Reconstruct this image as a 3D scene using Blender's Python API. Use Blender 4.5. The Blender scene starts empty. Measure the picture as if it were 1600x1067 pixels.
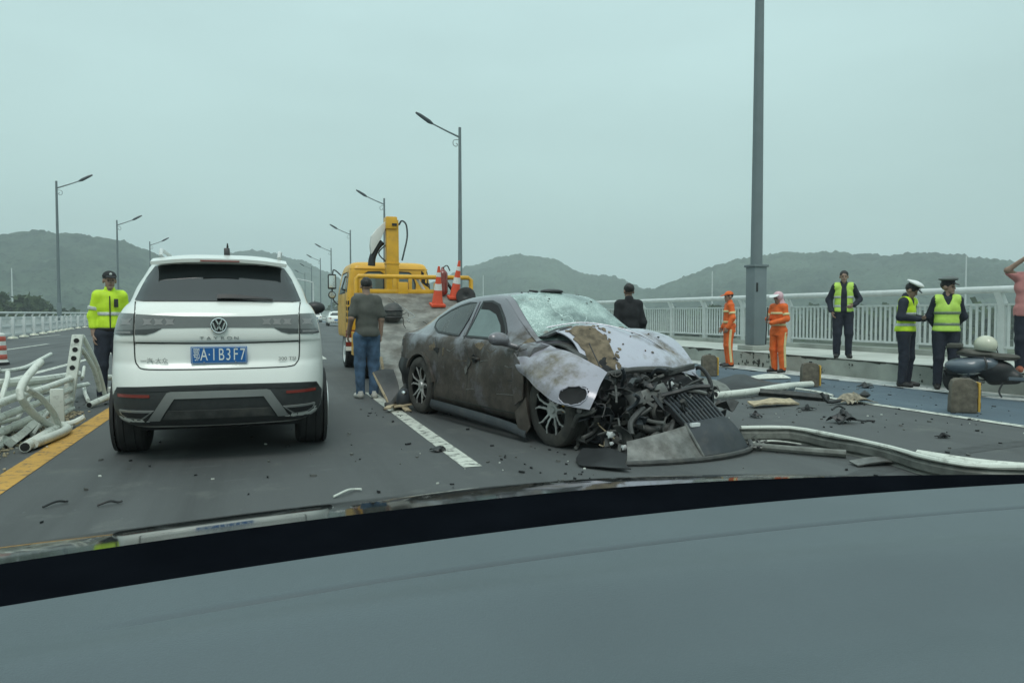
import bpy, bmesh, math, random
import numpy as np
from mathutils import Vector, Matrix, noise
from mathutils.bvhtree import BVHTree
from mathutils.geometry import delaunay_2d_cdt

R = math.radians
PI = math.pi
rnd = random.Random(7)
scn = bpy.context.scene
COL = scn.collection

# ------------------------------------------------------------------ camera
cam_d = bpy.data.cameras.new("camera")
cam = bpy.data.objects.new("camera", cam_d)
COL.objects.link(cam)
cam.location = (0, 0, 1.25)
cam.rotation_euler = (R(90 - 2.166), 0, R(-18.81))
cam_d.sensor_width = 36.0
cam_d.lens = 36.0 * 1150 / 1600
cam_d.clip_start = 0.05
cam_d.clip_end = 20000
scn.camera = cam

# ------------------------------------------------------------------ world, sun, exposure
world = bpy.data.worlds.new("World")
scn.world = world
world.use_nodes = True
nt = world.node_tree
nt.nodes.clear()
out = nt.nodes.new("ShaderNodeOutputWorld")
bg = nt.nodes.new("ShaderNodeBackground")
sky = nt.nodes.new("ShaderNodeTexSky")
sky.sky_type = 'NISHITA'
sky.sun_disc = False
sky.sun_elevation = R(58)
sky.sun_rotation = R(200)
sky.air_density = 1.5
sky.dust_density = 4.0
skys = nt.nodes.new("ShaderNodeVectorMath"); skys.operation = 'SCALE'; skys.inputs[3].default_value = 0.07
nt.links.new(sky.outputs[0], skys.inputs[0])
tc = nt.nodes.new("ShaderNodeTexCoord")
sep = nt.nodes.new("ShaderNodeSeparateXYZ")
nt.links.new(tc.outputs["Generated"], sep.inputs[0])
ramp = nt.nodes.new("ShaderNodeValToRGB")
ramp.color_ramp.elements[0].position = 0.0
ramp.color_ramp.elements[0].color = (0.44, 0.60, 0.57, 1)
ramp.color_ramp.elements[1].position = 1.0
ramp.color_ramp.elements[1].color = (1.05, 1.30, 1.30, 1)
e = ramp.color_ramp.elements.new(0.12); e.color = (0.47, 0.66, 0.635, 1)
e = ramp.color_ramp.elements.new(0.45); e.color = (0.60, 0.83, 0.83, 1)
nt.links.new(sep.outputs[2], ramp.inputs[0])
mpc = nt.nodes.new("ShaderNodeMapping"); mpc.inputs["Scale"].default_value = (1.5, 1.5, 5.0)
nt.links.new(tc.outputs["Generated"], mpc.inputs[0])
cl = nt.nodes.new("ShaderNodeTexNoise"); cl.inputs["Scale"].default_value = 1.1; cl.inputs["Detail"].default_value = 4
nt.links.new(mpc.outputs[0], cl.inputs[0])
clr = nt.nodes.new("ShaderNodeMapRange"); clr.inputs[1].default_value = 0.3; clr.inputs[2].default_value = 0.7
clr.inputs[3].default_value = 0.92; clr.inputs[4].default_value = 1.10
nt.links.new(cl.outputs[0], clr.inputs[0])
clm = nt.nodes.new("ShaderNodeVectorMath"); clm.operation = 'SCALE'
nt.links.new(ramp.outputs[0], clm.inputs[0]); nt.links.new(clr.outputs[0], clm.inputs[3])
mixs = nt.nodes.new("ShaderNodeMix"); mixs.data_type = 'RGBA'; mixs.inputs[0].default_value = 0.9
nt.links.new(skys.outputs[0], mixs.inputs[6]); nt.links.new(clm.outputs[0], mixs.inputs[7])
nt.links.new(mixs.outputs[2], bg.inputs[0])
bg.inputs[1].default_value = 1.0
nt.links.new(bg.outputs[0], out.inputs[0])

sun_d = bpy.data.lights.new("sun", 'SUN')
sun_d.energy = 1.1
sun_d.angle = R(25)
sun_d.color = (1.0, 0.97, 0.92)
sun = bpy.data.objects.new("sun", sun_d)
COL.objects.link(sun)
sun.rotation_euler = (R(32), 0, R(-20))
scn.view_settings.view_transform = 'Standard'
scn.view_settings.look = 'None'
scn.view_settings.gamma = 1
scn.view_settings.use_curve_mapping = False
scn.view_settings.exposure = 0.10
scn.render.engine = 'CYCLES'
scn.cycles.use_denoising = True
scn.cycles.volume_bounces = 1
scn.cycles.max_bounces = 6
scn.cycles.volume_step_rate = 4

# ------------------------------------------------------------------ materials
MATS = {}
def nmat(name):
    m = bpy.data.materials.new(name); m.use_nodes = True
    t = m.node_tree; b = t.nodes["Principled BSDF"]
    return m, t, b

def node(t, typ, **kw):
    n = t.nodes.new(typ)
    for k, v in kw.items():
        if k.startswith("i_"):
            k2 = k[2:]
            n.inputs[int(k2) if k2.isdigit() else k2].default_value = v
        else:
            setattr(n, k, v)
    return n

def noise_fac(t, coord, scale, detail=4, lo=0.35, hi=0.65, rough=0.55, stretch=None):
    src = coord
    if stretch:
        mp = node(t, "ShaderNodeMapping"); mp.inputs["Scale"].default_value = stretch
        t.links.new(coord, mp.inputs[0]); src = mp.outputs[0]
    n = node(t, "ShaderNodeTexNoise"); n.inputs["Scale"].default_value = scale
    n.inputs["Detail"].default_value = detail; n.inputs["Roughness"].default_value = rough
    t.links.new(src, n.inputs[0])
    mr = node(t, "ShaderNodeMapRange"); mr.inputs[1].default_value = lo; mr.inputs[2].default_value = hi
    t.links.new(n.outputs[0], mr.inputs[0])
    return mr.outputs[0]

def mixc(t, fac, a, b):
    m = node(t, "ShaderNodeMix", data_type='RGBA')
    for sock, v in ((m.inputs[0], fac), (m.inputs[6], a), (m.inputs[7], b)):
        if isinstance(v, (int, float)): sock.default_value = v
        elif isinstance(v, tuple): sock.default_value = v if len(v) == 4 else (*v, 1)
        else: t.links.new(v, sock)
    return m.outputs[2]

def mat(name, col, rough=0.6, metal=0.0, var=0.15, scale=6.0, bump=0.0, bscale=40.0, coat=0.0,
        dirt=0.0, dcol=(0.09, 0.075, 0.055), dscale=3.0, spec=0.5, dlo=0.5):
    if name in MATS: return MATS[name]
    m, t, b = nmat(name)
    c = node(t, "ShaderNodeTexCoord").outputs["Object"]
    dark = tuple(v * (1 - var) for v in col); light = tuple(min(1, v * (1 + var)) for v in col)
    o = mixc(t, noise_fac(t, c, scale), dark, light)
    rsock = None
    if dirt > 0:
        f = noise_fac(t, c, dscale, 8, dlo, dlo + 0.22, 0.65)
        mu = node(t, "ShaderNodeMath", operation='MULTIPLY'); mu.inputs[1].default_value = dirt
        t.links.new(f, mu.inputs[0])
        o = mixc(t, mu.outputs[0], o, dcol)
        mr = node(t, "ShaderNodeMapRange"); mr.inputs[3].default_value = rough; mr.inputs[4].default_value = 0.9
        t.links.new(mu.outputs[0], mr.inputs[0]); t.links.new(mr.outputs[0], b.inputs["Roughness"])
    else:
        b.inputs["Roughness"].default_value = rough
    t.links.new(o, b.inputs["Base Color"])
    b.inputs["Metallic"].default_value = metal
    b.inputs["Specular IOR Level"].default_value = spec
    b.inputs["Coat Weight"].default_value = coat
    b.inputs["Coat Roughness"].default_value = 0.06
    if bump > 0:
        n = node(t, "ShaderNodeTexNoise"); n.inputs["Scale"].default_value = bscale; n.inputs["Detail"].default_value = 5
        t.links.new(c, n.inputs[0])
        bp = node(t, "ShaderNodeBump"); bp.inputs["Strength"].default_value = min(1, bump); bp.inputs["Distance"].default_value = 0.01
        t.links.new(n.outputs[0], bp.inputs["Height"]); t.links.new(bp.outputs[0], b.inputs["Normal"])
    MATS[name] = m
    return m

def mat_asphalt(name, base, blue=None):
    m, t, b = nmat(name)
    c = node(t, "ShaderNodeTexCoord").outputs["Object"]
    big = noise_fac(t, c, 0.35, 5, 0.3, 0.7)
    st = noise_fac(t, c, 0.5, 6, 0.42, 0.68, 0.65, (3.0, 0.35, 1))
    fine = noise_fac(t, c, 90, 3, 0.3, 0.7)
    a = mixc(t, big, tuple(v * 0.74 for v in base), tuple(v * 1.3 for v in base))
    a = mixc(t, st, a, tuple(v * 1.35 for v in base))
    f2 = node(t, "ShaderNodeMath", operation='MULTIPLY'); f2.inputs[1].default_value = 0.5
    t.links.new(fine, f2.inputs[0])
    a = mixc(t, f2.outputs[0], a, tuple(v * 1.9 for v in base))
    tr = noise_fac(t, c, 1.6, 5, 0.50, 0.72, 0.6, (1.1, 0.045, 1))
    tm = node(t, "ShaderNodeMath", operation='MULTIPLY'); tm.inputs[1].default_value = 0.75; t.links.new(tr, tm.inputs[0])
    a = mixc(t, tm.outputs[0], a, tuple(v * 0.6 for v in base))
    sc = noise_fac(t, c, 3.0, 9, 0.60, 0.66, 0.75, (0.5, 2.4, 1))
    sm = node(t, "ShaderNodeMath", operation='MULTIPLY'); sm.inputs[1].default_value = 0.7; t.links.new(sc, sm.inputs[0])
    a = mixc(t, sm.outputs[0], a, tuple(v * 2.0 for v in base))
    # pale dust and dried mud, patches with a shape of their own
    du = noise_fac(t, c, 1.7, 9, 0.56, 0.76, 0.7)
    dm = node(t, "ShaderNodeMath", operation='MULTIPLY'); dm.inputs[1].default_value = 0.75
    t.links.new(du, dm.inputs[0])
    a = mixc(t, dm.outputs[0], a, (base[0] * 2.3 + .01, base[1] * 2.25 + .01, base[2] * 2.0 + .01))
    # specks
    v = node(t, "ShaderNodeTexVoronoi"); v.inputs["Scale"].default_value = 7.0
    t.links.new(c, v.inputs["Vector"])
    mr = node(t, "ShaderNodeMapRange"); mr.inputs[1].default_value = 0.06; mr.inputs[2].default_value = 0.03
    t.links.new(v.outputs["Distance"], mr.inputs[0])
    a = mixc(t, mr.outputs[0], a, tuple(v_ * 2.4 for v_ in base))
    t.links.new(a, b.inputs["Base Color"])
    r = node(t, "ShaderNodeMapRange"); r.inputs[3].default_value = 0.62; r.inputs[4].default_value = 0.9
    t.links.new(big, r.inputs[0]); t.links.new(r.outputs[0], b.inputs["Roughness"])
    n = node(t, "ShaderNodeTexNoise"); n.inputs["Scale"].default_value = 140; n.inputs["Detail"].default_value = 3
    t.links.new(c, n.inputs[0])
    bp = node(t, "ShaderNodeBump"); bp.inputs["Strength"].default_value = 0.35; bp.inputs["Distance"].default_value = 0.004
    t.links.new(n.outputs[0], bp.inputs["Height"]); t.links.new(bp.outputs[0], b.inputs["Normal"])
    MATS[name] = m
    return m

def mat_paintline(name, col, under=(0.05, 0.052, 0.052), wear=0.52):
    m, t, b = nmat(name)
    c = node(t, "ShaderNodeTexCoord").outputs["Object"]
    f = noise_fac(t, c, 9, 9, wear, wear + 0.13, 0.72)
    f2 = noise_fac(t, c, 2.2, 4, 0.3, 0.75)
    a = mixc(t, f2, tuple(v * 0.8 for v in col), col)
    a = mixc(t, f, a, under)
    t.links.new(a, b.inputs["Base Color"]); b.inputs["Roughness"].default_value = 0.75
    MATS[name] = m
    return m

def mat_foliage(name, c0, c1, scale=0.12):
    m, t, b = nmat(name)
    c = node(t, "ShaderNodeTexCoord").outputs["Object"]
    a = mixc(t, noise_fac(t, c, scale, 6, 0.35, 0.65), c0, c1)
    a = mixc(t, noise_fac(t, c, scale * 0.12, 3, 0.4, 0.7), a, tuple(v * 1.5 for v in c1))
    a = mixc(t, noise_fac(t, c, scale * 5, 3, 0.52, 0.68), a, tuple(v * 0.5 for v in c0))
    t.links.new(a, b.inputs["Base Color"]); b.inputs["Roughness"].default_value = 0.9
    b.inputs["Specular IOR Level"].default_value = 0.15
    MATS[name] = m
    return m

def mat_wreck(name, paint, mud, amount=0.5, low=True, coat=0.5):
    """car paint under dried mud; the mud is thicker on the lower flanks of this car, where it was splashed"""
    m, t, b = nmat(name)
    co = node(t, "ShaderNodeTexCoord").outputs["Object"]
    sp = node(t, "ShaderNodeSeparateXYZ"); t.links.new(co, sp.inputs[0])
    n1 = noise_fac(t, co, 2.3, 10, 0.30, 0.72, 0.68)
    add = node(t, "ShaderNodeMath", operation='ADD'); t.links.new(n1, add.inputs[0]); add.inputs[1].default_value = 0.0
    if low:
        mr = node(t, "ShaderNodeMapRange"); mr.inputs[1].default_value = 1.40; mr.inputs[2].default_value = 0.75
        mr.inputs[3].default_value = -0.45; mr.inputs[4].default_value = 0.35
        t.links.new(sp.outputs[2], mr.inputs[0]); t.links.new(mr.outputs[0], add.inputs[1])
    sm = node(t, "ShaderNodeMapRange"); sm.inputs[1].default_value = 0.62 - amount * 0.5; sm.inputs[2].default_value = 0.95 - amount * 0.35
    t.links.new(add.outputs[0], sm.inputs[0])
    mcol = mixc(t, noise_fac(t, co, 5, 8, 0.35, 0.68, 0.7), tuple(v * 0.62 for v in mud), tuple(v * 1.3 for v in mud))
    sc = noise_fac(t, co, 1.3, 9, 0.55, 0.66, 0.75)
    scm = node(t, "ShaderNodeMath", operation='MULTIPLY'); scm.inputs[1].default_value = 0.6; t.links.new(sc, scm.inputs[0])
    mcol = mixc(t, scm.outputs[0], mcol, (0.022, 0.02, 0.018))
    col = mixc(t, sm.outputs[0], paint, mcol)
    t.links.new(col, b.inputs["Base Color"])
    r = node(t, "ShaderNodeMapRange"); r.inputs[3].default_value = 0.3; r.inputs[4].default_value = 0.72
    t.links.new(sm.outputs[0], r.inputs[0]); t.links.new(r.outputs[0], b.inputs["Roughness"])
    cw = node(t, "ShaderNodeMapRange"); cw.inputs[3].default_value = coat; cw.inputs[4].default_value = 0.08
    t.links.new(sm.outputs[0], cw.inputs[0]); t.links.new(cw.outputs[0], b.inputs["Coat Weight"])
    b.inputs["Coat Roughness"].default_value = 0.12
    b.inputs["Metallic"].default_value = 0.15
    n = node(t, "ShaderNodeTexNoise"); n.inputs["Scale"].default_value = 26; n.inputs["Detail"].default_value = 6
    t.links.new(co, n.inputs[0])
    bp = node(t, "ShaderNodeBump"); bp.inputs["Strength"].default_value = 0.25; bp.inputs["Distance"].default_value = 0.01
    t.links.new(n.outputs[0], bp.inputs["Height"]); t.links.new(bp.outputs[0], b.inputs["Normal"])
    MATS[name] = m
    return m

def mat_crazed():
    m, t, b = nmat("crazed_glass")
    co = node(t, "ShaderNodeTexCoord").outputs["Object"]
    nz = node(t, "ShaderNodeTexNoise"); nz.inputs["Scale"].default_value = 4.0; nz.inputs["Detail"].default_value = 5
    t.links.new(co, nz.inputs[0])
    va = node(t, "ShaderNodeVectorMath", operation='SCALE'); va.inputs[3].default_value = 0.35; t.links.new(nz.outputs["Color"], va.inputs[0])
    vb = node(t, "ShaderNodeVectorMath", operation='ADD'); t.links.new(co, vb.inputs[0]); t.links.new(va.outputs[0], vb.inputs[1])
    v = node(t, "ShaderNodeTexVoronoi", feature='DISTANCE_TO_EDGE'); v.inputs["Scale"].default_value = 38
    t.links.new(vb.outputs[0], v.inputs["Vector"])
    mr = node(t, "ShaderNodeMapRange"); mr.inputs[1].default_value = 0.10; mr.inputs[2].default_value = 0.0
    t.links.new(v.outputs["Distance"], mr.inputs[0])
    v2 = node(t, "ShaderNodeTexVoronoi", feature='DISTANCE_TO_EDGE'); v2.inputs["Scale"].default_value = 3.4
    t.links.new(vb.outputs[0], v2.inputs["Vector"])
    mr3 = node(t, "ShaderNodeMapRange"); mr3.inputs[1].default_value = 0.016; mr3.inputs[2].default_value = 0.0
    t.links.new(v2.outputs["Distance"], mr3.inputs[0])
    mr2 = node(t, "ShaderNodeMath", operation='MULTIPLY'); t.links.new(mr3.outputs[0], mr2.inputs[0])
    t.links.new(noise_fac(t, co, 3.1, 3, 0.42, 0.6), mr2.inputs[1])
    patch = noise_fac(t, co, 2.6, 6, 0.40, 0.62)
    mu = node(t, "ShaderNodeMath", operation='MULTIPLY'); t.links.new(mr.outputs[0], mu.inputs[0]); t.links.new(patch, mu.inputs[1])
    mx = node(t, "ShaderNodeMath", operation='MAXIMUM'); t.links.new(mu.outputs[0], mx.inputs[0]); t.links.new(mr2.outputs[0], mx.inputs[1])
    base = mixc(t, patch, (0.10, 0.15, 0.14), (0.30, 0.40, 0.37))
    col = mixc(t, mx.outputs[0], base, (0.62, 0.75, 0.70))
    mud = noise_fac(t, co, 4.5, 10, 0.60, 0.70, 0.72)
    col = mixc(t, mud, col, (0.14, 0.115, 0.085))
    t.links.new(col, b.inputs["Base Color"])
    b.inputs["Roughness"].default_value = 0.16
    b.inputs["Specular IOR Level"].default_value = 0.7
    bp = node(t, "ShaderNodeBump"); bp.inputs["Strength"].default_value = 0.25; bp.inputs["Distance"].default_value = 0.01
    t.links.new(mx.outputs[0], bp.inputs["Height"]); t.links.new(bp.outputs[0], b.inputs["Normal"])
    return m

M_asph = mat_asphalt("asphalt", (0.055, 0.059, 0.059))
M_blue = mat_asphalt("blue_lane", (0.050, 0.073, 0.092))
M_white_l = mat_paintline("white_line", (0.60, 0.62, 0.55), wear=0.50)
M_yellow_l = mat_paintline("yellow_line", (0.56, 0.31, 0.055), wear=0.52)
M_conc = mat("concrete", (0.30, 0.32, 0.29), 0.85, var=0.18, scale=1.2, bump=0.2, bscale=30, dirt=0.35, dcol=(0.11, 0.12, 0.10), dscale=1.6)
M_conc_l = mat("pale_concrete", (0.44, 0.46, 0.42), 0.85, var=0.12, scale=1.5, bump=0.15, bscale=30, dirt=0.4, dcol=(0.24, 0.25, 0.21), dscale=0.9)
M_gutter = mat("gutter_concrete", (0.42, 0.44, 0.42), 0.85, var=0.2, scale=4, bump=0.3, bscale=30, dirt=0.8, dcol=(0.10, 0.11, 0.12), dscale=5)
M_tar = mat("dark_dirt", (0.035, 0.038, 0.032), 0.95, var=0.3, scale=9)
M_rail = mat("white_railing_paint", (0.56, 0.59, 0.58), 0.45, var=0.05, dirt=0.25, dcol=(0.33, 0.34, 0.31), dscale=2.5)
M_pole = mat("grey_pole_paint", (0.15, 0.185, 0.195), 0.45, var=0.06, scale=2)
M_lamp = mat("dark_lamp", (0.06, 0.075, 0.085), 0.4, var=0.05)
M_black = mat("black_plastic", (0.016, 0.017, 0.018), 0.45, var=0.2, scale=12)
M_blackm = mat("matt_black", (0.012, 0.012, 0.013), 0.85, var=0.2)
M_tyre = mat("tyre_rubber", (0.022, 0.022, 0.022), 0.8, var=0.3, scale=8, bump=0.2, bscale=60)
M_tyremud = mat("muddy_tyre_rubber", (0.04, 0.038, 0.034), 0.85, var=0.3, scale=8, dirt=0.6, dcol=(0.10, 0.088, 0.07), dscale=4)
M_steel = mat("bare_metal", (0.45, 0.46, 0.46), 0.35, 0.9, var=0.15)
M_chrome = mat("chrome", (0.75, 0.77, 0.77), 0.12, 1.0, var=0.02)
M_glass = mat("tinted_glass", (0.012, 0.016, 0.017), 0.04, var=0.1, spec=0.8)
M_suv = mat("pearl_white_paint", (0.77, 0.78, 0.735), 0.28, var=0.02, scale=2, coat=0.6)
M_clad = mat("grey_black_cladding", (0.030, 0.033, 0.033), 0.55, var=0.15, scale=20)
M_seam = mat("panel_gap", (0.03, 0.033, 0.03), 0.8)
M_silver = mat("satin_silver", (0.30, 0.31, 0.30), 0.35, 0.5, var=0.05)
M_lampband = mat("smoked_lamp", (0.13, 0.135, 0.13), 0.10, var=0.06, scale=4, coat=0.5)
M_lampdark = mat("dark_smoked_lamp", (0.04, 0.042, 0.042), 0.10, coat=0.6)
M_lampcell = mat("lamp_cell", (0.21, 0.205, 0.20), 0.2, var=0.1, coat=0.4)
M_refl = mat("red_reflector", (0.20, 0.03, 0.022), 0.2, var=0.1, coat=0.6)
M_plate = mat("plate_blue", (0.020, 0.125, 0.36), 0.4, var=0.04)
M_letter = mat("white_lettering", (0.72, 0.76, 0.74), 0.45, var=0.03)
M_yel = mat("truck_yellow", (0.68, 0.36, 0.018), 0.45, var=0.1, scale=3, coat=0.2, dirt=0.35, dcol=(0.25, 0.15, 0.04), dscale=4)
M_bed = mat("worn_bed_steel", (0.21, 0.205, 0.185), 0.6, 0.2, var=0.35, scale=3, bump=0.3, bscale=14, dirt=0.8, dcol=(0.085, 0.075, 0.062), dscale=2.6, dlo=0.44)
M_cone = mat("cone_orange", (0.66, 0.075, 0.025), 0.5, var=0.1, dirt=0.2)
M_conew = mat("cone_white", (0.68, 0.68, 0.64), 0.5, var=0.05, dirt=0.4, dcol=(0.3, 0.28, 0.25))
M_skin = mat("skin", (0.255, 0.165, 0.12), 0.55, var=0.1, scale=25)
M_hair = mat("black_hair", (0.012, 0.011, 0.010), 0.55, var=0.4, scale=60, bump=0.5, bscale=90)
M_navy = mat("navy_cloth", (0.014, 0.018, 0.030), 0.85, var=0.25, scale=9, bump=0.2, bscale=60)
M_blackc = mat("black_cloth", (0.011, 0.012, 0.014), 0.85, var=0.25, scale=9, bump=0.2, bscale=60)
M_hiviz = mat("hi_vis_yellow", (0.52, 0.74, 0.02), 0.6, var=0.12, scale=8, bump=0.2, bscale=40)
M_hiviz2 = mat("hi_vis_lime", (0.44, 0.66, 0.10), 0.6, var=0.12, scale=8, bump=0.2, bscale=40)
M_strip = mat("silver_tape", (0.50, 0.53, 0.50), 0.35, var=0.1, scale=30)
M_stripd = mat("grey_tape", (0.17, 0.22, 0.15), 0.4, var=0.1, scale=30)
M_stripy = mat("cream_tape", (0.66, 0.58, 0.30), 0.4, var=0.1, scale=30)
M_orange = mat("orange_workwear", (0.70, 0.125, 0.02), 0.75, var=0.15, scale=9, bump=0.25, bscale=40)
M_greytee = mat("grey_green_tee", (0.075, 0.078, 0.068), 0.9, var=0.12, scale=9, bump=0.2, bscale=60)
M_jeans = mat("blue_denim", (0.055, 0.105, 0.175), 0.85, var=0.4, scale=7, bump=0.3, bscale=60)
M_shoe_w = mat("pale_shoe", (0.50, 0.50, 0.46), 0.7, var=0.15)
M_shoe_b = mat("black_shoe", (0.014, 0.013, 0.013), 0.5)
M_shoe_r = mat("rust_shoe", (0.30, 0.085, 0.045), 0.6, var=0.2)
M_pinktee = mat("salmon_tee", (0.50, 0.21, 0.20), 0.85, var=0.1, scale=9, bump=0.2, bscale=60)
M_pinkhat = mat("pink_cloth", (0.62, 0.40, 0.44), 0.85, var=0.15, scale=30)
M_whitec = mat("white_cloth", (0.66, 0.68, 0.67), 0.7, var=0.05)
M_greycap = mat("grey_cap_cloth", (0.13, 0.15, 0.145), 0.8, var=0.15)
M_eye = mat("dark_eye", (0.02, 0.015, 0.012), 0.3)
M_lips = mat("lips", (0.20, 0.085, 0.07), 0.5)
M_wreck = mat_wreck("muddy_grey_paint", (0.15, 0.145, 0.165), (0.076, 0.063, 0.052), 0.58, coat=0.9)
M_wreckhood = mat_wreck("muddy_mauve_bonnet", (0.40, 0.40, 0.465), (0.155, 0.125, 0.085), 0.19, low=False, coat=0.7)
M_wreckfend = mat_wreck("muddy_mauve_fender", (0.30, 0.29, 0.335), (0.15, 0.13, 0.095), 0.44, low=False, coat=0.6)
M_mud = mat("dried_mud", (0.135, 0.105, 0.070), 0.95, var=0.4, scale=12, bump=0.7, bscale=22)
M_wglass = mat("dusty_side_glass", (0.055, 0.062, 0.062), 0.16, var=0.15, scale=3, dirt=0.5, dcol=(0.13, 0.12, 0.105), dscale=2.5)
M_wglass2 = mat("clear_side_glass", (0.12, 0.165, 0.16), 0.08, var=0.12, scale=3, spec=0.8)
M_craze = mat_crazed()
M_rim_d = mat("dark_rim", (0.03, 0.03, 0.031), 0.4, 0.5, dirt=0.4, dcol=(0.09, 0.08, 0.065), dscale=9)
M_rim_s = mat("cut_rim_edge", (0.62, 0.62, 0.60), 0.35, 0.6, dirt=0.4, dcol=(0.14, 0.12, 0.10), dscale=9)
M_junk1 = mat("grimy_grey_plastic", (0.050, 0.051, 0.049), 0.6, var=0.3, scale=12, dirt=0.5, dcol=(0.10, 0.09, 0.072), dscale=6)
M_junk2 = mat("grimy_aluminium", (0.17, 0.17, 0.16), 0.5, 0.5, var=0.3, scale=9, dirt=0.5, dcol=(0.06, 0.055, 0.045), dscale=6)
M_junk3 = mat("blue_black_plastic", (0.026, 0.031, 0.037), 0.5, var=0.2, scale=9, dirt=0.35, dcol=(0.12, 0.115, 0.10), dscale=6)
M_junk6 = mat("dirty_beige_cloth", (0.27, 0.235, 0.175), 0.9, var=0.4, scale=12, dirt=0.8, dcol=(0.05, 0.045, 0.038), dscale=9, dlo=0.48)
M_slate = mat("slate_scrap", (0.075, 0.082, 0.085), 0.5, 0.2, var=0.2, dirt=0.4)
M_junk5 = mat("dusty_mid_grey", (0.075, 0.075, 0.07), 0.55, 0.2, var=0.35, scale=10, dirt=0.5, dcol=(0.05, 0.046, 0.04), dscale=7)
M_junk4 = mat("tan_torn_foam", (0.40, 0.33, 0.22), 0.9, var=0.3, scale=14, bump=0.5)
M_dash = mat("slate_dashboard_vinyl", (0.072, 0.094, 0.104), 0.50, var=0.07, scale=2.5, bump=0.15, bscale=420)
M_bonnet = mat("glossy_black_paint", (0.014, 0.017, 0.017), 0.06, var=0.05, coat=0.0, spec=0.45)
M_frit = mat("black_cowl", (0.004, 0.005, 0.007), 1.0, var=0.2, spec=0.0)
M_gpipe = mat("scraped_white_paint", (0.60, 0.62, 0.56), 0.5, var=0.08, scale=5, dirt=0.85, dcol=(0.10, 0.10, 0.085), dscale=10, dlo=0.54, bump=0.25, bscale=30)
M_beam = mat("dented_beam", (0.15, 0.155, 0.14), 0.6, 0.2, var=0.3, scale=6, dirt=0.6, dcol=(0.06, 0.06, 0.05), dscale=5)
M_block = mat("muddy_concrete_block", (0.125, 0.11, 0.085), 0.9, var=0.3, scale=10, bump=0.6, bscale=30, dirt=0.5, dcol=(0.05, 0.045, 0.035), dscale=8)
M_yedge = mat("yellow_block_paint", (0.55, 0.33, 0.05), 0.6, var=0.2, dirt=0.5)
M_scoot = mat("slate_scooter_paint", (0.095, 0.12, 0.145), 0.3, var=0.06, coat=0.5, dirt=0.3)
M_brownseat = mat("olive_seat_vinyl", (0.07, 0.067, 0.055), 0.6, var=0.15)
M_cream = mat("cream_helmet", (0.55, 0.55, 0.43), 0.35, var=0.05, coat=0.4)
M_hills = mat_foliage("hill_woods", (0.016, 0.032, 0.024), (0.056, 0.080, 0.056), 0.05)
M_tree = mat_foliage("tree_leaves", (0.026, 0.045, 0.022), (0.06, 0.085, 0.038), 0.5)
M_field = mat_foliage("lowland", (0.055, 0.075, 0.050), (0.10, 0.115, 0.075), 0.01)
M_trunk = mat("bark", (0.06, 0.05, 0.04), 0.9)
M_house = mat("white_plaster", (0.62, 0.63, 0.60), 0.8, var=0.1)
M_barr_r = mat("barrier_red", (0.50, 0.09, 0.06), 0.5, var=0.1, dirt=0.3)

# ------------------------------------------------------------------ mesh helpers
def mesh_obj(name, verts, faces, m, parent=None, sharp=38, loc=None, rot=None):
    me = bpy.data.meshes.new(name)
    me.from_pydata([tuple(map(float, v)) for v in verts], [], [tuple(map(int, f)) for f in faces])
    me.validate(); me.update()
    if isinstance(m, (list, tuple)):
        for q in m: me.materials.append(q)
    else:
        me.materials.append(m)
    for p in me.polygons: p.use_smooth = True
    try: me.set_sharp_from_angle(angle=R(sharp))
    except Exception: pass
    o = bpy.data.objects.new(name, me)
    COL.objects.link(o)
    if parent: o.parent = parent
    if loc: o.location = loc
    if rot: o.rotation_euler = rot
    return o

def tag(o, label=None, cat=None, group=None, kind=None):
    if label: o["label"] = label
    if cat: o["category"] = cat
    if group: o["group"] = group
    if kind: o["kind"] = kind
    return o

def empty(name, loc, rz=0.0, label=None, cat=None, group=None):
    o = bpy.data.objects.new(name, None)
    o.empty_display_size = 0.2
    COL.objects.link(o); o.location = loc; o.rotation_euler = (0, 0, rz)
    return tag(o, label, cat, group)

def copy_tree(o, parent=None):
    c = o.copy(); COL.objects.link(c); c.parent = parent
    for ch in list(o.children): copy_tree(ch, c)
    return c

def copy_part(o, parent=None, loc=None, rot=None):
    c = o.copy(); COL.objects.link(c)
    if parent: c.parent = parent
    if loc is not None: c.location = loc
    if rot is not None: c.rotation_euler = rot
    return c

def frame(d):
    d = Vector(d).normalized()
    a = Vector((0, 0, 1)) if abs(d.z) < 0.95 else Vector((1, 0, 0))
    u = d.cross(a).normalized(); v = u.cross(d).normalized()
    return u, v

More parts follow.
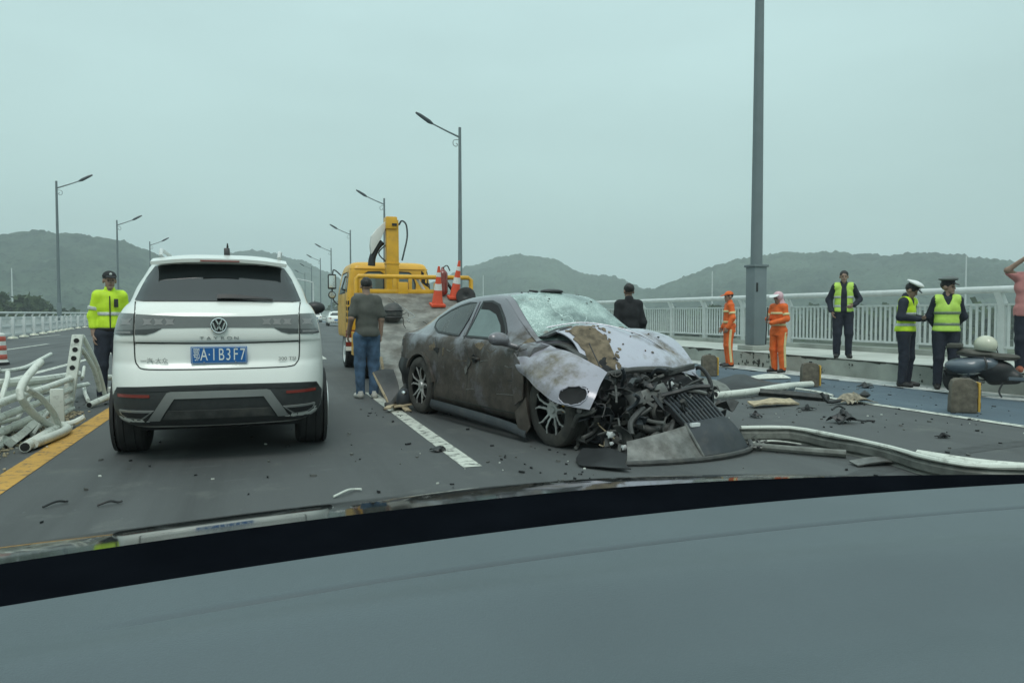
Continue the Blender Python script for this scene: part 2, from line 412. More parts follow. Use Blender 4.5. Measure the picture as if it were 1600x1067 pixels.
class MB:
    def __init__(s): s.v = []; s.f = []
    def add(s, verts, faces):
        n = len(s.v); s.v += [tuple(v) for v in verts]; s.f += [tuple(i + n for i in f) for f in faces]; return s
    def box(s, c, d, rot=None, taper=None):
        M = rot.to_matrix() if rot is not None and not isinstance(rot, Matrix) else rot
        tx, ty = taper or (1, 1)
        pts = []
        for z in (-1, 1):
            for x, y in ((-1, -1), (1, -1), (1, 1), (-1, 1)):
                k = (tx, ty) if z > 0 else (1, 1)
                p = Vector((x * d[0] / 2 * k[0], y * d[1] / 2 * k[1], z * d[2] / 2))
                if M is not None: p = M @ p
                pts.append(p + Vector(c))
        return s.add(pts, [(3, 2, 1, 0), (4, 5, 6, 7), (0, 1, 5, 4), (1, 2, 6, 5), (2, 3, 7, 6), (3, 0, 4, 7)])
    def cyl(s, p0, p1, r0, r1=None, n=12, caps=True):
        r1 = r0 if r1 is None else r1
        p0 = Vector(p0); p1 = Vector(p1); u, v = frame(p1 - p0)
        ring = lambda p, r: [p + u * (r * math.cos(2 * PI * i / n)) + v * (r * math.sin(2 * PI * i / n)) for i in range(n)]
        f = [(i, (i + 1) % n, n + (i + 1) % n, n + i) for i in range(n)]
        if caps: f += [tuple(range(n))[::-1], tuple(range(n, 2 * n))]
        return s.add(ring(p0, r0) + ring(p1, r1), f)
    def tube(s, pts, r, n=10, smooth=0):
        pts = [Vector(p) for p in pts]
        if smooth: pts = [Vector(p) for p in catmull(pts, smooth)]
        k = len(pts); rs = r if isinstance(r, (list, tuple)) else [r] * k
        if len(rs) != k: rs = [rs[0] + (rs[-1] - rs[0]) * i / (k - 1) for i in range(k)]
        vs = []; u = None
        for i, p in enumerate(pts):
            d = (pts[min(i + 1, k - 1)] - pts[max(i - 1, 0)]).normalized()
            if u is None: u, v = frame(d)
            else:
                u = (u - d * u.dot(d)).normalized(); v = u.cross(d).normalized() * -1
                v = d.cross(u)
            if i == 0: v = d.cross(u)
            vs += [p + (u * math.cos(2 * PI * j / n) + v * math.sin(2 * PI * j / n)) * rs[i] for j in range(n)]
        f = [(i * n + j, i * n + (j + 1) % n, (i + 1) * n + (j + 1) % n, (i + 1) * n + j) for i in range(k - 1) for j in range(n)]
        f += [tuple(range(n))[::-1], tuple(range((k - 1) * n, k * n))]
        return s.add(vs, f)
    def lathe(s, prof, c=(0, 0, 0), axis='z', n=24, cap=False):
        vs = []
        for r, h in prof:
            for i in range(n):
                a = 2 * PI * i / n; x, y = r * math.cos(a), r * math.sin(a)
                p = (x, y, h) if axis == 'z' else ((h, x, y) if axis == 'x' else (y, h, x))
                vs.append(tuple(p[q] + c[q] for q in range(3)))
        k = len(prof)
        f = [(i * n + j, i * n + (j + 1) % n, (i + 1) * n + (j + 1) % n, (i + 1) * n + j) for i in range(k - 1) for j in range(n)]
        if cap and prof[0][0] > 1e-5: f.append(tuple(range(n))[::-1])
        if cap and prof[-1][0] > 1e-5: f.append(tuple(range((k - 1) * n, k * n)))
        return s.add(vs, f)
    def ball(s, c, r, n=10, jit=0.0, seed=0, squash=(1, 1, 1)):
        g = random.Random(seed); vs = [(0, 0, -1)]
        m = max(4, n // 2)
        for i in range(1, m):
            t = PI * i / m - PI / 2
            for j in range(n):
                a = 2 * PI * j / n; vs.append((math.cos(t) * math.cos(a), math.cos(t) * math.sin(a), math.sin(t)))
        vs.append((0, 0, 1))
        o = []
        rr = r if isinstance(r, (tuple, list)) else (r, r, r)
        for v in vs:
            k = 1 + g.uniform(-jit, jit); o.append(tuple(c[q] + v[q] * rr[q] * k for q in range(3)))
        f = [(0, 1 + (j + 1) % n, 1 + j) for j in range(n)]
        for i in range(m - 2):
            for j in range(n):
                a = 1 + i * n + j; b = 1 + i * n + (j + 1) % n; f.append((a, b, b + n, a + n))
        L = len(vs) - 1; q = 1 + (m - 2) * n
        f += [(q + j, q + (j + 1) % n, L) for j in range(n)]
        return s.add(o, f)
    def prism(s, poly, d, axis='y', at=0.0):
        """poly = 2-D outline in the plane across axis, d = depth along the axis"""
        n = len(poly)
        P = {'y': lambda a, b, h: (a, h, b), 'x': lambda a, b, h: (h, a, b), 'z': lambda a, b, h: (a, b, h)}[axis]
        vs = [P(a, b, at) for a, b in poly] + [P(a, b, at + d) for a, b in poly]
        f = [tuple(range(n)), tuple(range(2 * n - 1, n - 1, -1))] + [(i, n + i, n + (i + 1) % n, (i + 1) % n) for i in range(n)]
        return s.add(vs, f)
    def build(s, name, m, parent=None, bevel=0.0, sharp=38, **kw):
        o = mesh_obj(name, s.v, s.f, m, parent, sharp, **kw)
        bm = bmesh.new(); bm.from_mesh(o.data)
        bmesh.ops.recalc_face_normals(bm, faces=bm.faces)
        if bevel > 0:
            ed = [e for e in bm.edges if len(e.link_faces) == 2 and e.calc_face_angle(0) > R(30)]
            bmesh.ops.bevel(bm, geom=ed, offset=bevel, segments=2, affect='EDGES', profile=0.6, clamp_overlap=True)
        bm.to_mesh(o.data); bm.free()
        for p in o.data.polygons: p.use_smooth = True
        try: o.data.set_sharp_from_angle(angle=R(sharp))
        except Exception: pass
        return o

def catmull(pts, sub):
    pts = [np.array(p, float) for p in pts]; o = []
    for i in range(len(pts) - 1):
        p0 = pts[max(i - 1, 0)]; p1 = pts[i]; p2 = pts[i + 1]; p3 = pts[min(i + 2, len(pts) - 1)]
        for k in range(sub):
            t = k / sub
            o.append(0.5 * ((2 * p1) + (-p0 + p2) * t + (2 * p0 - 5 * p1 + 4 * p2 - p3) * t * t + (-p0 + 3 * p1 - 3 * p2 + p3) * t ** 3))
    o.append(pts[-1]); return o

_rg = np.random.RandomState(5)
_WD = _rg.normal(size=(24, 3)); _WD /= np.linalg.norm(_WD, axis=1)[:, None]
_WP = _rg.uniform(0, 6.28, 24); _WF = _rg.uniform(0.6, 1.8, 24)
def wob(P, freq, seed=0):
    """cheap smooth pseudo noise, about -1..1"""
    P = np.asarray(P, float); s = np.zeros(len(P))
    for i in range(10):
        k = (i + seed * 7) % 24
        s += np.sin(P @ _WD[k] * freq * _WF[k] + _WP[k] + seed * 1.7)
    return s / 4.0

def patch(rows, sub=5, thick=0.006, dent=0.0, dfreq=8, seed=0):
    """smooth sheet through a grid of points, with real thickness"""
    g = [catmull(r, sub) for r in rows]
    cols = [catmull([g[i][j] for i in range(len(g))], sub) for j in range(len(g[0]))]
    nu, nv = len(cols), len(cols[0])
    P = np.array([[cols[j][i] for j in range(nu)] for i in range(nv)])
    du = np.gradient(P, axis=1); dv = np.gradient(P, axis=0)
    N = np.cross(du, dv); N /= np.maximum(np.linalg.norm(N, axis=2), 1e-9)[..., None]
    if dent < 0:
        q_ = P.reshape(-1, 3); w_ = .45 - np.abs(wob(q_, dfreq * .8, seed)) + .25 * wob(q_, dfreq * 2.2, seed + 2)
        P = P + N * (w_.reshape(nv, nu) * -dent)[..., None]
    elif dent: P = P + N * (wob(P.reshape(-1, 3), dfreq, seed).reshape(nv, nu) * dent)[..., None]
    T = P.reshape(-1, 3); B = (P - N * thick).reshape(-1, 3); n = len(T)
    idx = lambda i, j: i * nu + j
    f = []
    for i in range(nv - 1):
        for j in range(nu - 1):
            a, b, c, d = idx(i, j), idx(i, j + 1), idx(i + 1, j + 1), idx(i + 1, j)
            f += [(a, b, c, d), (n + d, n + c, n + b, n + a)]
    for i in range(nv - 1):
        for j in (0, nu - 1):
            a, b = idx(i, j), idx(i + 1, j); f.append((a, b, n + b, n + a))
    for j in range(nu - 1):
        for i in (0, nv - 1):
            a, b = idx(i, j), idx(i, j + 1); f.append((a, b, n + b, n + a))
    mb = MB(); mb.add(np.vstack([T, B]), f)
    return mb

def inside(p, poly):
    x, y = p; c = False; n = len(poly)
    for i in range(n):
        (x1, y1), (x2, y2) = poly[i], poly[i - 1]
        if (y1 > y) != (y2 > y) and x < (x2 - x1) * (y - y1) / (y2 - y1) + x1: c = not c
    return c

def densify(poly, s):
    o = []
    for i in range(len(poly)):
        a = Vector(poly[i]); b = Vector(poly[(i + 1) % len(poly)])
        k = max(1, int((b - a).length / s))
        o += [tuple(a.lerp(b, q / k)) for q in range(k)]
    return o

def panel(bvh, poly, axis, name, m, parent, off=0.004, depth=0.012, s=0.06, sign=1, hole=None, far=6.0):
    """a thin solid panel that follows a body shell. axis 'y': seen along +y (rear), 'x': from the side sign*x, 'z': from above"""
    ol = densify(poly, s); n0 = len(ol)
    hl = densify(hole, s) if hole else []
    pts = list(ol) + list(hl)
    xs = [p[0] for p in poly]; ys = [p[1] for p in poly]
    x = min(xs) + s / 2
    while x < max(xs):
        y = min(ys) + s / 2
        while y < max(ys):
            if inside((x, y), poly) and not (hole and inside((x, y), hole)):
                if min((p[0] - x) ** 2 + (p[1] - y) ** 2 for p in ol + hl) > (s * 0.4) ** 2: pts.append((x, y))
            y += s
        x += s
    ed = [(i, (i + 1) % n0) for i in range(n0)]
    if hl: ed += [(n0 + i, n0 + (i + 1) % len(hl)) for i in range(len(hl))]
    r = delaunay_2d_cdt([Vector(p) for p in pts], ed, [], 0, 1e-6)
    V = r[0]; F = []
    for f in r[2]:
        c = (sum(V[i].x for i in f) / len(f), sum(V[i].y for i in f) / len(f))
        if inside(c, poly) and not (hole and inside(c, hole)): F.append(f)
    top = []; bot = []
    for v in V:
        if axis == 'y': o = Vector((v.x, -far, v.y)); d = Vector((0, 1, 0))
        elif axis == 'x': o = Vector((sign * far, v.x, v.y)); d = Vector((-sign, 0, 0))
        elif axis == 'v': o = Vector((v.x, sign * far, v.y)); d = Vector((0, -sign, 0))
        else: o = Vector((v.x, v.y, far)); d = Vector((0, 0, -1))
        h, nrm, _, _ = bvh.ray_cast(o, d)
        if h is None:
            h, nrm, _, _ = bvh.find_nearest(o + d * (far - 0.8))
        if nrm.dot(d) > 0: nrm = -nrm
        top.append(h + nrm * off); bot.append(h + nrm * (off - depth))
    n = len(top); f = list(map(tuple, F)) + [tuple(i + n for i in reversed(q)) for q in F]
    cnt = {}
    for q in F:
        for i in range(len(q)):
            a, b = q[i], q[(i + 1) % len(q)]; cnt[(a, b)] = 1
    for (a, b) in list(cnt):
        if (b, a) not in cnt: f.append((a, b, n + b, n + a))
    mb = MB(); mb.add(top + bot, f)
    return mb.build(name, m, parent)

def strip_poly(pts, w):
    """closed outline of a polyline with width w (2-D)"""
    L = []; Rr = []
    for i, p in enumerate(pts):
        a = Vector(pts[max(i - 1, 0)]); b = Vector(pts[min(i + 1, len(pts) - 1)])
        d = (b - a).normalized(); nn = Vector((-d.y, d.x)) * w / 2
        L.append(tuple(Vector(p) + nn)); Rr.append(tuple(Vector(p) - nn))
    return L + Rr[::-1]

def shell_bvh(o):
    return BVHTree.FromPolygons([v.co.copy() for v in o.data.vertices], [tuple(p.vertices) for p in o.data.polygons])

def text_mesh(body, size, m, name, parent, loc, rot, extrude=0.002, sx=1.0, align='CENTER'):
    cu = bpy.data.curves.new(name, 'FONT'); cu.body = body; cu.size = size; cu.extrude = extrude
    cu.align_x = align; cu.align_y = 'CENTER'
    to = bpy.data.objects.new(name, cu); COL.objects.link(to)
    dg = bpy.context.evaluated_depsgraph_get(); dg.update()
    me = bpy.data.meshes.new_from_object(to.evaluated_get(dg)); me.name = name
    bpy.data.objects.remove(to)
    me.materials.clear(); me.materials.append(m)
    o = bpy.data.objects.new(name, me); COL.objects.link(o); o.parent = parent
    o.location = loc; o.rotation_euler = rot; o.scale = (sx, 1, 1)
    return o

# ------------------------------------------------------------------ signed-distance bodies (people, soft shapes)
def snets(D, o, h):
    S = D < 0; n = D.shape
    C = [(a, b, c) for a in (0, 1) for b in (0, 1) for c in (0, 1)]
    sl = lambda A, c: A[c[0]:n[0] - 1 + c[0], c[1]:n[1] - 1 + c[1], c[2]:n[2] - 1 + c[2]]
    cnt = sum(sl(S, c).astype(np.int8) for c in C)
    act = (cnt > 0) & (cnt < 8)
    ii = np.argwhere(act)
    idx = -np.ones(act.shape, int); idx[act] = np.arange(len(ii))
    acc = np.zeros((len(ii), 3)); k = np.zeros(len(ii))
    for a in C:
        for ax in range(3):
            if a[ax]: continue
            b = list(a); b[ax] = 1
            da = sl(D, a)[act]; db = sl(D, b)[act]
            mk = (da < 0) != (db < 0)
            t = np.where(mk, da / np.where(mk, da - db, 1), 0)
            p = np.tile(np.array(a, float), (len(ii), 1)); p[:, ax] += t
            acc += p * mk[:, None]; k += mk
    V = (ii + acc / k[:, None]) * h + o
    F = []
    for ax in range(3):
        u, v = [(1, 2), (2, 0), (0, 1)][ax]
        s0 = [slice(1, -1)] * 3; s1 = [slice(1, -1)] * 3
        s0[ax] = slice(0, -1); s1[ax] = slice(1, None)
        A = S[tuple(s0)]; B = S[tuple(s1)]
        e = np.argwhere(A != B)
        fl = A[A != B]
        off = np.ones(3, int); off[ax] = 0
        e = e + off
        def cell(du, dv):
            q = e.copy(); q[:, u] += du; q[:, v] += dv
            return idx[q[:, 0], q[:, 1], q[:, 2]]
        c = np.stack([cell(-1, -1), cell(0, -1), cell(0, 0), cell(-1, 0)], 1)
        c[~fl] = c[~fl][:, ::-1]
        F.append(c)
    return V, np.vstack(F)

def sdf(prims, h, k=0.03, subs=(), cuts=()):
    lo = np.full(3, 1e9); hi = -lo
    for p in prims:
        if p[0] == 'c':
            for q, r in ((p[1], p[3]), (p[2], p[4])):
                lo = np.minimum(lo, np.array(q) - r); hi = np.maximum(hi, np.array(q) + r)
        else:
            r = max(p[2]) if p[3] is not None else np.array(p[2])
            lo = np.minimum(lo, np.array(p[1]) - r); hi = np.maximum(hi, np.array(p[1]) + r)
    lo -= 3 * h + k; hi += 3 * h + k
    n = np.ceil((hi - lo) / h).astype(int) + 1
    ax = [lo[i] + np.arange(n[i]) * h for i in range(3)]
    X, Y, Z = np.meshgrid(*ax, indexing='ij')
    G = np.stack([X, Y, Z], -1)
    def ev(p):
        if p[0] == 'c':
            a, b = np.array(p[1], float), np.array(p[2], float); ab = b - a
            t = np.clip(((G - a) @ ab) / max(ab @ ab, 1e-9), 0, 1)
            return np.linalg.norm(G - a - t[..., None] * ab, axis=-1) - (p[3] + (p[4] - p[3]) * t)
        q = G - np.array(p[1], float)
        if p[3] is not None: q = q @ np.array(p[3])
        r = np.array(p[2], float)
        k0 = np.linalg.norm(q / r, axis=-1); k1 = np.linalg.norm(q / (r * r), axis=-1)
        return k0 * (k0 - 1) / np.maximum(k1, 1e-9)
    D = None
    for p in prims:
        d = ev(p)
        if D is None: D = d
        else:
            hh = np.clip(0.5 + 0.5 * (d - D) / k, 0, 1)
            D = d * hh + D * (1 - hh) if False else (D * (1 - np.clip(0.5 + 0.5 * (D - d) / k, 0, 1)) + d * np.clip(0.5 + 0.5 * (D - d) / k, 0, 1) - k * np.clip(0.5 + 0.5 * (D - d) / k, 0, 1) * (1 - np.clip(0.5 + 0.5 * (D - d) / k, 0, 1)))
    for p in subs: D = np.maximum(D, -ev(p))
    for pt, nn in cuts: D = np.maximum(D, (G - np.array(pt, float)) @ np.array(nn, float))
    return snets(D, lo, h)

# ================================================================== THE SETTING
def sheet(name, x0, x1, y0, y1, z, m, ny=1, nx=1):
    vs = []; f = []
    for j in range(ny + 1):
        for i in range(nx + 1):
            vs.append((x0 + (x1 - x0) * i / nx, y0 + (y1 - y0) * j / ny, z))
    for j in range(ny):
        for i in range(nx):
            a = j * (nx + 1) + i; f.append((a, a + 1, a + nx + 2, a + nx + 1))
    return mesh_obj(name, vs, f, m)

Y0, Y1 = -12, 700
tag(MB().box((-3.3, (Y0 + Y1) / 2, -0.6), (28.6, Y1 - Y0, 1.2)).build("road", M_asph), kind="structure")
tag(sheet("bike_lane", 8.06, 10.22, Y0, Y1, 0.004, M_blue), kind="structure")
tag(sheet("road_gutter", 10.22, 10.97, Y0, Y1, 0.004, M_gutter), kind="structure")
# ragged pale edge of the gutter where the paint has broken off
mb = MB(); g = random.Random(3); y = 4.0
while y < 40:
    l = g.uniform(0.25, 0.8); w = g.uniform(0.05, 0.20)
    mb.add([(10.23, y, 0.008), (10.23, y + l, 0.008), (10.23 - w * 0.4, y + l * 0.85, 0.012), (10.23 - w, y + l * g.uniform(0, 0.3) - 0.25, 0.03)], [(0, 3, 2, 1)])
    y += l * g.uniform(0.8, 1.6)
tag(mb.build("gutter_edge", M_gutter), kind="structure")
tag(sheet("edge_line", 7.88, 8.03, Y0, Y1, 0.008, M_white_l), kind="structure")
tag(sheet("yellow_line", -1.93, -1.72, Y0, Y1, 0.004, M_yellow_l), kind="structure")
dashes = MB(); k = 0
for xc in (1.62,):
    for q in range(-1, 40):
        a = 5.75 + q * 15 + (7.5 if xc > 2 else 0)
        dashes.add([(xc - .08, a, .004), (xc + .08, a, .004), (xc + .08, a + 6, .004), (xc - .08, a + 6, .004)], [(0, 1, 2, 3)])
tag(dashes.build("lane_dashes", M_white_l), kind="structure")
mb = MB()
for q in range(0, 24):
    a = 8 + q * 15 + 6
    for xc in (-8.35, -11.3):
        mb.add([(xc - .08, a, .004), (xc + .08, a, .004), (xc + .08, a + 6, .004), (xc - .08, a + 6, .004)], [(0, 1, 2, 3)])
tag(mb.build("far_lane_dashes", M_white_l), kind="structure")
tag(sheet("far_yellow_line", -4.6, -4.42, Y0, Y1, 0.004, M_white_l), kind="structure")
M_skid = mat_paintline("tyre_mark_rubber", (0.040, 0.042, 0.042), (0.054, 0.058, 0.058), wear=0.40)
mb = MB()
for pts, w in (([(3.0, 3.2), (3.9, 4.2), (5.6, 4.9), (8, 5.2)], .2), ([(4.6, 7.0), (5.4, 8.6), (5.9, 11.0), (6.2, 15)], .2), ([(2.1, 11.5), (3.4, 13.0), (4.8, 16.0), (5.6, 22)], .2)):
    L_ = catmull([(x, y, .0022) for x, y in pts], 10); vs = []
    for i, p in enumerate(L_):
        d = L_[min(i + 1, len(L_) - 1)] - L_[max(i - 1, 0)]; d /= np.linalg.norm(d)
        vs += [(p[0] - d[1] * w / 2, p[1] + d[0] * w / 2, p[2]), (p[0] + d[1] * w / 2, p[1] - d[0] * w / 2, p[2])]
    mb.add(vs, [(2 * i, 2 * i + 1, 2 * i + 3, 2 * i + 2) for i in range(len(L_) - 1)])
tag(mb.build("tyre_marks", M_skid), kind="structure")
# raised footways with their kerbs
tag(MB().box((12.5, (Y0 + Y1) / 2, 0.17 - 0.5), (3.06, Y1 - Y0, 1.0 + .34)).build("kerb", M_conc), kind="structure")
tag(sheet("footway", 10.985, 13.62, Y0, Y1, 0.344, M_conc_l, 1), kind="structure")
tag(MB().box((13.83, (Y0 + Y1) / 2, 0.395), (0.40, Y1 - Y0, 0.12)).build("railing_plinth", M_conc), kind="structure")
tag(MB().box((-17.0, (Y0 + Y1) / 2, -0.05), (1.5, Y1 - Y0, 0.4)).build("far_kerb", M_conc), kind="structure")
# dark seam of dirt along the top edge of the kerb and its runs down the face
g = random.Random(11); mb = MB(); y = 3.0; w0 = 0.03
while y < 60:
    dy = g.uniform(0.12, 0.4); w1 = max(0.004, g.gauss(0.035, 0.03))
    mb.add([(10.99, y, .3485), (10.99 + w0, y, .3485), (10.99 + w1, y + dy, .3485), (10.99, y + dy, .3485)], [(0, 1, 2, 3)])
    d0 = w0 * g.uniform(0.3, 1.1); d1 = w1 * g.uniform(0.3, 1.1)
    mb.add([(10.966, y, .342), (10.966, y, .342 - d0), (10.966, y + dy, .342 - d1), (10.966, y + dy, .342)], [(0, 1, 2, 3)])
    w0 = w1; y += dy
for yy, zz, rr in [(14.6, .2, .09), (14.35, .13, .06), (14.0, .16, .05), (14.8, .1, .07), (15.0, .26, .05), (14.1, .06, .12), (14.45, .04, .14), (12.3, .07, .05), (12.7, .05, .06), (13.5, .05, .05), (11.6, .22, .04), (9.9, .1, .05), (14.9, .03, .1)]:
    for q_ in range(5):
        n = 13; y_, z_, r_ = yy + g.gauss(0, rr), zz + g.gauss(0, rr * .8), rr * g.uniform(.15, .55)
        mb.add([(10.9655 - .0006 * q_, y_ + r_ * g.uniform(.4, 1.2) * math.cos(2 * PI * i / n), min(.335, max(0.012, z_ + r_ * g.uniform(.4, 1.6) * math.sin(2 * PI * i / n)))) for i in range(n)], [tuple(range(n))])
tag(mb.build("kerb_dirt", M_tar), kind="structure")

# ------------------------------------------------------------------ lowland and hills
def ground_z(x, y): return -9.0
vs = []; f = []; n = 60; S = 9000
for j in range(n + 1):
    for i in range(n + 1):
        vs.append((-S + 2 * S * i / n, -S + 2 * S * j / n, -9.0))
for j in range(n):
    for i in range(n):
        a = j * (n + 1) + i; f.append((a, a + 1, a + n + 2, a + n + 1))
tag(mesh_obj("ground", vs, f, M_field), kind="structure")

def hill(name, sky_pts, Rr, depth, seed, ds=3.6, pad=0.25):
    """wooded hill whose crest passes through azimuth/elevation points (degrees) at distance Rr"""
    az = np.array([p[0] for p in sky_pts]); el = np.array([p[1] for p in sky_pts])
    L = R(az[-1] - az[0]) * Rr; nu = int(L / ds) + 1
    A = np.linspace(az[0], az[-1], nu); E = np.interp(A, az, el)
    zc = 1.25 + Rr * np.tan(np.radians(E))
    ts = np.concatenate([np.linspace(-1, -0.12, 26), np.linspace(-0.11, 0.11, 16), np.linspace(0.16, 1, 8)])
    P = np.zeros((len(ts), nu, 3))
    for i, t in enumerate(ts):
        rr = Rr + t * depth
        prof = (1 - abs(t)) ** 1.25 if True else 0
        prof = 1 - (1 - (1 - abs(t))) ** 1.35
        P[i, :, 0] = rr * np.sin(np.radians(A)); P[i, :, 1] = rr * np.cos(np.radians(A))
        P[i, :, 2] = -9.5 + (zc + 9.5) * prof
    Q = P.reshape(-1, 3)
    mass = np.clip((Q[:, 2] + 9.5) / 25, 0, 1)
    Q2 = Q.copy(); Q2[:, 2] = 0
    Q[:, 2] += mass * (wob(Q2, 0.028, seed) * 5.0 + wob(Q2, 0.10, seed + 1) * 2.2 + wob(Q2, 0.33, seed + 2) * 2.0 + _rg.uniform(-1.4, 2.2, len(Q)))
    f = []
    for i in range(len(ts) - 1):
        a = i * nu + np.arange(nu - 1)
        f += list(map(tuple, np.stack([a, a + 1, a + nu + 1, a + nu], 1)))
    o = mesh_obj(name, Q, f, M_hills, sharp=180)
    return tag(o, kind="structure")

def sky_az(pts):
    """(pixel column, pixel row) readings of a far crest as compass angle and elevation"""
    o = []
    th, pt = R(18.81), R(2.166)
    for px, py in pts:
        a, b = (px - 800) / 1150, (533.5 - py) / 1150
        fx = math.sin(th) * math.cos(pt) + a * math.cos(th) + b * math.sin(th) * math.sin(pt)
        fy = math.cos(th) * math.cos(pt) - a * math.sin(th) + b * math.cos(th) * math.sin(pt)
        fz = -math.sin(pt) + b * math.cos(pt)
        o.append((math.degrees(math.atan2(fx, fy)), math.degrees(math.atan2(fz, math.hypot(fx, fy)))))
    return o
hill("hill", sky_az([(-520, 470), (-300, 420), (-120, 392), (0, 377), (50, 369), (100, 367), (150, 370), (190, 377), (235, 394), (270, 407), (310, 425), (350, 448), (400, 476)]), 900, 330, 1)
hill("hill", sky_az([(250, 470), (300, 430), (340, 408), (380, 400), (420, 399), (470, 411), (520, 432), (560, 452), (640, 474)]), 1250, 380, 4)
hill("hill", sky_az([(560, 472), (640, 446), (690, 428), (720, 416), (760, 406), (800, 402), (840, 404), (870, 413), (905, 431), (930, 431), (960, 433), (985, 443), (1030, 458), (1120, 474)]), 1150, 380, 7)
hill("hill", sky_az([(930, 470), (1020, 456), (1060, 441), (1100, 424), (1140, 411), (1180, 404), (1220, 396), (1300, 397), (1345, 404), (1380, 404), (1420, 399), (1500, 400), (1550, 407), (1600, 414), (1700, 425), (1900, 450), (2100, 476)]), 1000, 350, 10)

# belt of lowland trees that reads as one mass, leaf clumps on crowns of uneven size
def treebelt(name, spots, m, seed, leaf=0.9, per=110):
    g = np.random.RandomState(seed); V = []; F = []
    for (x, y, h, w) in spots:
        k = per
        d = g.normal(size=(k, 3)); d /= np.linalg.norm(d, axis=1)[:, None]
        lob = 1 + 0.25 * np.sin(d[:, 0] * 4 + x) + 0.2 * np.sin(d[:, 2] * 6 + y)
        r = g.uniform(0.55, 1.0, k) ** 0.5 * lob
        c = np.stack([x + d[:, 0] * w * r, y + d[:, 1] * w * r, -9 + h * 0.58 + d[:, 2] * h * 0.42 * r], 1)
        for q in range(k):
            a = g.normal(size=3); b = g.normal(size=3)
            a /= np.linalg.norm(a); b -= a * (a @ b); b /= np.linalg.norm(b)
            s = leaf * g.uniform(0.6, 1.5); n = len(V)
            V += [c[q] - a * s - b * s * .6, c[q] + a * s - b * s * .6, c[q] + a * s * .8 + b * s * .7, c[q] - a * s * .8 + b * s * .7]
            F.append((n, n + 1, n + 2, n + 3))
    return tag(mesh_obj(name, V, F, m, sharp=180), kind="stuff")
g = random.Random(21); sp = []
for i in range(70):
    a = R(g.uniform(-24, -12)); rr = g.uniform(230, 300)
    sp.append((rr * math.sin(a), rr * math.cos(a), g.uniform(10, 15.5), g.uniform(3, 6)))
for i in range(60):
    a = R(g.uniform(3, 20)); rr = g.uniform(420, 560)
    sp.append((rr * math.sin(a), rr * math.cos(a), g.uniform(12, 19), g.uniform(4, 8)))
for i in range(190):
    a = R(g.uniform(18, 62)); rr = g.uniform(260, 420)
    sp.append((rr * math.sin(a), rr * math.cos(a), g.uniform(8, 13.5), g.uniform(4, 8)))
for i in range(60):
    a = R(g.uniform(-12, 2)); rr = g.uniform(650, 760)
    sp.append((rr * math.sin(a), rr * math.cos(a), g.uniform(14, 22), g.uniform(5, 9)))
treebelt("treeline", sp, M_tree, 5)

# ------------------------------------------------------------------ white houses, masts, gantry far off
def house(px_az, rr, w, d, h, label, rz=0.0):
    x, y = rr * math.sin(R(px_az)), rr * math.cos(R(px_az))
    z = 8.0
    t = empty("house", (x, y, -9), rz, label, "house", "small white houses below the left hill")
    MB().box((0, 0, 9 + h / 2), (w, d, h + 14)).build("wall", M_house, t)
    MB().prism([(-w / 2 - .5, 16 + h), (w / 2 + .5, 16 + h), (w * .3, 18 + h), (-w * .3, 18 + h)], d + 1, 'y', -d / 2 - .5).build("roof", M_conc, t)
    for i in range(max(2, int(w / 4))):
        MB().box((-w / 2 + (i + .5) * w / max(2, int(w / 4)), -d / 2 - .02, 9 + h * .9), (1.3, .1, 1.6)).build("window", M_lampdark, t)
house(-17.3, 520, 9, 8, 3, "small white house under the left hill, beside the thin mast")
house(-16.5, 540, 12, 8, 2, "long white house under the left hill, right of the house by the mast")
def mast(px, py_top, rr, label):
    (a, el), = sky_az([(px, py_top)])
    h = 1.25 + rr * math.tan(R(el)) + 9
    t = empty("mast", (rr * math.sin(R(a)), rr * math.cos(R(a)), -9), 0, label, "mast", "thin pale masts in the lowland")
    MB().cyl((0, 0, 0), (0, 0, h), .5, .28, 8).build("pole", M_rail, t)
    MB().cyl((0, 0, 0), (0, 0, 9.5), .9, .7, 8).build("base", M_rail, t)
mast(18, 419, 520, "thin pale mast in front of the left hill, beside the white houses")
mast(755, 430, 600, "thin pale mast left of the middle hill, behind the wrecked car's roof")
mast(1113, 424, 420, "thin pale mast behind the railing, left of the orange-clad worker in a cap")
mast(1510, 400, 420, "thin pale mast behind the railing, right of the grey-capped officer")

# ------------------------------------------------------------------ haze
hz = MB().box((0, 900, 95), (4600, 3400, 212)).build("haze", M_conc)
hz.data.materials.clear()
hm = bpy.data.materials.new("air"); hm.use_nodes = True
ht = hm.node_tree; ht.nodes.clear()
ho = ht.nodes.new("ShaderNodeOutputMaterial"); hv = ht.nodes.new("ShaderNodeVolumePrincipled")
hv.inputs["Color"].default_value = (0.86, 0.95, 0.98, 1); hv.inputs["Density"].default_value = 0.00055
ht.links.new(hv.outputs[0], ho.inputs["Volume"])
hz.data.materials.append(hm)
try: hm.volume_intersection_method = 'FAST'
except Exception: pass
tag(hz, kind="stuff")

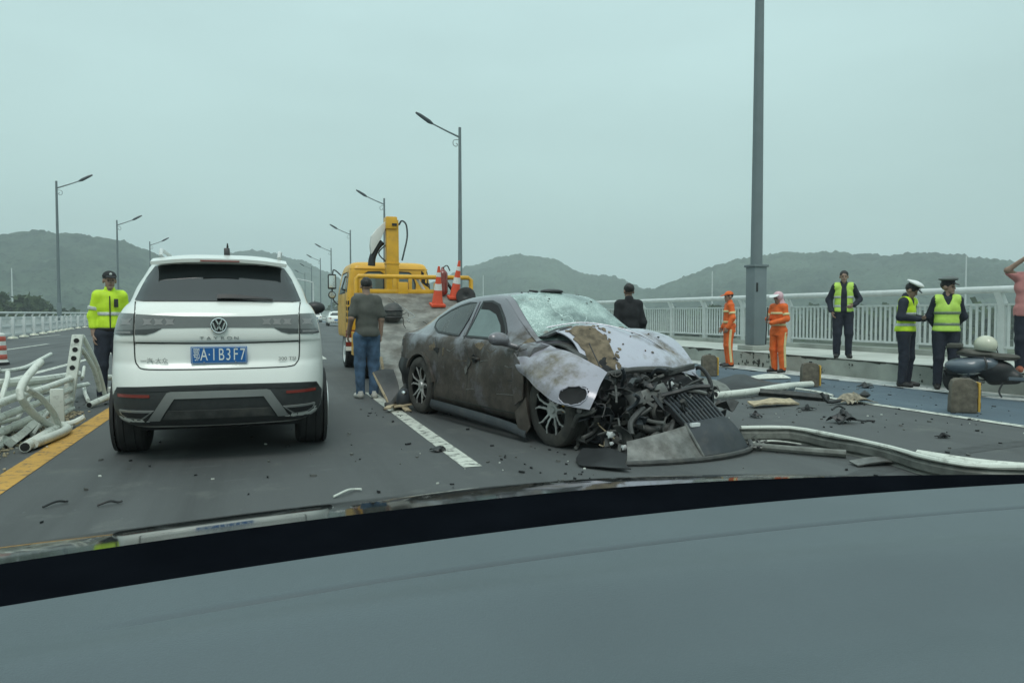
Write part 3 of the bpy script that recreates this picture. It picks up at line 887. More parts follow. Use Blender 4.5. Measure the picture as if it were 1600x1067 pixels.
# ------------------------------------------------------------------ railings
def railing(name, x, z0, z1, y0, y1, label, group, near_y, posts_to, sgn):
    """white parapet railing along the footway; sgn = side on which the posts lean in"""
    t = empty(name, (x, 0, z0), 0, label, "railing", group)
    H = z1 - z0; step = 2.05
    MB().cyl((-.12 * sgn, y0, H - .07), (-.12 * sgn, y1, H - .07), .072, n=14).build("top_tube", M_rail, t)
    MB().box((0, (y0 + y1) / 2, H - .36), (.05, y1 - y0, .045)).build("upper_rail", M_rail, t)
    MB().box((0, (y0 + y1) / 2, .13), (.05, y1 - y0, .045)).build("lower_rail", M_rail, t)
    pm = MB().prism([(-.05, 0), (.055, 0), (.055, H - .34), (-.13 * sgn + .05, H - .10), (-.13 * sgn - .05, H - .10), (-.05, H - .36)], .15, 'y', -.075)
    p0 = None; b0 = None; far = MB(); nb = 0
    y = y0 + 0.3
    while y < y1:
        if y < posts_to:
            if p0 is None: p0 = pm.build("post", M_rail, t, bevel=.006); p0.location = (0, y, 0)
            else: copy_part(p0, t, (0, y, 0))
        else: far.add([(a, b + y, c) for a, b, c in pm.v], pm.f)
        for k in range(1, 15):
            yy = y + k * step / 15
            if yy < near_y and nb < 292:
                nb += 1
                if b0 is None: b0 = MB().box((0, 0, (H - .36 + .13) / 2), (.022, .05, H - .36 - .13 - .04)).build("baluster", M_rail, t); b0.location = (0, yy, 0)
                else: copy_part(b0, t, (0, yy, 0))
            else: far.box((0, yy, (H - .36 + .13) / 2), (.022, .05, H - .36 - .13 - .04))
        y += step
    tag(far.build("far_balusters", M_rail, t), kind="stuff")
    return t
railing("bridge_railing", 13.80, 0.455, 1.79, -2.0, 320, "long white bridge railing with a thick top tube along the right footway", None, 36, 120, 1)
railing("bridge_railing", -17.2, 0.15, 1.38, 20, 320, "white bridge railing on the far left side, behind the low plastic fence", None, 0, 130, -1)

# ------------------------------------------------------------------ street lamps
def lamp_parts(t, sgn, near=False):
    """sgn: side the arm reaches to"""
    if near:
        MB().box((0, 0, .06), (.62, .62, .13)).build("base_block", M_conc, t, bevel=.02)
        MB().box((0, 0, .13 + .98), (.36, .36, 1.97)).build("service_box", M_pole, t, bevel=.03)
        MB().box((0, 0, 2.08), (.42, .42, .06)).build("collar", M_pole, t, bevel=.01)
        MB().box((-.11, -.185, 1.55), (.05, .012, .22)).build("slot", M_black, t)
        MB().cyl((0, 0, 2.1), (0, 0, 12.25), .145, .085, 12).build("pole", M_pole, t)
    else:
        MB().box((0, 0, 1.0), (.32, .32, 2.0)).build("service_box", M_pole, t, bevel=.03)
        MB().cyl((0, 0, 2.0), (0, 0, 12.25), .14, .085, 10).build("pole", M_pole, t)
    MB().tube([(0, 0, 11.65), (sgn * .9, 0, 12.0), (sgn * 1.75, 0, 12.36)], [.06, .05, .045], 8).build("arm", M_pole, t)
    MB().tube([(sgn * 1.68, 0, 12.33), (sgn * 1.9, 0, 12.45), (sgn * 2.45, 0, 12.78), (sgn * 2.72, 0, 12.92)], [.06, .13, .11, .06], 8).build("lamp_head", M_lamp, t)
    MB().tube([(sgn * .07, 0, 11.5), (sgn * .38, 0, 11.45), (sgn * .42, 0, 11.2), (sgn * .25, 0, 11.08), (sgn * .14, 0, 11.2), (sgn * .24, 0, 11.28)], .022, 6, smooth=3).build("scroll", M_pole, t)
GR = "street lamps along the right footway"; GL = "street lamps along the far left side"
LX = 11.62
t = empty("street_lamp", (LX, 15.35, .345), 0, "grey street lamp rising out of the picture beside the orange-clad workers", "street lamp", GR); lamp_parts(t, -1, True)
rl = [(44.0, "tallest whole street lamp, standing behind the wrecked grey car"), (73.2, "grey street lamp rising behind the yellow crane column"),
      (102.4, "grey street lamp left of the tow truck's cab, arm just above the truck's mirror"), (131.5, "second lamp left of the tow truck, between two other lamps"),
      (156, "third lamp left of the tow truck, above the far white car"), (184, "fourth lamp left of the tow truck, half lost in the haze"), (212, "faint lamp at the end of the right-hand row")]
proto = empty("street_lamp", (LX, rl[0][0], .345), 0, rl[0][1], "street lamp", GR); lamp_parts(proto, -1)
for y, lb in rl[1:]:
    c = copy_tree(proto); c.location = (LX, y, .345); c["label"] = lb
ll = [(71.5, "tall street lamp left of the hi-vis officer, above the left hill"), (99, "street lamp directly behind the hi-vis officer by the white SUV"), (126.5, "small lamp just left of the white SUV's roof rail")]
proto = empty("street_lamp", (-16.2, ll[0][0], .15), 0, ll[0][1], "street lamp", GL); lamp_parts(proto, 1)
for y, lb in ll[1:]:
    c = copy_tree(proto); c.location = (-16.2, y, .15); c["label"] = lb
# white sign gantry seen right of the SUV
t = empty("sign_frame", (11.2, 172, .3), 0, "white sign frame over the road, right of the white SUV's roof", "sign frame")
MB().cyl((.0, 0, 0), (0, 0, 8.0), .16, n=8).build("post", M_rail, t)
MB().tube([(0, 0, 7.9), (-1.4, 0, 8.3), (-3.6, 0, 8.7)], .13, 8).build("arm", M_rail, t)

# ================================================================== PEOPLE
def rotm(yaw, pitch=0, roll=0):
    return np.array(Matrix.Rotation(R(yaw), 3, 'Z') @ Matrix.Rotation(R(pitch), 3, 'X') @ Matrix.Rotation(R(roll), 3, 'Y'))

def hand_prims(w, d, n, side, curl=0.5, grip=False):
    """w wrist, d direction to the fingertips, n palm normal, side = +1/-1 where the thumb leaves the palm"""
    w = np.array(w, float); d = np.array(d, float); d /= np.linalg.norm(d)
    n = np.array(n, float); n -= d * (n @ d); n /= np.linalg.norm(n)
    a = np.cross(d, n) * side            # towards the thumb
    P = []
    for i, o in enumerate((.030, .010, -.010, -.028)):
        kn = w + d * (.088 - .006 * abs(i - 1)) + a * o
        P.append(('c', w + d * .012 + a * o * .6, kn, .016, .0125))
        L = (.040, .045, .041, .032)[i]; ang = curl * (.6 + .12 * i)
        d1 = d * math.cos(ang) + n * math.sin(ang); q = kn + d1 * L
        ang2 = ang + curl * 1.1
        d2 = d * math.cos(ang2) + n * math.sin(ang2); q2 = q + d2 * L * .72
        P += [('c', kn, q, .0098, .0088), ('c', q, q2, .0088, .0072)]
    b = w + d * .028 + a * .024
    q = b + (d * .55 + a * .65 + n * .35) * .045; q2 = q + (d * .85 + a * .25 + n * .4) * .032
    P += [('c', b, q, .0135, .0105), ('c', q, q2, .0105, .0085)]
    return P

def person(loc, face, H, label, pose=None, top=None, sleeve='long', top_hem=.88, legs=None, shoe=None,
           hair=True, head=(0, 0, 0), vest=None, vest_open=False, hat=None, leg_stripe=None, bands=None, build=1.0, group=None,
           hands=(.5, .5), tool=None, seed=0):
    J = dict(sR=(-.172, 0, 1.43), eR=(-.222, .03, 1.15), wR=(-.225, -.06, .90), sL=(.172, 0, 1.43), eL=(.222, .03, 1.15), wL=(.225, -.06, .90),
             hR=(-.095, 0, .90), kR=(-.105, -.02, .49), aR=(-.11, .02, .085), hL=(.095, 0, .90), kL=(.105, -.02, .49), aL=(.11, .02, .085),
             hdR=None, hdL=None, nR=(0.6, 0, 0), nL=(-0.6, 0, 0), tR=None, tL=None, toe=(0, 0))
    J.update(pose or {})
    A = {k: np.array(v, float) for k, v in J.items() if isinstance(v, tuple) and len(v) == 3}
    s = H / 1.75; bw = build
    hc = np.array((0, -.005, 1.635)); pv = np.array((0, .012, 1.50))
    HM = rotm(*head)
    hp = lambda p: pv + HM @ (np.array(p, float) - pv)
    # --- body, one mesh: torso + limbs, head and hands
    def torso(off, hips=True):
        P = [('e', (0, .0, 1.28), (.158 * bw + off, .102 * bw + off, .21), None), ('e', (0, -.002, 1.09), (.142 * bw + off, .102 * bw + off, .18), None),
             ('c', A['sR'] * (.82, 1, 1), A['sL'] * (.82, 1, 1), .058 + off, .058 + off)]
        if hips: P += [('e', (0, .012, .95), (.158 * bw + off, .118 * bw + off, .135), None)]
        return P
    def arm(S, off, end=1.0):
        a, b, c = A['s' + S], A['e' + S], A['w' + S]
        return [('c', a * (.93, 1, .995), b, .054 + off, .043 + off), ('c', b, b + (c - b) * end, .042 + off, .031 + off)]
    def leg(S, off, end=1.0):
        a, b, c = A['h' + S], A['k' + S], A['a' + S]
        return [('c', a, b, .086 + off, .058 + off), ('c', b, b + (c - b) * end, .056 + off, .044 + off)]
    V = []; F = []
    def addm(VF):
        n = sum(len(v) for v in V); V.append(VF[0]); F.append(VF[1] + n)
    addm(sdf(torso(0) + arm('R', 0) + arm('L', 0) + leg('R', 0) + leg('L', 0) + [('c', (0, .015, 1.40), hp((0, .0, 1.57)), .060, .054)], .016, .03))
    Hd = [('e', (0, .012, 1.665), (.074, .094, .088), None), ('e', (0, -.022, 1.60), (.057, .066, .082), None),
          ('c', (0, -.080, 1.652), (0, -.098, 1.618), .009, .015), ('c', (-.03, -.076, 1.668), (.03, -.076, 1.668), .013, .013),
          ('c', (-.012, -.072, 1.545), (.012, -.072, 1.545), .02, .02), ('e', (-.076, .012, 1.63), (.011, .024, .033), None), ('e', (.076, .012, 1.63), (.011, .024, .033), None),
          ('c', (-.018, -.083, 1.582), (.018, -.083, 1.582), .011, .011)]
    hv, hf = sdf(Hd, .0075, .014); hv = (hv - pv) @ HM.T + pv
    addm((hv, hf))
    for S, q in (('R', 0), ('L', 1)):
        w, e_ = A['w' + S], A['e' + S]
        d = np.array(J['hd' + S], float) if J['hd' + S] is not None else (w - e_)
        d = d / np.linalg.norm(d)
        th = J['t' + S]
        sd = (1 if S == 'R' else -1) if th is None else th
        addm(sdf(hand_prims(w, d, J['n' + S], sd, hands[q]), .0055, .006))
    body = mesh_obj("person", np.vstack(V) * s, np.vstack(F), M_skin, sharp=180)
    body.location = loc; body.rotation_euler = (0, 0, R(face))
    tag(body, label, "person", group)
    def cloth(name, VF, m, amp=.006, fr=16, sd=0, sharp=60):
        v, f = VF
        vv = v * s
        nz = wob(vv * (1, 1, .55), fr, seed + sd) * amp + wob(vv * (1, 1, .8), fr * 2.6, seed + sd + 3) * amp * .6
        c = vv - vv.mean(0)
        d = c * (1, 1, 0); d /= np.maximum(np.linalg.norm(d, axis=1), 1e-6)[:, None]
        return mesh_obj(name, vv + d * nz[:, None], f, m, body, sharp)
    for x in (-.031, .031):
        p = hp((x, -.081, 1.642)); MB().ball(tuple(p * s), .0095 * s, 8).build("eye", M_eye, body)
    MB().tube([tuple(hp((x, y, 1.583)) * s) for x, y in ((-.022, -.088), (0, -.096), (.022, -.088))], .0045 * s, 6).build("mouth", M_lips, body)
    if hair:
        hvv, hff = sdf([('e', (0, .020, 1.678), (.082, .098, .088), None)], .009, .01, subs=[('e', (0, -.105, 1.60), (.075, .085, .085), None)], cuts=[((0, 0, 1.585), (0, -.35, -1))])
        hvv = (hvv - pv) @ HM.T + pv
        hvv = hvv + wob(hvv, 70, seed)[:, None] * .003
        mesh_obj("hair", hvv * s, hff, M_hair, body, 180)
    # --- clothes
    lg = legs or M_navy
    cloth("trousers", sdf([('e', (0, .012, .945), (.172 * bw, .130 * bw, .135), None)] + leg('R', .022) + leg('L', .022), .014, .035,
                          cuts=[((0, 0, 1.03), (0, 0, 1)), ((0, 0, .045), (0, 0, -1))]), lg, .008, 18, 1)
    if leg_stripe:
        for S in 'RL':
            sx = -1 if S == 'R' else 1
            pts = [A['h' + S] + (sx * .100, 0, -.02), (A['h' + S] + A['k' + S]) / 2 + (sx * .094, -.005, 0), A['k' + S] + (sx * .083, 0, 0), A['a' + S] + (sx * .071, 0, .03)]
            L = catmull(pts, 6)
            P = MB()
            q = [tuple(p * s) for p in L]
            vs = []; fs = []
            for i, p in enumerate(q):
                for dx, dy in ((-.004, -.028), (.010, -.024), (.010, .024), (-.004, .028)):
                    vs.append((p[0] + dx * sx, p[1] + dy, p[2]))
            for i in range(len(q) - 1):
                for j in range(4):
                    a = i * 4 + j; b = i * 4 + (j + 1) % 4; fs.append((a, b, b + 4, a + 4))
            P.add(vs, fs); P.build("leg_stripe", leg_stripe, body)
    for S in 'RL':
        a = A['a' + S]; k = -1 if S == 'R' else 1
        tx = J['toe'][0 if S == 'R' else 1] + k * .03
        z0 = a[2] - .085
        P = [('c', (a[0], a[1] + .03, z0 + .045), (a[0] + tx * .5, a[1] - .08, z0 + .042), .045, .046), ('c', (a[0] + tx * .5, a[1] - .08, z0 + .042), (a[0] + tx, a[1] - .17, z0 + .034), .046, .036), ('c', (a[0], a[1] + .02, z0 + .05), (a[0], a[1] + .02, z0 + .11), .047, .05)]
        v, f = sdf(P, .010, .02, cuts=[((0, 0, z0 + .002), (0, 0, -1)), ((0, 0, z0 + .115), (0, 0, 1))])
        mesh_obj("shoe", v * s, f, shoe or M_shoe_b, body, 60)
    if top:
        ar = []
        for S in 'RL':
            if sleeve == 'long': ar += arm(S, .018, .97)
            else:
                a, b = A['s' + S], A['e' + S]
                ar += [('c', a * (.93, 1, .995), a + (b - a) * .80, .064, .066)]
        P = torso(.023) + ar + [('c', (-.05, .02, 1.475), (.05, .02, 1.475), .045, .045)] + ([('e', (0, .01, top_hem + .03), (.175 * bw, .135 * bw, .12), None)])
        v, f = sdf(P, .013, .035, subs=[], cuts=[((0, 0, top_hem), (0, 0, -1)), ((0, -.02, 1.505), (0, -.3, 1))])
        cloth("jacket" if sleeve == 'long' else "tee_shirt", (v, f), top, .008, 15, 2)
        if sleeve == 'long':
            v, f = sdf([('c', (0, .012, 1.47), (0, .008, 1.515), .074, .070)], .010, .01, subs=[('e', (0, -.07, 1.54), (.035, .06, .05), None)])
            cloth("collar", (v, f), top, .003, 15, 3)
    if bands:
        bm_, zs, armband = bands
        for z in zs:
            P = torso(.036, True) + ([('e', (0, .01, .93), (.195 * bw, .153 * bw, .12), None)])
            v, f = sdf(P, .011, .035, cuts=[((0, 0, z), (0, 0, -1)), ((0, 0, z + .05), (0, 0, 1))])
            cloth("reflective_band", (v, f), bm_, .006, 15, 2)
        if armband:
            for S in 'RL':
                a, b = A['s' + S], A['e' + S]; d = (b - a) / np.linalg.norm(b - a); c = a + (b - a) * .62
                v, f = sdf([('c', a, b, .082, .072)], .010, .01, cuts=[(c - d * .025, -d), (c + d * .025, d)])
                cloth("reflective_band", (v, f), bm_, .004, 15, 2)
    if vest:
        vm, tm, zl = vest
        subs = [('c', A['s' + S] * (1.06, 1, 1), A['e' + S], .082, .085) for S in 'RL']
        subs += [('c', (0, -.17, 1.30), (0, -.10, 1.56), .012, .105), ('c', (0, .02, 1.50), (0, .02, 1.7), .088, .10)]
        if vest_open: subs += [('e', (0, -.16, 1.14), (.062, .12, .55), None), ('c', (0, -.2, .8), (0, -.2, 1.5), .075, .085)]
        v, f = sdf(torso(.038) + [('e', (0, .01, .95), (.190 * bw, .153 * bw, .16), None)], .011, .03, subs=subs, cuts=[((0, 0, zl), (0, 0, -1))])
        vo = cloth("hi_vis_vest", (v, f), vm, .005, 12, 4)
        for z in (1.02, 1.20):
            v, f = sdf(torso(.044) + [('e', (0, .01, .95), (.196 * bw, .159 * bw, .16), None)], .011, .03, subs=subs, cuts=[((0, 0, z), (0, 0, -1)), ((0, 0, z + .048), (0, 0, 1))])
            cloth("reflective_band", (v, f), tm, .005, 12, 4)
    # --- headgear
    def hg(name, prims, m, h=.008, k=.01, subs=(), cuts=(), sharp=60):
        v, f = sdf(prims, h, k, subs, cuts); v = (v - pv) @ HM.T + pv
        return mesh_obj(name, v * s, f, m, body, sharp)
    if hat == 'officer_white' or hat == 'officer_grey':
        cm = M_whitec if hat == 'officer_white' else M_greycap
        c = hg("peaked_cap", [('e', (0, .01, 1.765), (.128, .142, .034), None), ('e', (0, -.02, 1.775), (.11, .115, .042), None)], cm)
        hg("cap_band", [('c', (0, .008, 1.70), (0, .006, 1.745), .092, .10)], M_blackc, cuts=[((0, 0, 1.69), (0, 0, -1)), ((0, 0, 1.75), (0, 0, 1))])
        hg("peak", [('e', (0, -.105, 1.695), (.078, .062, .012), np.array(Matrix.Rotation(R(18), 3, 'X')))], M_black, cuts=[((0, -.07, 1.7), (0, 1, 0))])
        MB().ball(tuple(hp((0, -.102, 1.728)) * s), (.016 * s, .008 * s, .020 * s), 8).build("badge", M_chrome, body)
    if hat in ('ball_black', 'ball_orange'):
        cm = M_blackc if hat == 'ball_black' else M_orange
        hg("cap", [('e', (0, .015, 1.690), (.088, .106, .082), None)], cm, cuts=[((0, 0, 1.685), (0, 0, -1))])
        hg("peak", [('e', (0, -.125, 1.692), (.070, .075, .011), np.array(Matrix.Rotation(R(10), 3, 'X')))], cm, cuts=[((0, -.07, 1.7), (0, 1, 0))])
        if hat == 'ball_black':
            MB().ball(tuple(hp((0, -.095, 1.728)) * s), (.018 * s, .007 * s, .018 * s), 8).build("badge", M_strip, body)
    if hat == 'bonnet':
        hg("sun_bonnet", [('e', (0, .02, 1.67), (.105, .118, .108), None), ('c', (0, .06, 1.60), (0, .05, 1.50), .075, .10)], M_pinkhat, subs=[('e', (0, -.12, 1.60), (.072, .10, .09), None)], cuts=[((0, 0, 1.46), (0, 0, -1))])
        hg("brim", [('e', (0, -.115, 1.71), (.115, .10, .013), np.array(Matrix.Rotation(R(12), 3, 'X')))], M_whitec, cuts=[((0, -.05, 1.7), (0, 1, 0))])
        MB().tube([tuple(hp(p) * s) for p in ((0, .11, 1.62), (.01, .15, 1.56), (.0, .15, 1.47), (0, .13, 1.40))], [.03 * s, .028 * s, .02 * s, .012 * s], 8).build("hair", M_hair, body)
    if tool: tool(body, s, A)
    return body

# officer by the SUV: hi-vis jacket with dark side panels
def radio(body, s, A):
    MB().box((.075 * s, -.135 * s, 1.33 * s), (.055, .03, .12)).build("radio", M_black, body, bevel=.006)
    for sx in (-1, 1):
        v, f = sdf([('e', (0, .0, 1.28), (.184, .128, .21), None), ('e', (0, -.002, 1.09), (.172, .130, .18), None), ('e', (0, .012, .95), (.188, .146, .135), None)], .011, .03, cuts=[((sx * .105, 0, 0), (-sx, .3, .25 * sx * sx)), ((0, 0, 1.30), (0, 0, 1)), ((0, 0, .99), (0, 0, -1))])
        mesh_obj("side_panel", v * s, f, M_navy, body, 60)
    v, f = sdf([('e', (0, .012, .99), (.178, .136, .075), None)], .011, .01, cuts=[((0, 0, .945), (0, 0, -1)), ((0, 0, 1.0), (0, 0, 1))])
    mesh_obj("belt", v * s, f, M_black, body, 60)
    v, f = sdf([('c', (0, -.125, .98), (0, -.128, 1.42), .008, .008)], .004, .005)
    mesh_obj("zip", v * s, f, M_black, body, 60)
person((-2.05, 11.85, 0), 10, 1.84, "officer in black cap and hi-vis yellow jacket standing left of the white SUV", top=M_hiviz, top_hem=.99, legs=M_navy, hat='ball_black', hair=True, head=(8, 4, 0),
       build=.92, pose=dict(sR=(-.160, 0, 1.43), sL=(.160, 0, 1.43), eR=(-.212, .02, 1.16), wR=(-.20, -.03, .90), eL=(.21, .04, 1.16), wL=(.19, -.08, .93)), bands=(M_strip, (1.16,), True), tool=radio, seed=1)
# man in grey tee walking to the truck, seen from behind
def glove(body, s, A):
    for S in 'R':
        w = A['w' + S]; v, f = sdf([('c', w + (0, 0, -.005), w + (0, -.02, -.055), .036, .034)], .008, .01)
        mesh_obj("glove", v * s, f, M_whitec, body, 60)
person((1.47, 10.97, 0), 183, 1.77, "man in grey tee-shirt and blue jeans seen from behind at the tow truck's bed", top=M_greytee, sleeve='short', top_hem=.90, legs=M_jeans, shoe=M_shoe_w,
       head=(0, 6, 0), pose=dict(sR=(-.165, 0, 1.43), sL=(.165, 0, 1.43), eR=(-.212, .02, 1.16), wR=(-.205, .0, .92), eL=(.225, .05, 1.17), wL=(.245, -.10, .94), kR=(-.10, -.03, .49), aR=(-.095, .04, .085), kL=(.10, -.01, .49), aL=(.10, .0, .085)), seed=2, build=.98)
# man in black behind the wrecked car
person((5.33, 10.1, 0), 172, 1.70, "man in black jacket seen from behind, standing beyond the wrecked car", top=M_blackc, legs=M_blackc, head=(0, 4, 0), seed=3, build=1.05)
# two road workers in orange
person((10.42, 14.75, 0), -112, 1.76, "road worker in orange suit and orange cap, standing left of the grey lamp column", top=M_orange, top_hem=.80, legs=M_orange, hat='ball_orange', leg_stripe=M_stripy,
       bands=(M_stripy, (1.02, 1.27), True), head=(10, 8, 0), pose=dict(wR=(-.21, -.10, .92), wL=(.215, -.08, .92)), seed=4, build=1.0)
def broom(body, s, A):
    w = (A['wR'] + A['wL']) / 2
    MB().cyl((0.02 * s, -.43 * s, .62 * s), (-.02 * s, -.33 * s, 1.42 * s), .013, n=8).build("stick", M_black, body)
person((10.42, 13.0, 0), -78, 1.70, "road worker in orange suit and pink sun bonnet holding a dark stick", top=M_orange, top_hem=.80, legs=M_orange, hat='bonnet', leg_stripe=M_stripy,
       bands=(M_stripy, (1.02, 1.27), True), head=(0, 14, 0), hair=False, hands=(1.3, 1.3),
       pose=dict(eR=(-.24, -.02, 1.17), wR=(-.07, -.30, 1.17), eL=(.24, -.02, 1.17), wL=(.05, -.31, 1.08), hdR=(.5, -.5, .3), hdL=(-.5, -.4, .3)), tool=broom, seed=5, build=1.0)
# man in open vest on the footway
person((11.25, 12.05, .345), -40, 1.77, "man in dark clothes and open yellow vest standing on the raised footway by the railing", top=M_navy, top_hem=.92, legs=M_navy,
       vest=(M_hiviz2, M_strip, .93), vest_open=True, head=(0, 4, 0), build=.95, pose=dict(eR=(-.265, .06, 1.17), wR=(-.215, -.06, .93), eL=(.295, .07, 1.18), wL=(.18, -.13, 1.06), hdL=(-.6, -.5, -.3)), seed=6)
# officer in white cap looking at a phone
def phone(body, s, A):
    w = (A['wR'] + A['wL']) / 2
    MB().box((w[0] * s, (w[1] - .11) * s, (w[2] + .055) * s), (.075, .15, .01), Matrix.Rotation(R(25), 3, 'X')).build("phone", M_black, body, bevel=.003)
person((10.45, 9.75, 0), 22, 1.78, "officer in white peaked cap and yellow vest bowed over a phone", top=M_navy, top_hem=.93, legs=M_navy, hat='officer_white',
       vest=(M_hiviz, M_strip, .93), head=(12, 30, 0), hands=(.9, .9),
       pose=dict(eR=(-.255, -.0, 1.17), wR=(-.075, -.24, 1.14), eL=(.255, -.0, 1.17), wL=(.075, -.25, 1.14), hdR=(.35, -.8, .15), hdL=(-.35, -.8, .15), nR=(.3, 0, 1), nL=(-.3, 0, 1), sR=(-.18, -.02, 1.42), sL=(.18, -.02, 1.42)), tool=phone, seed=7)
# officer in grey cap looking away to the right
person((10.72, 9.2, 0), -38, 1.80, "officer in grey peaked cap and yellow vest with hands behind the back, looking aside", top=M_navy, top_hem=.93, legs=M_navy, hat='officer_grey',
       vest=(M_hiviz2, M_stripd, .93), head=(58, 2, 0), pose=dict(eR=(-.235, .07, 1.17), wR=(-.11, .165, .98), eL=(.245, .07, 1.17), wL=(.11, .175, .97), hdR=(.7, .1, -.3), hdL=(-.7, .1, -.3)), seed=8, build=1.0)
# man in salmon tee at the edge, hand to his brow
def bag(body, s, A):
    v, f = sdf([('e', (.10, -.14, 1.17), (.14, .06, .08), None)], .011, .01)
    mesh_obj("tee_print", v * s, f, M_whitec, body, 60)
    MB().box((.02 * s, -.16 * s, 1.22 * s), (.15, .03, .07), Matrix.Rotation(R(25), 3, 'Y')).build("phone", M_black, body, bevel=.004)
person((11.28, 8.22, .345), -38, 1.80, "man in salmon tee-shirt and rust shoes raising a hand to his brow", top=M_pinktee, sleeve='short', top_hem=.84, legs=M_navy, shoe=M_shoe_r,
       head=(18, 8, 0), pose=dict(eR=(-.33, -.10, 1.53), wR=(-.13, -.17, 1.70), hdR=(.75, -.05, .1), nR=(0, 1, -.3), eL=(.26, .0, 1.17), wL=(.10, -.24, 1.15), hdL=(-.6, -.4, .1)), tool=bag, seed=9, build=1.15)

# ================================================================== WHITE SUV
def rr_outline(w, yr, yf, rx, ry, bow, nc=9, ns=7, bowf=None):
    """rounded plan outline (half), from rear centre to front centre on the +x side"""
    bowf = bow if bowf is None else bowf
    P = []
    for i in range(ns): P.append(((w - rx) * i / ns, yr + 0))
    for i in range(nc + 1):
        a = -PI / 2 + PI / 2 * i / nc
        P.append((w - rx + rx * math.cos(a), yr + ry + ry * math.sin(a)))
    m = 10
    for i in range(1, m): P.append((w, yr + ry + (yf - yr - 2 * ry) * i / m))
    for i in range(nc + 1):
        a = PI / 2 * i / nc
        P.append((w - rx + rx * math.cos(a), yf - ry + ry * math.sin(a)))
    for i in range(1, ns + 1): P.append(((w - rx) * (1 - i / ns), yf))
    out = []
    for x, y in P:
        t = (x / w) ** 2
        k = (y - yr) / (yf - yr)
        out.append((x, y + bow * t * max(0, 1 - 3 * k) - bowf * t * max(0, 3 * k - 2)))
    return out

def slice_shell(name, slices, m, parent, sub=3, taperx=0.0):
    """closed body from horizontal slices (z, half width, y rear, y front, corner rx, ry, bow)"""
    S = [np.array(s, float) for s in catmull(slices, sub)]
    rings = []
    for z, w, yr, yf, rx, ry, bow in S:
        h = rr_outline(w, yr, yf, rx, ry, bow)
        rings.append([(x, y, z) for x, y in h] + [(-x, y, z) for x, y in h[-2:0:-1]])
    n = len(rings[0]); mb = MB()
    f = [(i * n + j, i * n + (j + 1) % n, (i + 1) * n + (j + 1) % n, (i + 1) * n + j) for i in range(len(rings) - 1) for j in range(n)]
    L = (len(rings) - 1) * n
    half = n // 2
    for base, flip in ((0, True), (L, False)):
        for j in range(half):
            q = (base + j, base + j + 1, base + (n - j - 1) % n if j + 1 < n - j - 1 else base + j + 1, base + (n - j) % n)
            q = tuple(dict.fromkeys(q))
            if len(q) >= 3: f.append(q[::-1] if flip else q)
    mb.add([p for r in rings for p in r], f)
    return mb.build(name, m, parent, sharp=50)

def tyre_obj(name, Rr, W, m, parent, loc, rx=0.36):
    h = W / 2
    prof = [(Rr - .13, -h * .86), (Rr - .10, -h), (Rr - .05, -h * 1.03), (Rr - .015, -h * .92), (Rr, -h * .72), (Rr, -h * .40), (Rr - .009, -h * .38), (Rr - .009, -h * .30), (Rr, -h * .28),
            (Rr, h * .28), (Rr - .009, h * .30), (Rr - .009, h * .38), (Rr, h * .40), (Rr, h * .72), (Rr - .015, h * .92), (Rr - .05, h * 1.03), (Rr - .10, h), (Rr - .13, h * .86)]
    o = MB().lathe(prof, axis='x', n=40).build(name, m, parent, sharp=30)
    o.location = loc
    return o

suv = empty("parked_car", (-0.335, 6.55, 0), 0, "white SUV seen from behind with a blue number plate", "car")
SL = [(.30, .78, .16, 4.50, .25, .35, .10), (.36, .86, .07, 4.58, .26, .36, .10), (.46, .905, .02, 4.62, .28, .40, .10), (.60, .920, .0, 4.64, .28, .42, .10), (.72, .925, .02, 4.64, .28, .42, .10),
      (.80, .925, .045, 4.62, .27, .42, .10), (.845, .925, .075, 4.60, .26, .42, .09), (.90, .923, .082, 4.55, .25, .42, .09), (1.00, .915, .090, 4.40, .24, .40, .09), (1.03, .911, .075, 4.3, .24, .40, .09),
      (1.12, .897, .075, 4.1, .24, .40, .09), (1.24, .865, .105, 3.6, .24, .40, .10), (1.31, .825, .17, 3.1, .24, .42, .10), (1.36, .785, .235, 2.9, .22, .42, .10), (1.48, .725, .345, 2.6, .20, .42, .10),
      (1.60, .665, .45, 2.3, .19, .42, .09), (1.68, .622, .50, 2.1, .18, .40, .09), (1.735, .565, .50, 1.9, .20, .40, .09), (1.775, .46, .62, 1.7, .22, .40, .06), (1.795, .30, .85, 1.4, .2, .22, .03)]
SL = [(z_, w_ * (.945 if z_ < 1.3 else .955 if z_ < 1.4 else .985), *r_) for z_, w_, *r_ in SL]
body = slice_shell("body", SL, M_suv, suv)
B = shell_bvh(body)
# tailgate glass, spoiler underside, wiper
panel(B, [(-.535, 1.66), (-.30, 1.685), (0, 1.690), (.30, 1.685), (.535, 1.66), (.60, 1.56), (.672, 1.362), (.60, 1.352), (-.60, 1.352), (-.672, 1.362), (-.60, 1.56)], 'y', "rear_window", M_glass, suv, off=.010, depth=.02, s=.035)
mb = patch([[(-.56, .43, 1.695), (-.3, .40, 1.722), (0, .39, 1.728), (.3, .40, 1.722), (.56, .43, 1.695)], [(-.56, .62, 1.735), (-.3, .62, 1.768), (0, .62, 1.775), (.3, .62, 1.768), (.56, .62, 1.735)]], sub=5, thick=.03)
mb.build("roof_spoiler", M_suv, suv)
MB().box((0, .392, 1.708), (.32, .012, .012)).build("brake_lamp", M_refl, suv)
wb = patch([[(-.02, .222, 1.372), (.1, .222, 1.374), (.32, .232, 1.368), (.43, .246, 1.362)], [(-.02, .237, 1.405), (.1, .238, 1.406), (.32, .242, 1.385), (.43, .250, 1.372)]], sub=4, thick=-.022)
wb.build("wiper", M_black, suv)
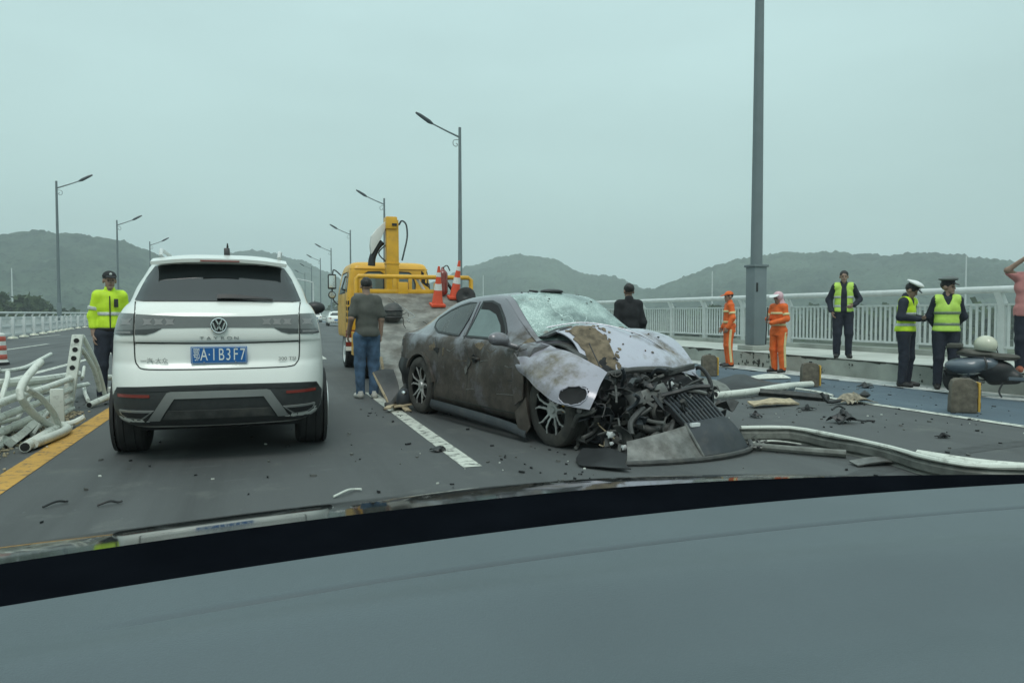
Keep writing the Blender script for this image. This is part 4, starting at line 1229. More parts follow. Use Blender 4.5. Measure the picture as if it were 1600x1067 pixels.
# panel gaps as narrow dark recess strips
def gap(pts, w=.009, ax='y', nm="panel_gap", off=.003):
    return panel(B, strip_poly(catmull(pts, 3), w), ax, nm, M_seam, suv, off=off, depth=.010, s=.03)
gate = [(-.672, 1.352), (-.650, 1.25), (-.650, 1.05), (-.645, .88), (-.622, .825), (-.575, .797), (-.4, .79), (0, .788), (.4, .79), (.575, .797), (.622, .825), (.645, .88), (.650, 1.05), (.650, 1.25), (.672, 1.352)]
gap(gate)
gap([(-.64, 1.012), (-.3, 1.004), (0, 1.002), (.3, 1.004), (.64, 1.012)], .012, nm="tailgate_crease")
# lamp band
def mir(p): return [(-x, z) for x, z in p][::-1]
band = [(-.640, 1.115), (-.42, 1.130), (-.02, 1.135), (.42, 1.130), (.640, 1.115), (.640, 1.243), (.30, 1.226), (0, 1.222), (-.30, 1.226), (-.640, 1.243)]
panel(B, band, 'y', "light_bar", M_lampband, suv, off=.006, depth=.016)
lampO = [(.655, 1.075), (.76, 1.070), (.828, 1.078), (.800, 1.235), (.78, 1.252), (.655, 1.246)]
lampL = [(.655, 1.075), (.56, 1.075), (.50, 1.092), (.44, 1.122), (.40, 1.128), (.645, 1.118)]
for sg in (1, -1):
    q = (lambda p: p) if sg > 0 else mir
    panel(B, q(lampO), 'y', "tail_lamp", M_lampband, suv, off=.008, depth=.02, s=.04)
    panel(B, q([(.64, 1.118), (.44, 1.126), (.50, 1.092), (.56, 1.076), (.64, 1.076)]), 'y', "tail_lamp", M_lampdark, suv, off=.006, depth=.016, s=.04)
    panel(B, q([(.655, 1.078), (.818, 1.080), (.812, 1.112), (.655, 1.116)]), 'y', "lamp_inset", M_lampdark, suv, off=.010, depth=.004, s=.04)
    panel(B, q([(.67, 1.088), (.80, 1.089), (.797, 1.102), (.67, 1.104)]), 'y', "lamp_inset", M_lampcell, suv, off=.012, depth=.004, s=.04)
    for i in range(4):
        x0 = .34 + i * .085 if i < 3 else .665
        w_ = .075 if i < 3 else .10
        c = [(x0, 1.155), (x0 + w_ * .55, 1.158), (x0 + w_, 1.150), (x0 + w_ * .8, 1.178), (x0 + w_, 1.208), (x0 + w_ * .5, 1.200), (x0, 1.206), (x0 + w_ * .22, 1.180)]
        panel(B, q(c), 'y', "lamp_cell", M_lampcell, suv, off=.0105 if i == 3 else .0085, depth=.004, s=.03)
    # reflectors, exhaust trims, side cladding, wheels arches
    panel(B, q([(.53, .568), (.775, .572), (.775, .598), (.53, .592)]), 'y', "reflector", M_refl, suv, off=.014, depth=.012, s=.05)
    panel(B, q([(.50, .462), (.765, .468), (.755, .435), (.705, .402), (.585, .396)]), 'y', "exhaust_trim", M_silver, suv, off=.022, depth=.03, s=.025)
    panel(B, q([(.53, .450), (.745, .455), (.735, .433), (.695, .412), (.595, .407)]), 'y', "exhaust_mouth", M_blackm, suv, off=.026, depth=.006, s=.025)
gap([(-.03, 1.224), (.03, 1.224)], .001)
# lower bumper cladding, strip and silver brace
panel(B, [(-.79, .345), (-.66, .322), (0, .315), (.66, .322), (.79, .345), (.84, .46), (.845, .565), (.79, .648), (.70, .655), (0, .665), (-.70, .655), (-.79, .648), (-.845, .565), (-.84, .46)], 'y', "bumper_cladding", M_clad, suv, off=.006, depth=.02, s=.06)
panel(B, [(-.77, .645), (.77, .645), (.81, .612), (0, .626), (-.81, .612)], 'y', "bumper_lip", M_black, suv, off=.012, depth=.012)
brace = [(-.55, .380), (-.46, .380), (-.345, .555), (.345, .555), (.46, .380), (.55, .380), (.40, .602), (.37, .612), (-.37, .612), (-.40, .602)]
panel(B, brace, 'y', "bumper_brace", M_silver, suv, off=.020, depth=.03, s=.05)
panel(B, [(-.44, .385), (-.40, .455), (.40, .455), (.44, .385)], 'y', "skid_plate", M_junk1, suv, off=.012, depth=.014)
# number plate with its characters
pl = MB().box((0, 0, 0), (.440, .008, .142)).build("number_plate", M_plate, suv, bevel=.003); pl.location = (.0, .052, .905); pl.rotation_euler = (R(3), 0, 0)
MB().prism([(-.212, -.066), (.212, -.066), (.212, .066), (-.212, .066)], .001, 'y', -.0052).build("plate_border", M_letter, pl)
MB().prism([(-.209, -.063), (.209, -.063), (.209, .063), (-.209, .063)], .001, 'y', -.0062).build("plate_field", M_plate, pl)
for ch, x in (("\u9102", -.175), ("A", -.118), ("\u00b7", -.077), ("1", -.042), ("B", .016), ("3", .072), ("F", .128), ("7", .183)):
    text_mesh(ch, .115 if ch == "\u9102" else (.142 if ch != "\u00b7" else .12), M_letter, "plate_character", pl, (x, -.008, .0 if ch != "\u9102" else -.002), (R(90), 0, 0), .0012, .46 if ch == "\u9102" else .62)
for x in (-.118, .128):
    MB().cyl((x, -.006, .058), (x, -.011, .058), .006, n=8).cyl((x, -.006, -.058), (x, -.011, -.058), .006, n=8).build("plate_screw", M_steel, pl)
# round badge with its V over W monogram
bd = empty("badge", (0.0, .066, 1.150)); bd.parent = suv
MB().cyl((0, .012, 0), (0, -.012, 0), .066, n=36).build("badge_disc", M_black, bd)
prof = [(.066, -.012), (.066, -.020), (.060, -.022), (.055, -.020), (.055, -.012)]
MB().lathe(prof, axis='y', n=36).build("badge_ring", M_chrome, bd)
lg = MB()
for a, b_ in (((-.022, .046), (0, .004)), ((.022, .046), (0, .004)), ((-.046, .022), (-.022, -.044)), ((-.022, -.044), (0, -.006)), ((0, -.006), (.022, -.044)), ((.022, -.044), (.046, .022))):
    L = Vector((a[0], -.0165, a[1])); Q = Vector((b_[0], -.0165, b_[1])); d = (Q - L).normalized(); nn = Vector((-d.z, 0, d.x)) * .0055
    L2 = L - d * .003; Q2 = Q + d * .003
    pts = [L2 + nn, Q2 + nn, Q2 - nn, L2 - nn]
    lg.add([p + Vector((0, dy, 0)) for dy in (-.005, .005) for p in pts], [(0, 1, 2, 3), (7, 6, 5, 4), (0, 4, 5, 1), (1, 5, 6, 2), (2, 6, 7, 3), (3, 7, 4, 0)])
lg.build("badge_monogram", M_chrome, bd)
for ch, x in zip("TAYRON", np.linspace(-.135, .135, 6)):
    text_mesh(ch, .036, M_silver, "model_letter", suv, (x, .070, 1.045), (R(90), 0, 0), .002, 1.5)
text_mesh("300 TSI", .042, M_silver, "model_script", suv, (.545, .093, .862), (R(90), 0, R(12)), .002, 1.2)
text_mesh("\u4e00\u6c7d-\u5927\u4f17", .046, M_silver, "model_script", suv, (-.50, .093, .862), (R(90), 0, R(-12)), .002, 1.1)
# wheels
for sx in (-1, 1):
    for yy in (.90, 3.62):
        w = tyre_obj("wheel", .365, .245, M_tyre, suv, (sx * .765, yy, .365))
        MB().lathe([(.02, .09 * sx), (.20, .095 * sx), (.245, .11 * sx), (.245, -.08 * sx)], axis='x', n=28).build("rim", M_rim_s, w)
        n = 22
        arch = [(yy + .43 * math.cos(PI * i / n), .36 + .43 * math.sin(PI * i / n)) for i in range(n + 1)] + [(yy - .43, .31), (yy + .43, .31)]
        panel(B, arch, 'x', "wheel_arch", M_clad, suv, off=.012, depth=.02, s=.07, sign=sx)
        well = [(yy + .385 * math.cos(PI * i / n), .36 + .385 * math.sin(PI * i / n)) for i in range(n + 1)] + [(yy - .385, .31), (yy + .385, .31)]
        panel(B, well, 'x', "wheel_well", M_blackm, suv, off=.015, depth=.02, s=.07, sign=sx)
        f = MB().lathe([(.02, .0), (.20, .01), (.245, .02), (.27, .012), (.355, .010), (.365, -.02)], axis='x', n=32)
        o = f.build("wheel_face", M_tyre, w); o.location = (sx * .142, 0, 0); o.scale = (sx, 1, 1)
        o2 = MB().lathe([(.02, .014), (.19, .018), (.235, .026), (.24, .01)], axis='x', n=28).build("rim_face", M_rim_s, w); o2.location = (sx * .145, 0, 0); o2.scale = (sx, 1, 1)
    panel(B, [(1.35, .31), (3.15, .31), (3.15, .44), (1.35, .44)], 'x', "sill", M_clad, suv, off=.012, depth=.02, s=.1, sign=sx)
    panel(B, [(.75, 1.40), (1.0, 1.56), (1.5, 1.63), (2.0, 1.58), (2.6, 1.36), (1.6, 1.35), (.8, 1.345)], 'x', "side_window", M_glass, suv, off=.004, depth=.01, s=.08, sign=sx)
    for yy in (1.35, 2.35):
        panel(B, strip_poly([(yy, .46), (yy, 1.33)], .008), 'x', "door_gap", M_seam, suv, off=.001, depth=.006, s=.08, sign=sx)
        panel(B, [(yy + .08, 1.06), (yy + .28, 1.06), (yy + .28, 1.09), (yy + .08, 1.09)], 'x', "door_handle", M_suv, suv, off=.03, depth=.03, s=.05, sign=sx)
    # mirror, roof rail
    mv, mf = sdf([('e', (sx * .955, 2.62, 1.32), (.115, .075, .075), None), ('c', (sx * .80, 2.64, 1.26), (sx * .9, 2.64, 1.29), .03, .03)], .012, .03)
    mesh_obj("wing_mirror", mv, mf, M_black, suv, 60)
    MB().tube([(sx * .50, .66, 1.762), (sx * .505, .74, 1.815), (sx * .52, 1.0, 1.832), (sx * .53, 1.8, 1.825), (sx * .53, 2.1, 1.78)], .017, 8, smooth=4).build("roof_rail", M_rail, suv)
# roof fin, underbody
mb = MB().prism([(.78, 1.79), (1.02, 1.79), (.86, 1.845), (.80, 1.86)], .05, 'x', -.0); mb.build("roof_fin", M_black, suv, bevel=.008).location = (.015, 0, 0)
MB().tube([(.045, .86, 1.85), (.045, .84, 1.905)], [.012, .005], 8).build("roof_aerial", M_black, suv)
MB().box((0, 2.4, .31), (1.30, 4.0, .12)).build("underbody", M_blackm, suv)
MB().cyl((-.6, .90, .30), (.6, .90, .30), .05).build("rear_axle", M_blackm, suv)

# ================================================================== WRECKED SALOON (x = forward, y = its left side)
WR = empty("wrecked_car", (2.80, 9.33, 0), R(-77.13), "wrecked muddy grey saloon with its front end torn open and bonnet crumpled", "car")
SEC = [(-.95, .66, .42, .86, .50, .90, .92), (-.90, .78, .34, .93, .56, .97, .99), (-.82, .855, .28, .98, .60, 1.01, 1.03), (-.65, .905, .24, 1.0, .60, 1.06, 1.10), (-.40, .945, .20, 1.0, .60, 1.14, 1.19), (-.1, .96, .18, 1.0, .605, 1.25, 1.31),
       (.23, .955, .17, .99, .61, 1.35, 1.40), (.67, .945, .16, .98, .615, 1.42, 1.47), (1.19, .94, .16, .97, .61, 1.445, 1.50), (1.5, .94, .16, .965, .60, 1.42, 1.485), (1.7, .94, .16, .96, .62, 1.34, 1.42),
       (2.0, .94, .16, .955, .675, 1.14, 1.22), (2.3, .94, .16, .945, .72, .97, 1.03), (2.48, .935, .16, .92, .70, .93, .97)]
def half_profile(hw, zb, belt, rv, rz, cz):
    return [(0, zb), (hw * .80, zb), (hw * .955, zb + .035), (hw * .985, zb + .15), (hw * .985, .45 if zb < .3 else zb + .2), (hw, .62), (hw * .985, .76), (hw * .965, belt - .08), (hw * .925, belt - .012), (hw * .895, belt + .004),
            (rv + (hw * .895 - rv) * .55, belt + (rz - belt) * .42), (rv + (hw * .895 - rv) * .16, belt + (rz - belt) * .84), (rv * .955, rz + (cz - rz) * .15), (rv * .82, rz + (cz - rz) * .42), (rv * .5, cz - (cz - rz) * .22), (0, cz)]
secs = [np.array(s, float) for s in catmull(SEC, 3)]
rings = []
for u, hw, zb, belt, rv, rz, cz in secs:
    hpf = [p for p in half_profile(hw, zb, belt, rv, rz, cz)]
    hpf = [tuple(p) for p in catmull(hpf, 2)]
    rings.append([(u, -v, z) for v, z in hpf] + [(u, v, z) for v, z in hpf[-2:0:-1]])
n = len(rings[0]); mb = MB()
f = [(i * n + j, (i + 1) * n + j, (i + 1) * n + (j + 1) % n, i * n + (j + 1) % n) for i in range(len(rings) - 1) for j in range(n)]
for b0, fl in ((0, 0), ((len(rings) - 1) * n, 1)):
    for j in range(n // 2):
        q = tuple(dict.fromkeys((b0 + j, b0 + j + 1, b0 + (n - j - 1) % n, b0 + (n - j) % n)))
        if len(q) >= 3: f.append(q)
V = np.array([p for r in rings for p in r])
dn = wob(V * (1, .6, 1), 7, 3) * .007 * (V[:, 2] < 1.05) * (V[:, 1] < -.5)      # dents on the near flank
for (du, dz, rr, am) in ((1.36, .70, .17, .045), (.42, .80, .14, .030), (.05, .86, .2, .02), (1.05, .62, .22, .02), (2.1, .55, .22, .022)):
    dn += am * np.exp(-((V[:, 0] - du) ** 2 + (V[:, 2] - dz) ** 2) / (rr * rr)) * (V[:, 1] < -.5)
V[:, 1] += dn
mb.add(V, f)
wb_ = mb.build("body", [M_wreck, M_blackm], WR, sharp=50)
B = shell_bvh(wb_)
def cut_wells(o_, spots, r, m):
    for (u, v0, v1, z) in spots:
        c_ = MB().cyl((u, v0, z), (u, v1, z), r, n=40).build("cutter", m)
        c_.parent = o_.parent
        md = o_.modifiers.new("cut", 'BOOLEAN'); md.operation = 'DIFFERENCE'; md.object = c_; md.solver = 'EXACT'; md.use_self = True; md.material_mode = 'TRANSFER'
        dg = bpy.context.evaluated_depsgraph_get(); dg.update()
        me = bpy.data.meshes.new_from_object(o_.evaluated_get(dg)); o_.modifiers.clear(); o_.data = me
        bpy.data.objects.remove(c_)
    for p in o_.data.polygons: p.use_smooth = True
    o_.data.set_sharp_from_angle(angle=R(40))
cut_wells(wb_, [(0, -1.3, -.60, .36), (0, .60, 1.3, .36)], .385, M_blackm)
wp = lambda poly, nm, m, **k: panel(B, poly, 'v', nm, m, WR, sign=-1, **k)
wins_r = [(.07, 1.19), (.05, 1.14), (.10, 1.085), (.28, 1.025), (.86, .995), (.98, 1.375), (.78, 1.375), (.58, 1.345), (.33, 1.285)]
wins_f = [(1.03, .99), (1.10, 1.385), (1.30, 1.385), (1.46, 1.345), (1.66, 1.205), (1.83, 1.05), (1.90, .975)]
for sg in (-1, 1):
    panel(B, wins_r, 'v', "rear_side_window", M_wglass, WR, off=.004, depth=.012, sign=sg)
    panel(B, wins_f, 'v', "front_side_window", M_wglass2, WR, off=.004, depth=.012, sign=sg)
    # black window surrounds, door gaps
    for ring_ in (wins_r, wins_f):
        panel(B, strip_poly(ring_ + [ring_[0]], .022), 'v', "window_seal", M_black, WR, off=.008, depth=.012, s=.06, sign=sg)
    panel(B, strip_poly([(1.00, 1.385), (.99, 1.2), (.99, .99)], .05), 'v', "door_pillar", M_wreck, WR, off=.010, depth=.014, s=.06, sign=sg)
    for pts in ([(.99, .985), (1.16, .84), (1.21, .68), (1.20, .30)], [(.32, .96), (.44, .80), (.50, .55), (.38, .30)], [(2.28, .90), (2.25, .64), (2.33, .30)], [(.45, .255), (1.2, .25), (2.3, .25)]):
        panel(B, strip_poly(catmull(pts, 4), .011), 'v', "door_gap", M_seam, WR, off=.0015, depth=.008, s=.05, sign=sg)
# open top of the front door window: cabin darkness painted by a matt black panel
wp([(1.12, 1.375), (1.30, 1.378), (1.45, 1.335), (1.64, 1.20), (1.80, 1.06), (1.86, .985), (1.79, .985), (1.66, 1.12), (1.48, 1.24), (1.30, 1.29), (1.115, 1.30)], "dark_cabin_panel", M_blackm, off=.007, depth=.008)
# torn spots on the flank
g = random.Random(4)
def splat(c, r, m, nm, off=.004, sq=1.0):
    k = 11; pts = [(c[0] + r * sq * g.uniform(.5, 1.25) * math.cos(2 * PI * i / k), c[1] + r * g.uniform(.5, 1.25) * math.sin(2 * PI * i / k)) for i in range(k)]
    return wp(pts, nm, m, off=off, depth=.006, s=.04)
splat((1.34, .755), .045, M_blackm, "torn_handle", .014, 2.0)
splat((1.22, .70), .06, M_junk1, "torn_edge", .010, .6)
splat((1.18, .62), .05, M_junk2, "bare_metal_tear", .012, .6)
splat((.42, .815), .035, M_blackm, "torn_handle", .006, 2.2)
splat((.30, .84), .07, M_mud, "mud_patch", .003, 1.2); splat((.62, .80), .06, M_mud, "mud_patch", .003, .8)
for k_ in range(9):
    u0 = g.uniform(.3, 2.1); z0 = g.uniform(.35, .9); L_ = g.uniform(.12, .45)
    wp(strip_poly([(u0, z0), (u0 + L_ * .5, z0 + g.uniform(-.02, .02)), (u0 + L_, z0 + g.uniform(-.05, .03))], g.uniform(.004, .012)), "scrape", [M_junk2, M_seam, M_junk2, M_mud][k_ % 4], off=.003, depth=.004, s=.05)
splat((2.27, .60), .04, M_junk1, "side_marker", .012, 2.0)
splat((1.45, .90), .05, M_mud, "mud_patch", .003, 2.0); splat((2.25, 1.0), .06, M_mud, "mud_patch", .004, .8)
wp([(1.30, .775), (1.47, .765), (1.47, .745), (1.30, .752)], "door_handle", M_wreck, off=.032, depth=.03, s=.05)
# sills, hanging at the front
patch([[(.40, -.965, .215), (1.2, -.955, .195), (2.0, -.955, .17), (2.50, -.95, .135)], [(.40, -.985, .14), (1.2, -.98, .12), (2.0, -.985, .10), (2.52, -.98, .06)], [(.42, -.93, .10), (1.2, -.92, .085), (2.0, -.93, .06), (2.50, -.93, .03)]], sub=4, thick=.012, dent=.006, dfreq=9).build("sill", M_junk3, WR)
patch([[(2.30, -.955, .28), (2.42, -.96, .36), (2.50, -.955, .44)], [(2.36, -.965, .14), (2.45, -.97, .2), (2.53, -.96, .3)], [(2.46, -.96, .05), (2.52, -.965, .10), (2.56, -.95, .16)]], sub=3, thick=.01, dent=.01).build("torn_sheet", M_wreck, WR)
# wing mirror
mv, mf = sdf([('e', (2.12, -1.06, 1.0), (.045, .105, .066), None), ('c', (2.14, -1.0, .985), (2.13, -1.10, .99), .058, .046), ('c', (2.14, -.97, .95), (2.22, -.89, .915), .030, .028)], .010, .03)
mesh_obj("wing_mirror", mv, mf, M_wreck, WR, 60)
# rear lamp stub and open rear corner
panel(B, [(-.86, .93), (-.66, .955), (-.60, .925), (-.80, .885)], 'v', "tail_lamp", M_lampband, WR, off=.004, depth=.01, s=.05, sign=-1)
splat((-.70, .77), .05, M_junk2, "torn_edge", .006)
patch([[(-.34, -.93, .66), (-.42, -.95, .67), (-.58, -.93, .68)], [(-.30, -.95, .50), (-.44, -.99, .52), (-.66, -.95, .56)], [(-.30, -.93, .36), (-.42, -.96, .38), (-.50, -.95, .42)], [(-.32, -.90, .24), (-.38, -.92, .26), (-.42, -.92, .30)]], sub=4, thick=.01, dent=.012).build("torn_bumper_corner", M_black, WR)
# windscreen, crazed and pushed in; roof lining edge, sensor pod with its loose cable
panel(B, [(1.50, -.53), (1.475, -.3), (1.46, 0), (1.475, .3), (1.50, .53), (1.9, .60), (2.31, .665), (2.40, .35), (2.43, 0), (2.40, -.35), (2.31, -.665), (1.9, -.60)], 'z', "windscreen", M_craze, WR, off=.006, depth=.014, s=.06)
panel(B, strip_poly([(1.50, -.56), (1.9, -.635), (2.33, -.70)], .05), 'z', "screen_pillar_trim", M_wreck, WR, off=.012, depth=.014, s=.06)
mv, mf = sdf([('e', (1.46, .06, 1.505), (.10, .15, .030), None), ('c', (1.42, -.12, 1.50), (1.38, -.2, 1.515), .016, .010)], .010, .02)
mesh_obj("roof_sensor", mv, mf, M_black, WR, 60)
for i in range(16):
    u = g.uniform(.9, 2.3); v = g.uniform(-.5, .5)
    h, nn, _, _ = B.ray_cast(Vector((u, v, 4)), Vector((0, 0, -1)))
    MB().ball(h + nn * .004, (g.uniform(.008, .02), g.uniform(.008, .018), .008), 7, .3, i).build("mud_clod", M_tar, WR)
# wheels
def alloy(parent_w, sign=1):
    MB().lathe([(.262, -.10), (.258, .06), (.268, .098), (.276, .102), (.276, .080), (.270, -.10)], axis='x', n=40).build("rim", M_rim_d, parent_w, sharp=30)
    MB().lathe([(.266, .100), (.277, .104), (.277, .096)], axis='x', n=40).build("rim_lip", M_rim_s, parent_w, sharp=30)
    MB().lathe([(.0, .02), (.17, .02), (.175, -.01)], axis='x', n=28).build("brake_disc", M_steel, parent_w)
    MB().lathe([(.255, -.03), (.0, -.03)], axis='x', n=28).build("wheel_back", M_blackm, parent_w)
    MB().box((.03, .13, .06), (.05, .07, .15)).build("brake_caliper", M_yedge, parent_w, bevel=.01)
    MB().lathe([(.0, .098), (.03, .098), (.036, .09), (.036, .08), (.070, .086), (.075, .02)], axis='x', n=20).build("hub", M_rim_s, parent_w)
    for i in range(5):
        a = 2 * PI * i / 5 + .35; ca, sa = math.cos(a), math.sin(a)
        P = lambda r, o, x: (x, r * ca - o * sa, r * sa + o * ca)
        dk = MB(); sv = MB()
        out = [(.05, .026, .082), (.115, .034, .102), (.165, .046, .112), (.262, .122, .110)]
        for sg in (-1, 1):
            for q in range(3):
                r0, o0, x0 = out[q]; r1, o1, x1 = out[q + 1]
                w0, w1 = .018, .018
                A0, A1 = sg * o0, sg * o1; I0, I1 = sg * (o0 - w0), sg * (o1 - w1 - .012)
                dk.add([P(r0, I0, x0 - .012), P(r1, I1, x1 - .012), P(r1, A1, x1 - .004), P(r0, A0, x0 - .004), P(r0, I0, x0 - .05), P(r1, I1, x1 - .05), P(r1, A1, x1 - .05), P(r0, A0, x0 - .05)],
                       [(0, 1, 2, 3), (7, 6, 5, 4), (0, 4, 5, 1), (2, 6, 7, 3), (1, 5, 6, 2), (0, 3, 7, 4)])
                J0, J1 = sg * (o0 - .014), sg * (o1 - .020)
                sv.add([P(r0, J0, x0), P(r1, J1, x1), P(r1, A1, x1), P(r0, A0, x0), P(r0, J0, x0 - .012), P(r1, J1, x1 - .012), P(r1, A1, x1 - .012), P(r0, A0, x0 - .012)],
                       [(0, 1, 2, 3), (7, 6, 5, 4), (0, 4, 5, 1), (2, 6, 7, 3), (1, 5, 6, 2), (0, 3, 7, 4)])
        dk.build("spoke", M_rim_d, parent_w); sv.build("spoke_edge", M_rim_s, parent_w)
for (u, v, s_) in ((2.81, -.785, -1), (0.0, -.84, -1), (0.0, .84, 1), (2.60, .70, 1)):
    w = tyre_obj("wheel", .355, .25, M_tyremud, WR, (u, v, .353))
    w.rotation_euler = (0, R(3) if u > 1 else 0, R(-90 if s_ < 0 else 90) + (R(2) if u > 1 else 0))
    alloy(w)
    for ch_ in w.children: ch_.scale = (1.03, 1.11, 1.11)
# rear arch: dark well and a rolled lip
nn_ = 24
lip = [(.398 * math.cos(PI * (i + .2) / nn_), .36 + .398 * math.sin(PI * (i + .2) / nn_)) for i in range(1, nn_)]
wp(strip_poly(lip, .035), "arch_lip", M_wreck, off=.028, depth=.03, s=.05)
# front wing sagging over the wheel, with the empty headlamp hole
fd = patch([[(2.28, -.70, .945), (2.50, -.66, .925), (2.85, -.61, .84), (3.08, -.55, .765), (3.16, -.50, .70)], [(2.26, -.865, .86), (2.52, -.865, .845), (2.84, -.84, .76), (3.09, -.79, .68), (3.27, -.66, .62)],
            [(2.30, -.955, .76), (2.54, -.975, .73), (2.82, -.985, .655), (3.08, -.95, .575), (3.33, -.76, .52)], [(2.44, -.965, .66), (2.60, -1.00, .625), (2.84, -1.025, .535), (3.08, -1.0, .445), (3.33, -.83, .40)]], sub=14, thick=.008, dent=-.018, dfreq=8, seed=2)
fdo = fd.build("front_wing", M_wreckfend, WR)
FB = shell_bvh(fdo)
rim_ = []
for k_ in range(29):
    a_ = 2 * PI * k_ / 28; u_, z_ = 3.185 + .105 * math.cos(a_) - .015 * math.sin(a_), .518 + .082 * math.sin(a_)
    h_, n__, _, _ = FB.ray_cast(Vector((u_, -5, z_)), Vector((0, 1, 0)))
    if h_ is None: h_, n__, _, _ = FB.find_nearest(Vector((u_, -.88, z_)))
    rim_.append(h_ + Vector((0, -.003, 0)))
bm_ = bmesh.new(); bm_.from_mesh(fdo.data)
kill = [f_ for f_ in bm_.faces if ((f_.calc_center_median().x - 3.185) / .105) ** 2 + ((f_.calc_center_median().z - .518) / .082) ** 2 < 1.0 and f_.calc_center_median().y < -.66]
bmesh.ops.delete(bm_, geom=kill, context='FACES'); bm_.to_mesh(fdo.data); bm_.free()
MB().tube([p_ + Vector((0, 0, .006 * math.sin(i_ * 2.3))) for i_, p_ in enumerate(rim_)], .007, 7).build("headlamp_rim", M_wreckfend, WR)
cen = sum(rim_[:-1], Vector()) / 28 + Vector((.0, .012, .0))
mb_ = MB(); ring2 = [cen + (p_ - cen) * .85 + Vector((0, .012, 0)) for p_ in rim_[:-1]]
mb_.add(rim_[:-1] + ring2 + [cen + Vector((0, .02, 0))], [(i_, (i_ + 1) % 28, 28 + (i_ + 1) % 28, 28 + i_) for i_ in range(28)] + [(28 + i_, 28 + (i_ + 1) % 28, 56) for i_ in range(28)])
mb_.build("headlamp_hole", M_blackm, WR)
patch([[(2.28, -.955, .86), (2.36, -.96, .80), (2.46, -.965, .70)], [(2.26, -.965, .60), (2.36, -.97, .58), (2.47, -.97, .56)], [(2.30, -.965, .34), (2.38, -.97, .38), (2.46, -.97, .42)]], sub=3, thick=.01, dent=.006).build("wing_rear_panel", M_wreck, WR)
patch([[(2.40, .66, .93), (2.7, .66, .86), (3.0, .62, .74)], [(2.40, .90, .82), (2.75, .92, .72), (3.05, .86, .55)], [(2.45, .95, .60), (2.72, .97, .62), (3.05, .95, .36)]], sub=5, thick=.008, dent=.03, dfreq=8, seed=5).build("front_wing", M_wreckfend, WR)
MB().tube([(2.75, .95, .60), (2.86, .99, .68), (2.98, 1.0, .60), (3.06, .98, .46), (3.08, .96, .3)], .022, 8, smooth=4).build("wheel_arch_liner", M_black, WR)
# crumpled bonnet with a ridge and a patch of dried mud
bon = patch([[(2.36, -.52, 1.075), (2.20, -.12, 1.135), (2.08, .30, 1.125), (2.02, .72, 1.085)], [(2.58, -.49, 1.00), (2.50, -.14, 1.105), (2.44, .33, 1.085), (2.40, .75, 1.05)],
             [(2.82, -.505, .80), (2.74, -.12, .965), (2.72, .33, 1.005), (2.70, .83, .92)], [(2.98, -.49, .705), (2.98, -.14, .765), (3.00, .28, .80), (2.96, .81, .72)], [(3.02, -.47, .675), (3.05, -.14, .69), (3.07, .28, .69), (3.02, .78, .61)]], sub=7, thick=.012, dent=-.030, dfreq=6, seed=9)
bo = bon.build("bonnet", M_wreckhood, WR, sharp=60)
HB = shell_bvh(bo)
mp = [(2.44, -.44), (2.40, -.30), (2.55, -.18), (2.72, -.16), (2.90, -.20), (3.0, -.26), (2.99, -.44), (2.84, -.475), (2.66, -.47)]
g = random.Random(12)
mp = [(a + g.uniform(-.035, .035), b + g.uniform(-.012, .035)) for a, b in densify(mp, .055)]
panel(HB, mp, 'z', "mud_patch", M_mud, WR, off=.010, depth=.012, s=.03)
for i in range(34):
    q_ = mp[g.randrange(len(mp))]; cx_, cy_ = q_[0] + g.gauss(0, .035), q_[1] + g.gauss(.02, .04); r_ = g.uniform(.008, .03)
    sp__ = [(cx_ + r_ * g.uniform(.5, 1.5) * math.cos(2 * PI * k_ / 9), cy_ + r_ * g.uniform(.5, 1.3) * math.sin(2 * PI * k_ / 9)) for k_ in range(9)]
    if HB.ray_cast(Vector((cx_, cy_, 4)), Vector((0, 0, -1)))[0] is not None and -.44 < cy_ < .6: panel(HB, sp__, 'z', "mud_splash", M_mud, WR, off=.006, depth=.007, s=.03)
for i in range(22):
    u = g.uniform(2.2, 2.98); v = g.uniform(-.42, .70); h, nn, _, _ = HB.ray_cast(Vector((u, v, 4)), Vector((0, 0, -1)))
    if h: MB().ball(h + nn * .003, (g.uniform(.006, .018), g.uniform(.006, .018), .008), 7, .35, i).build("mud_clod", M_mud if i % 3 else M_tar, WR)
MB().tube([(2.12, -.5, 1.10), (2.36, -.1, 1.155), (2.74, .30, 1.02), (3.02, .66, .70)], [.006, .016, .014, .006], 6, smooth=6).build("bonnet_ridge", M_wreckhood, WR)
# lifted cowl and dark under-bonnet parts by the screen
patch([[(2.22, -.66, 1.00), (2.16, -.40, 1.075), (2.10, -.15, 1.12)], [(2.40, -.66, 1.02), (2.36, -.42, 1.08), (2.30, -.2, 1.10)]], sub=4, thick=.02, dent=.01).build("scuttle_panel", M_black, WR)
patch([[(2.30, -.70, .96), (2.5, -.64, .97), (2.8, -.58, .84)], [(2.36, -.5, .98), (2.56, -.46, .93), (2.84, -.44, .76)], [(2.42, -.3, .9), (2.6, -.3, .84), (2.86, -.3, .68)]], sub=4, thick=.015, dent=.03, dfreq=14).build("inner_wing", M_junk1, WR)
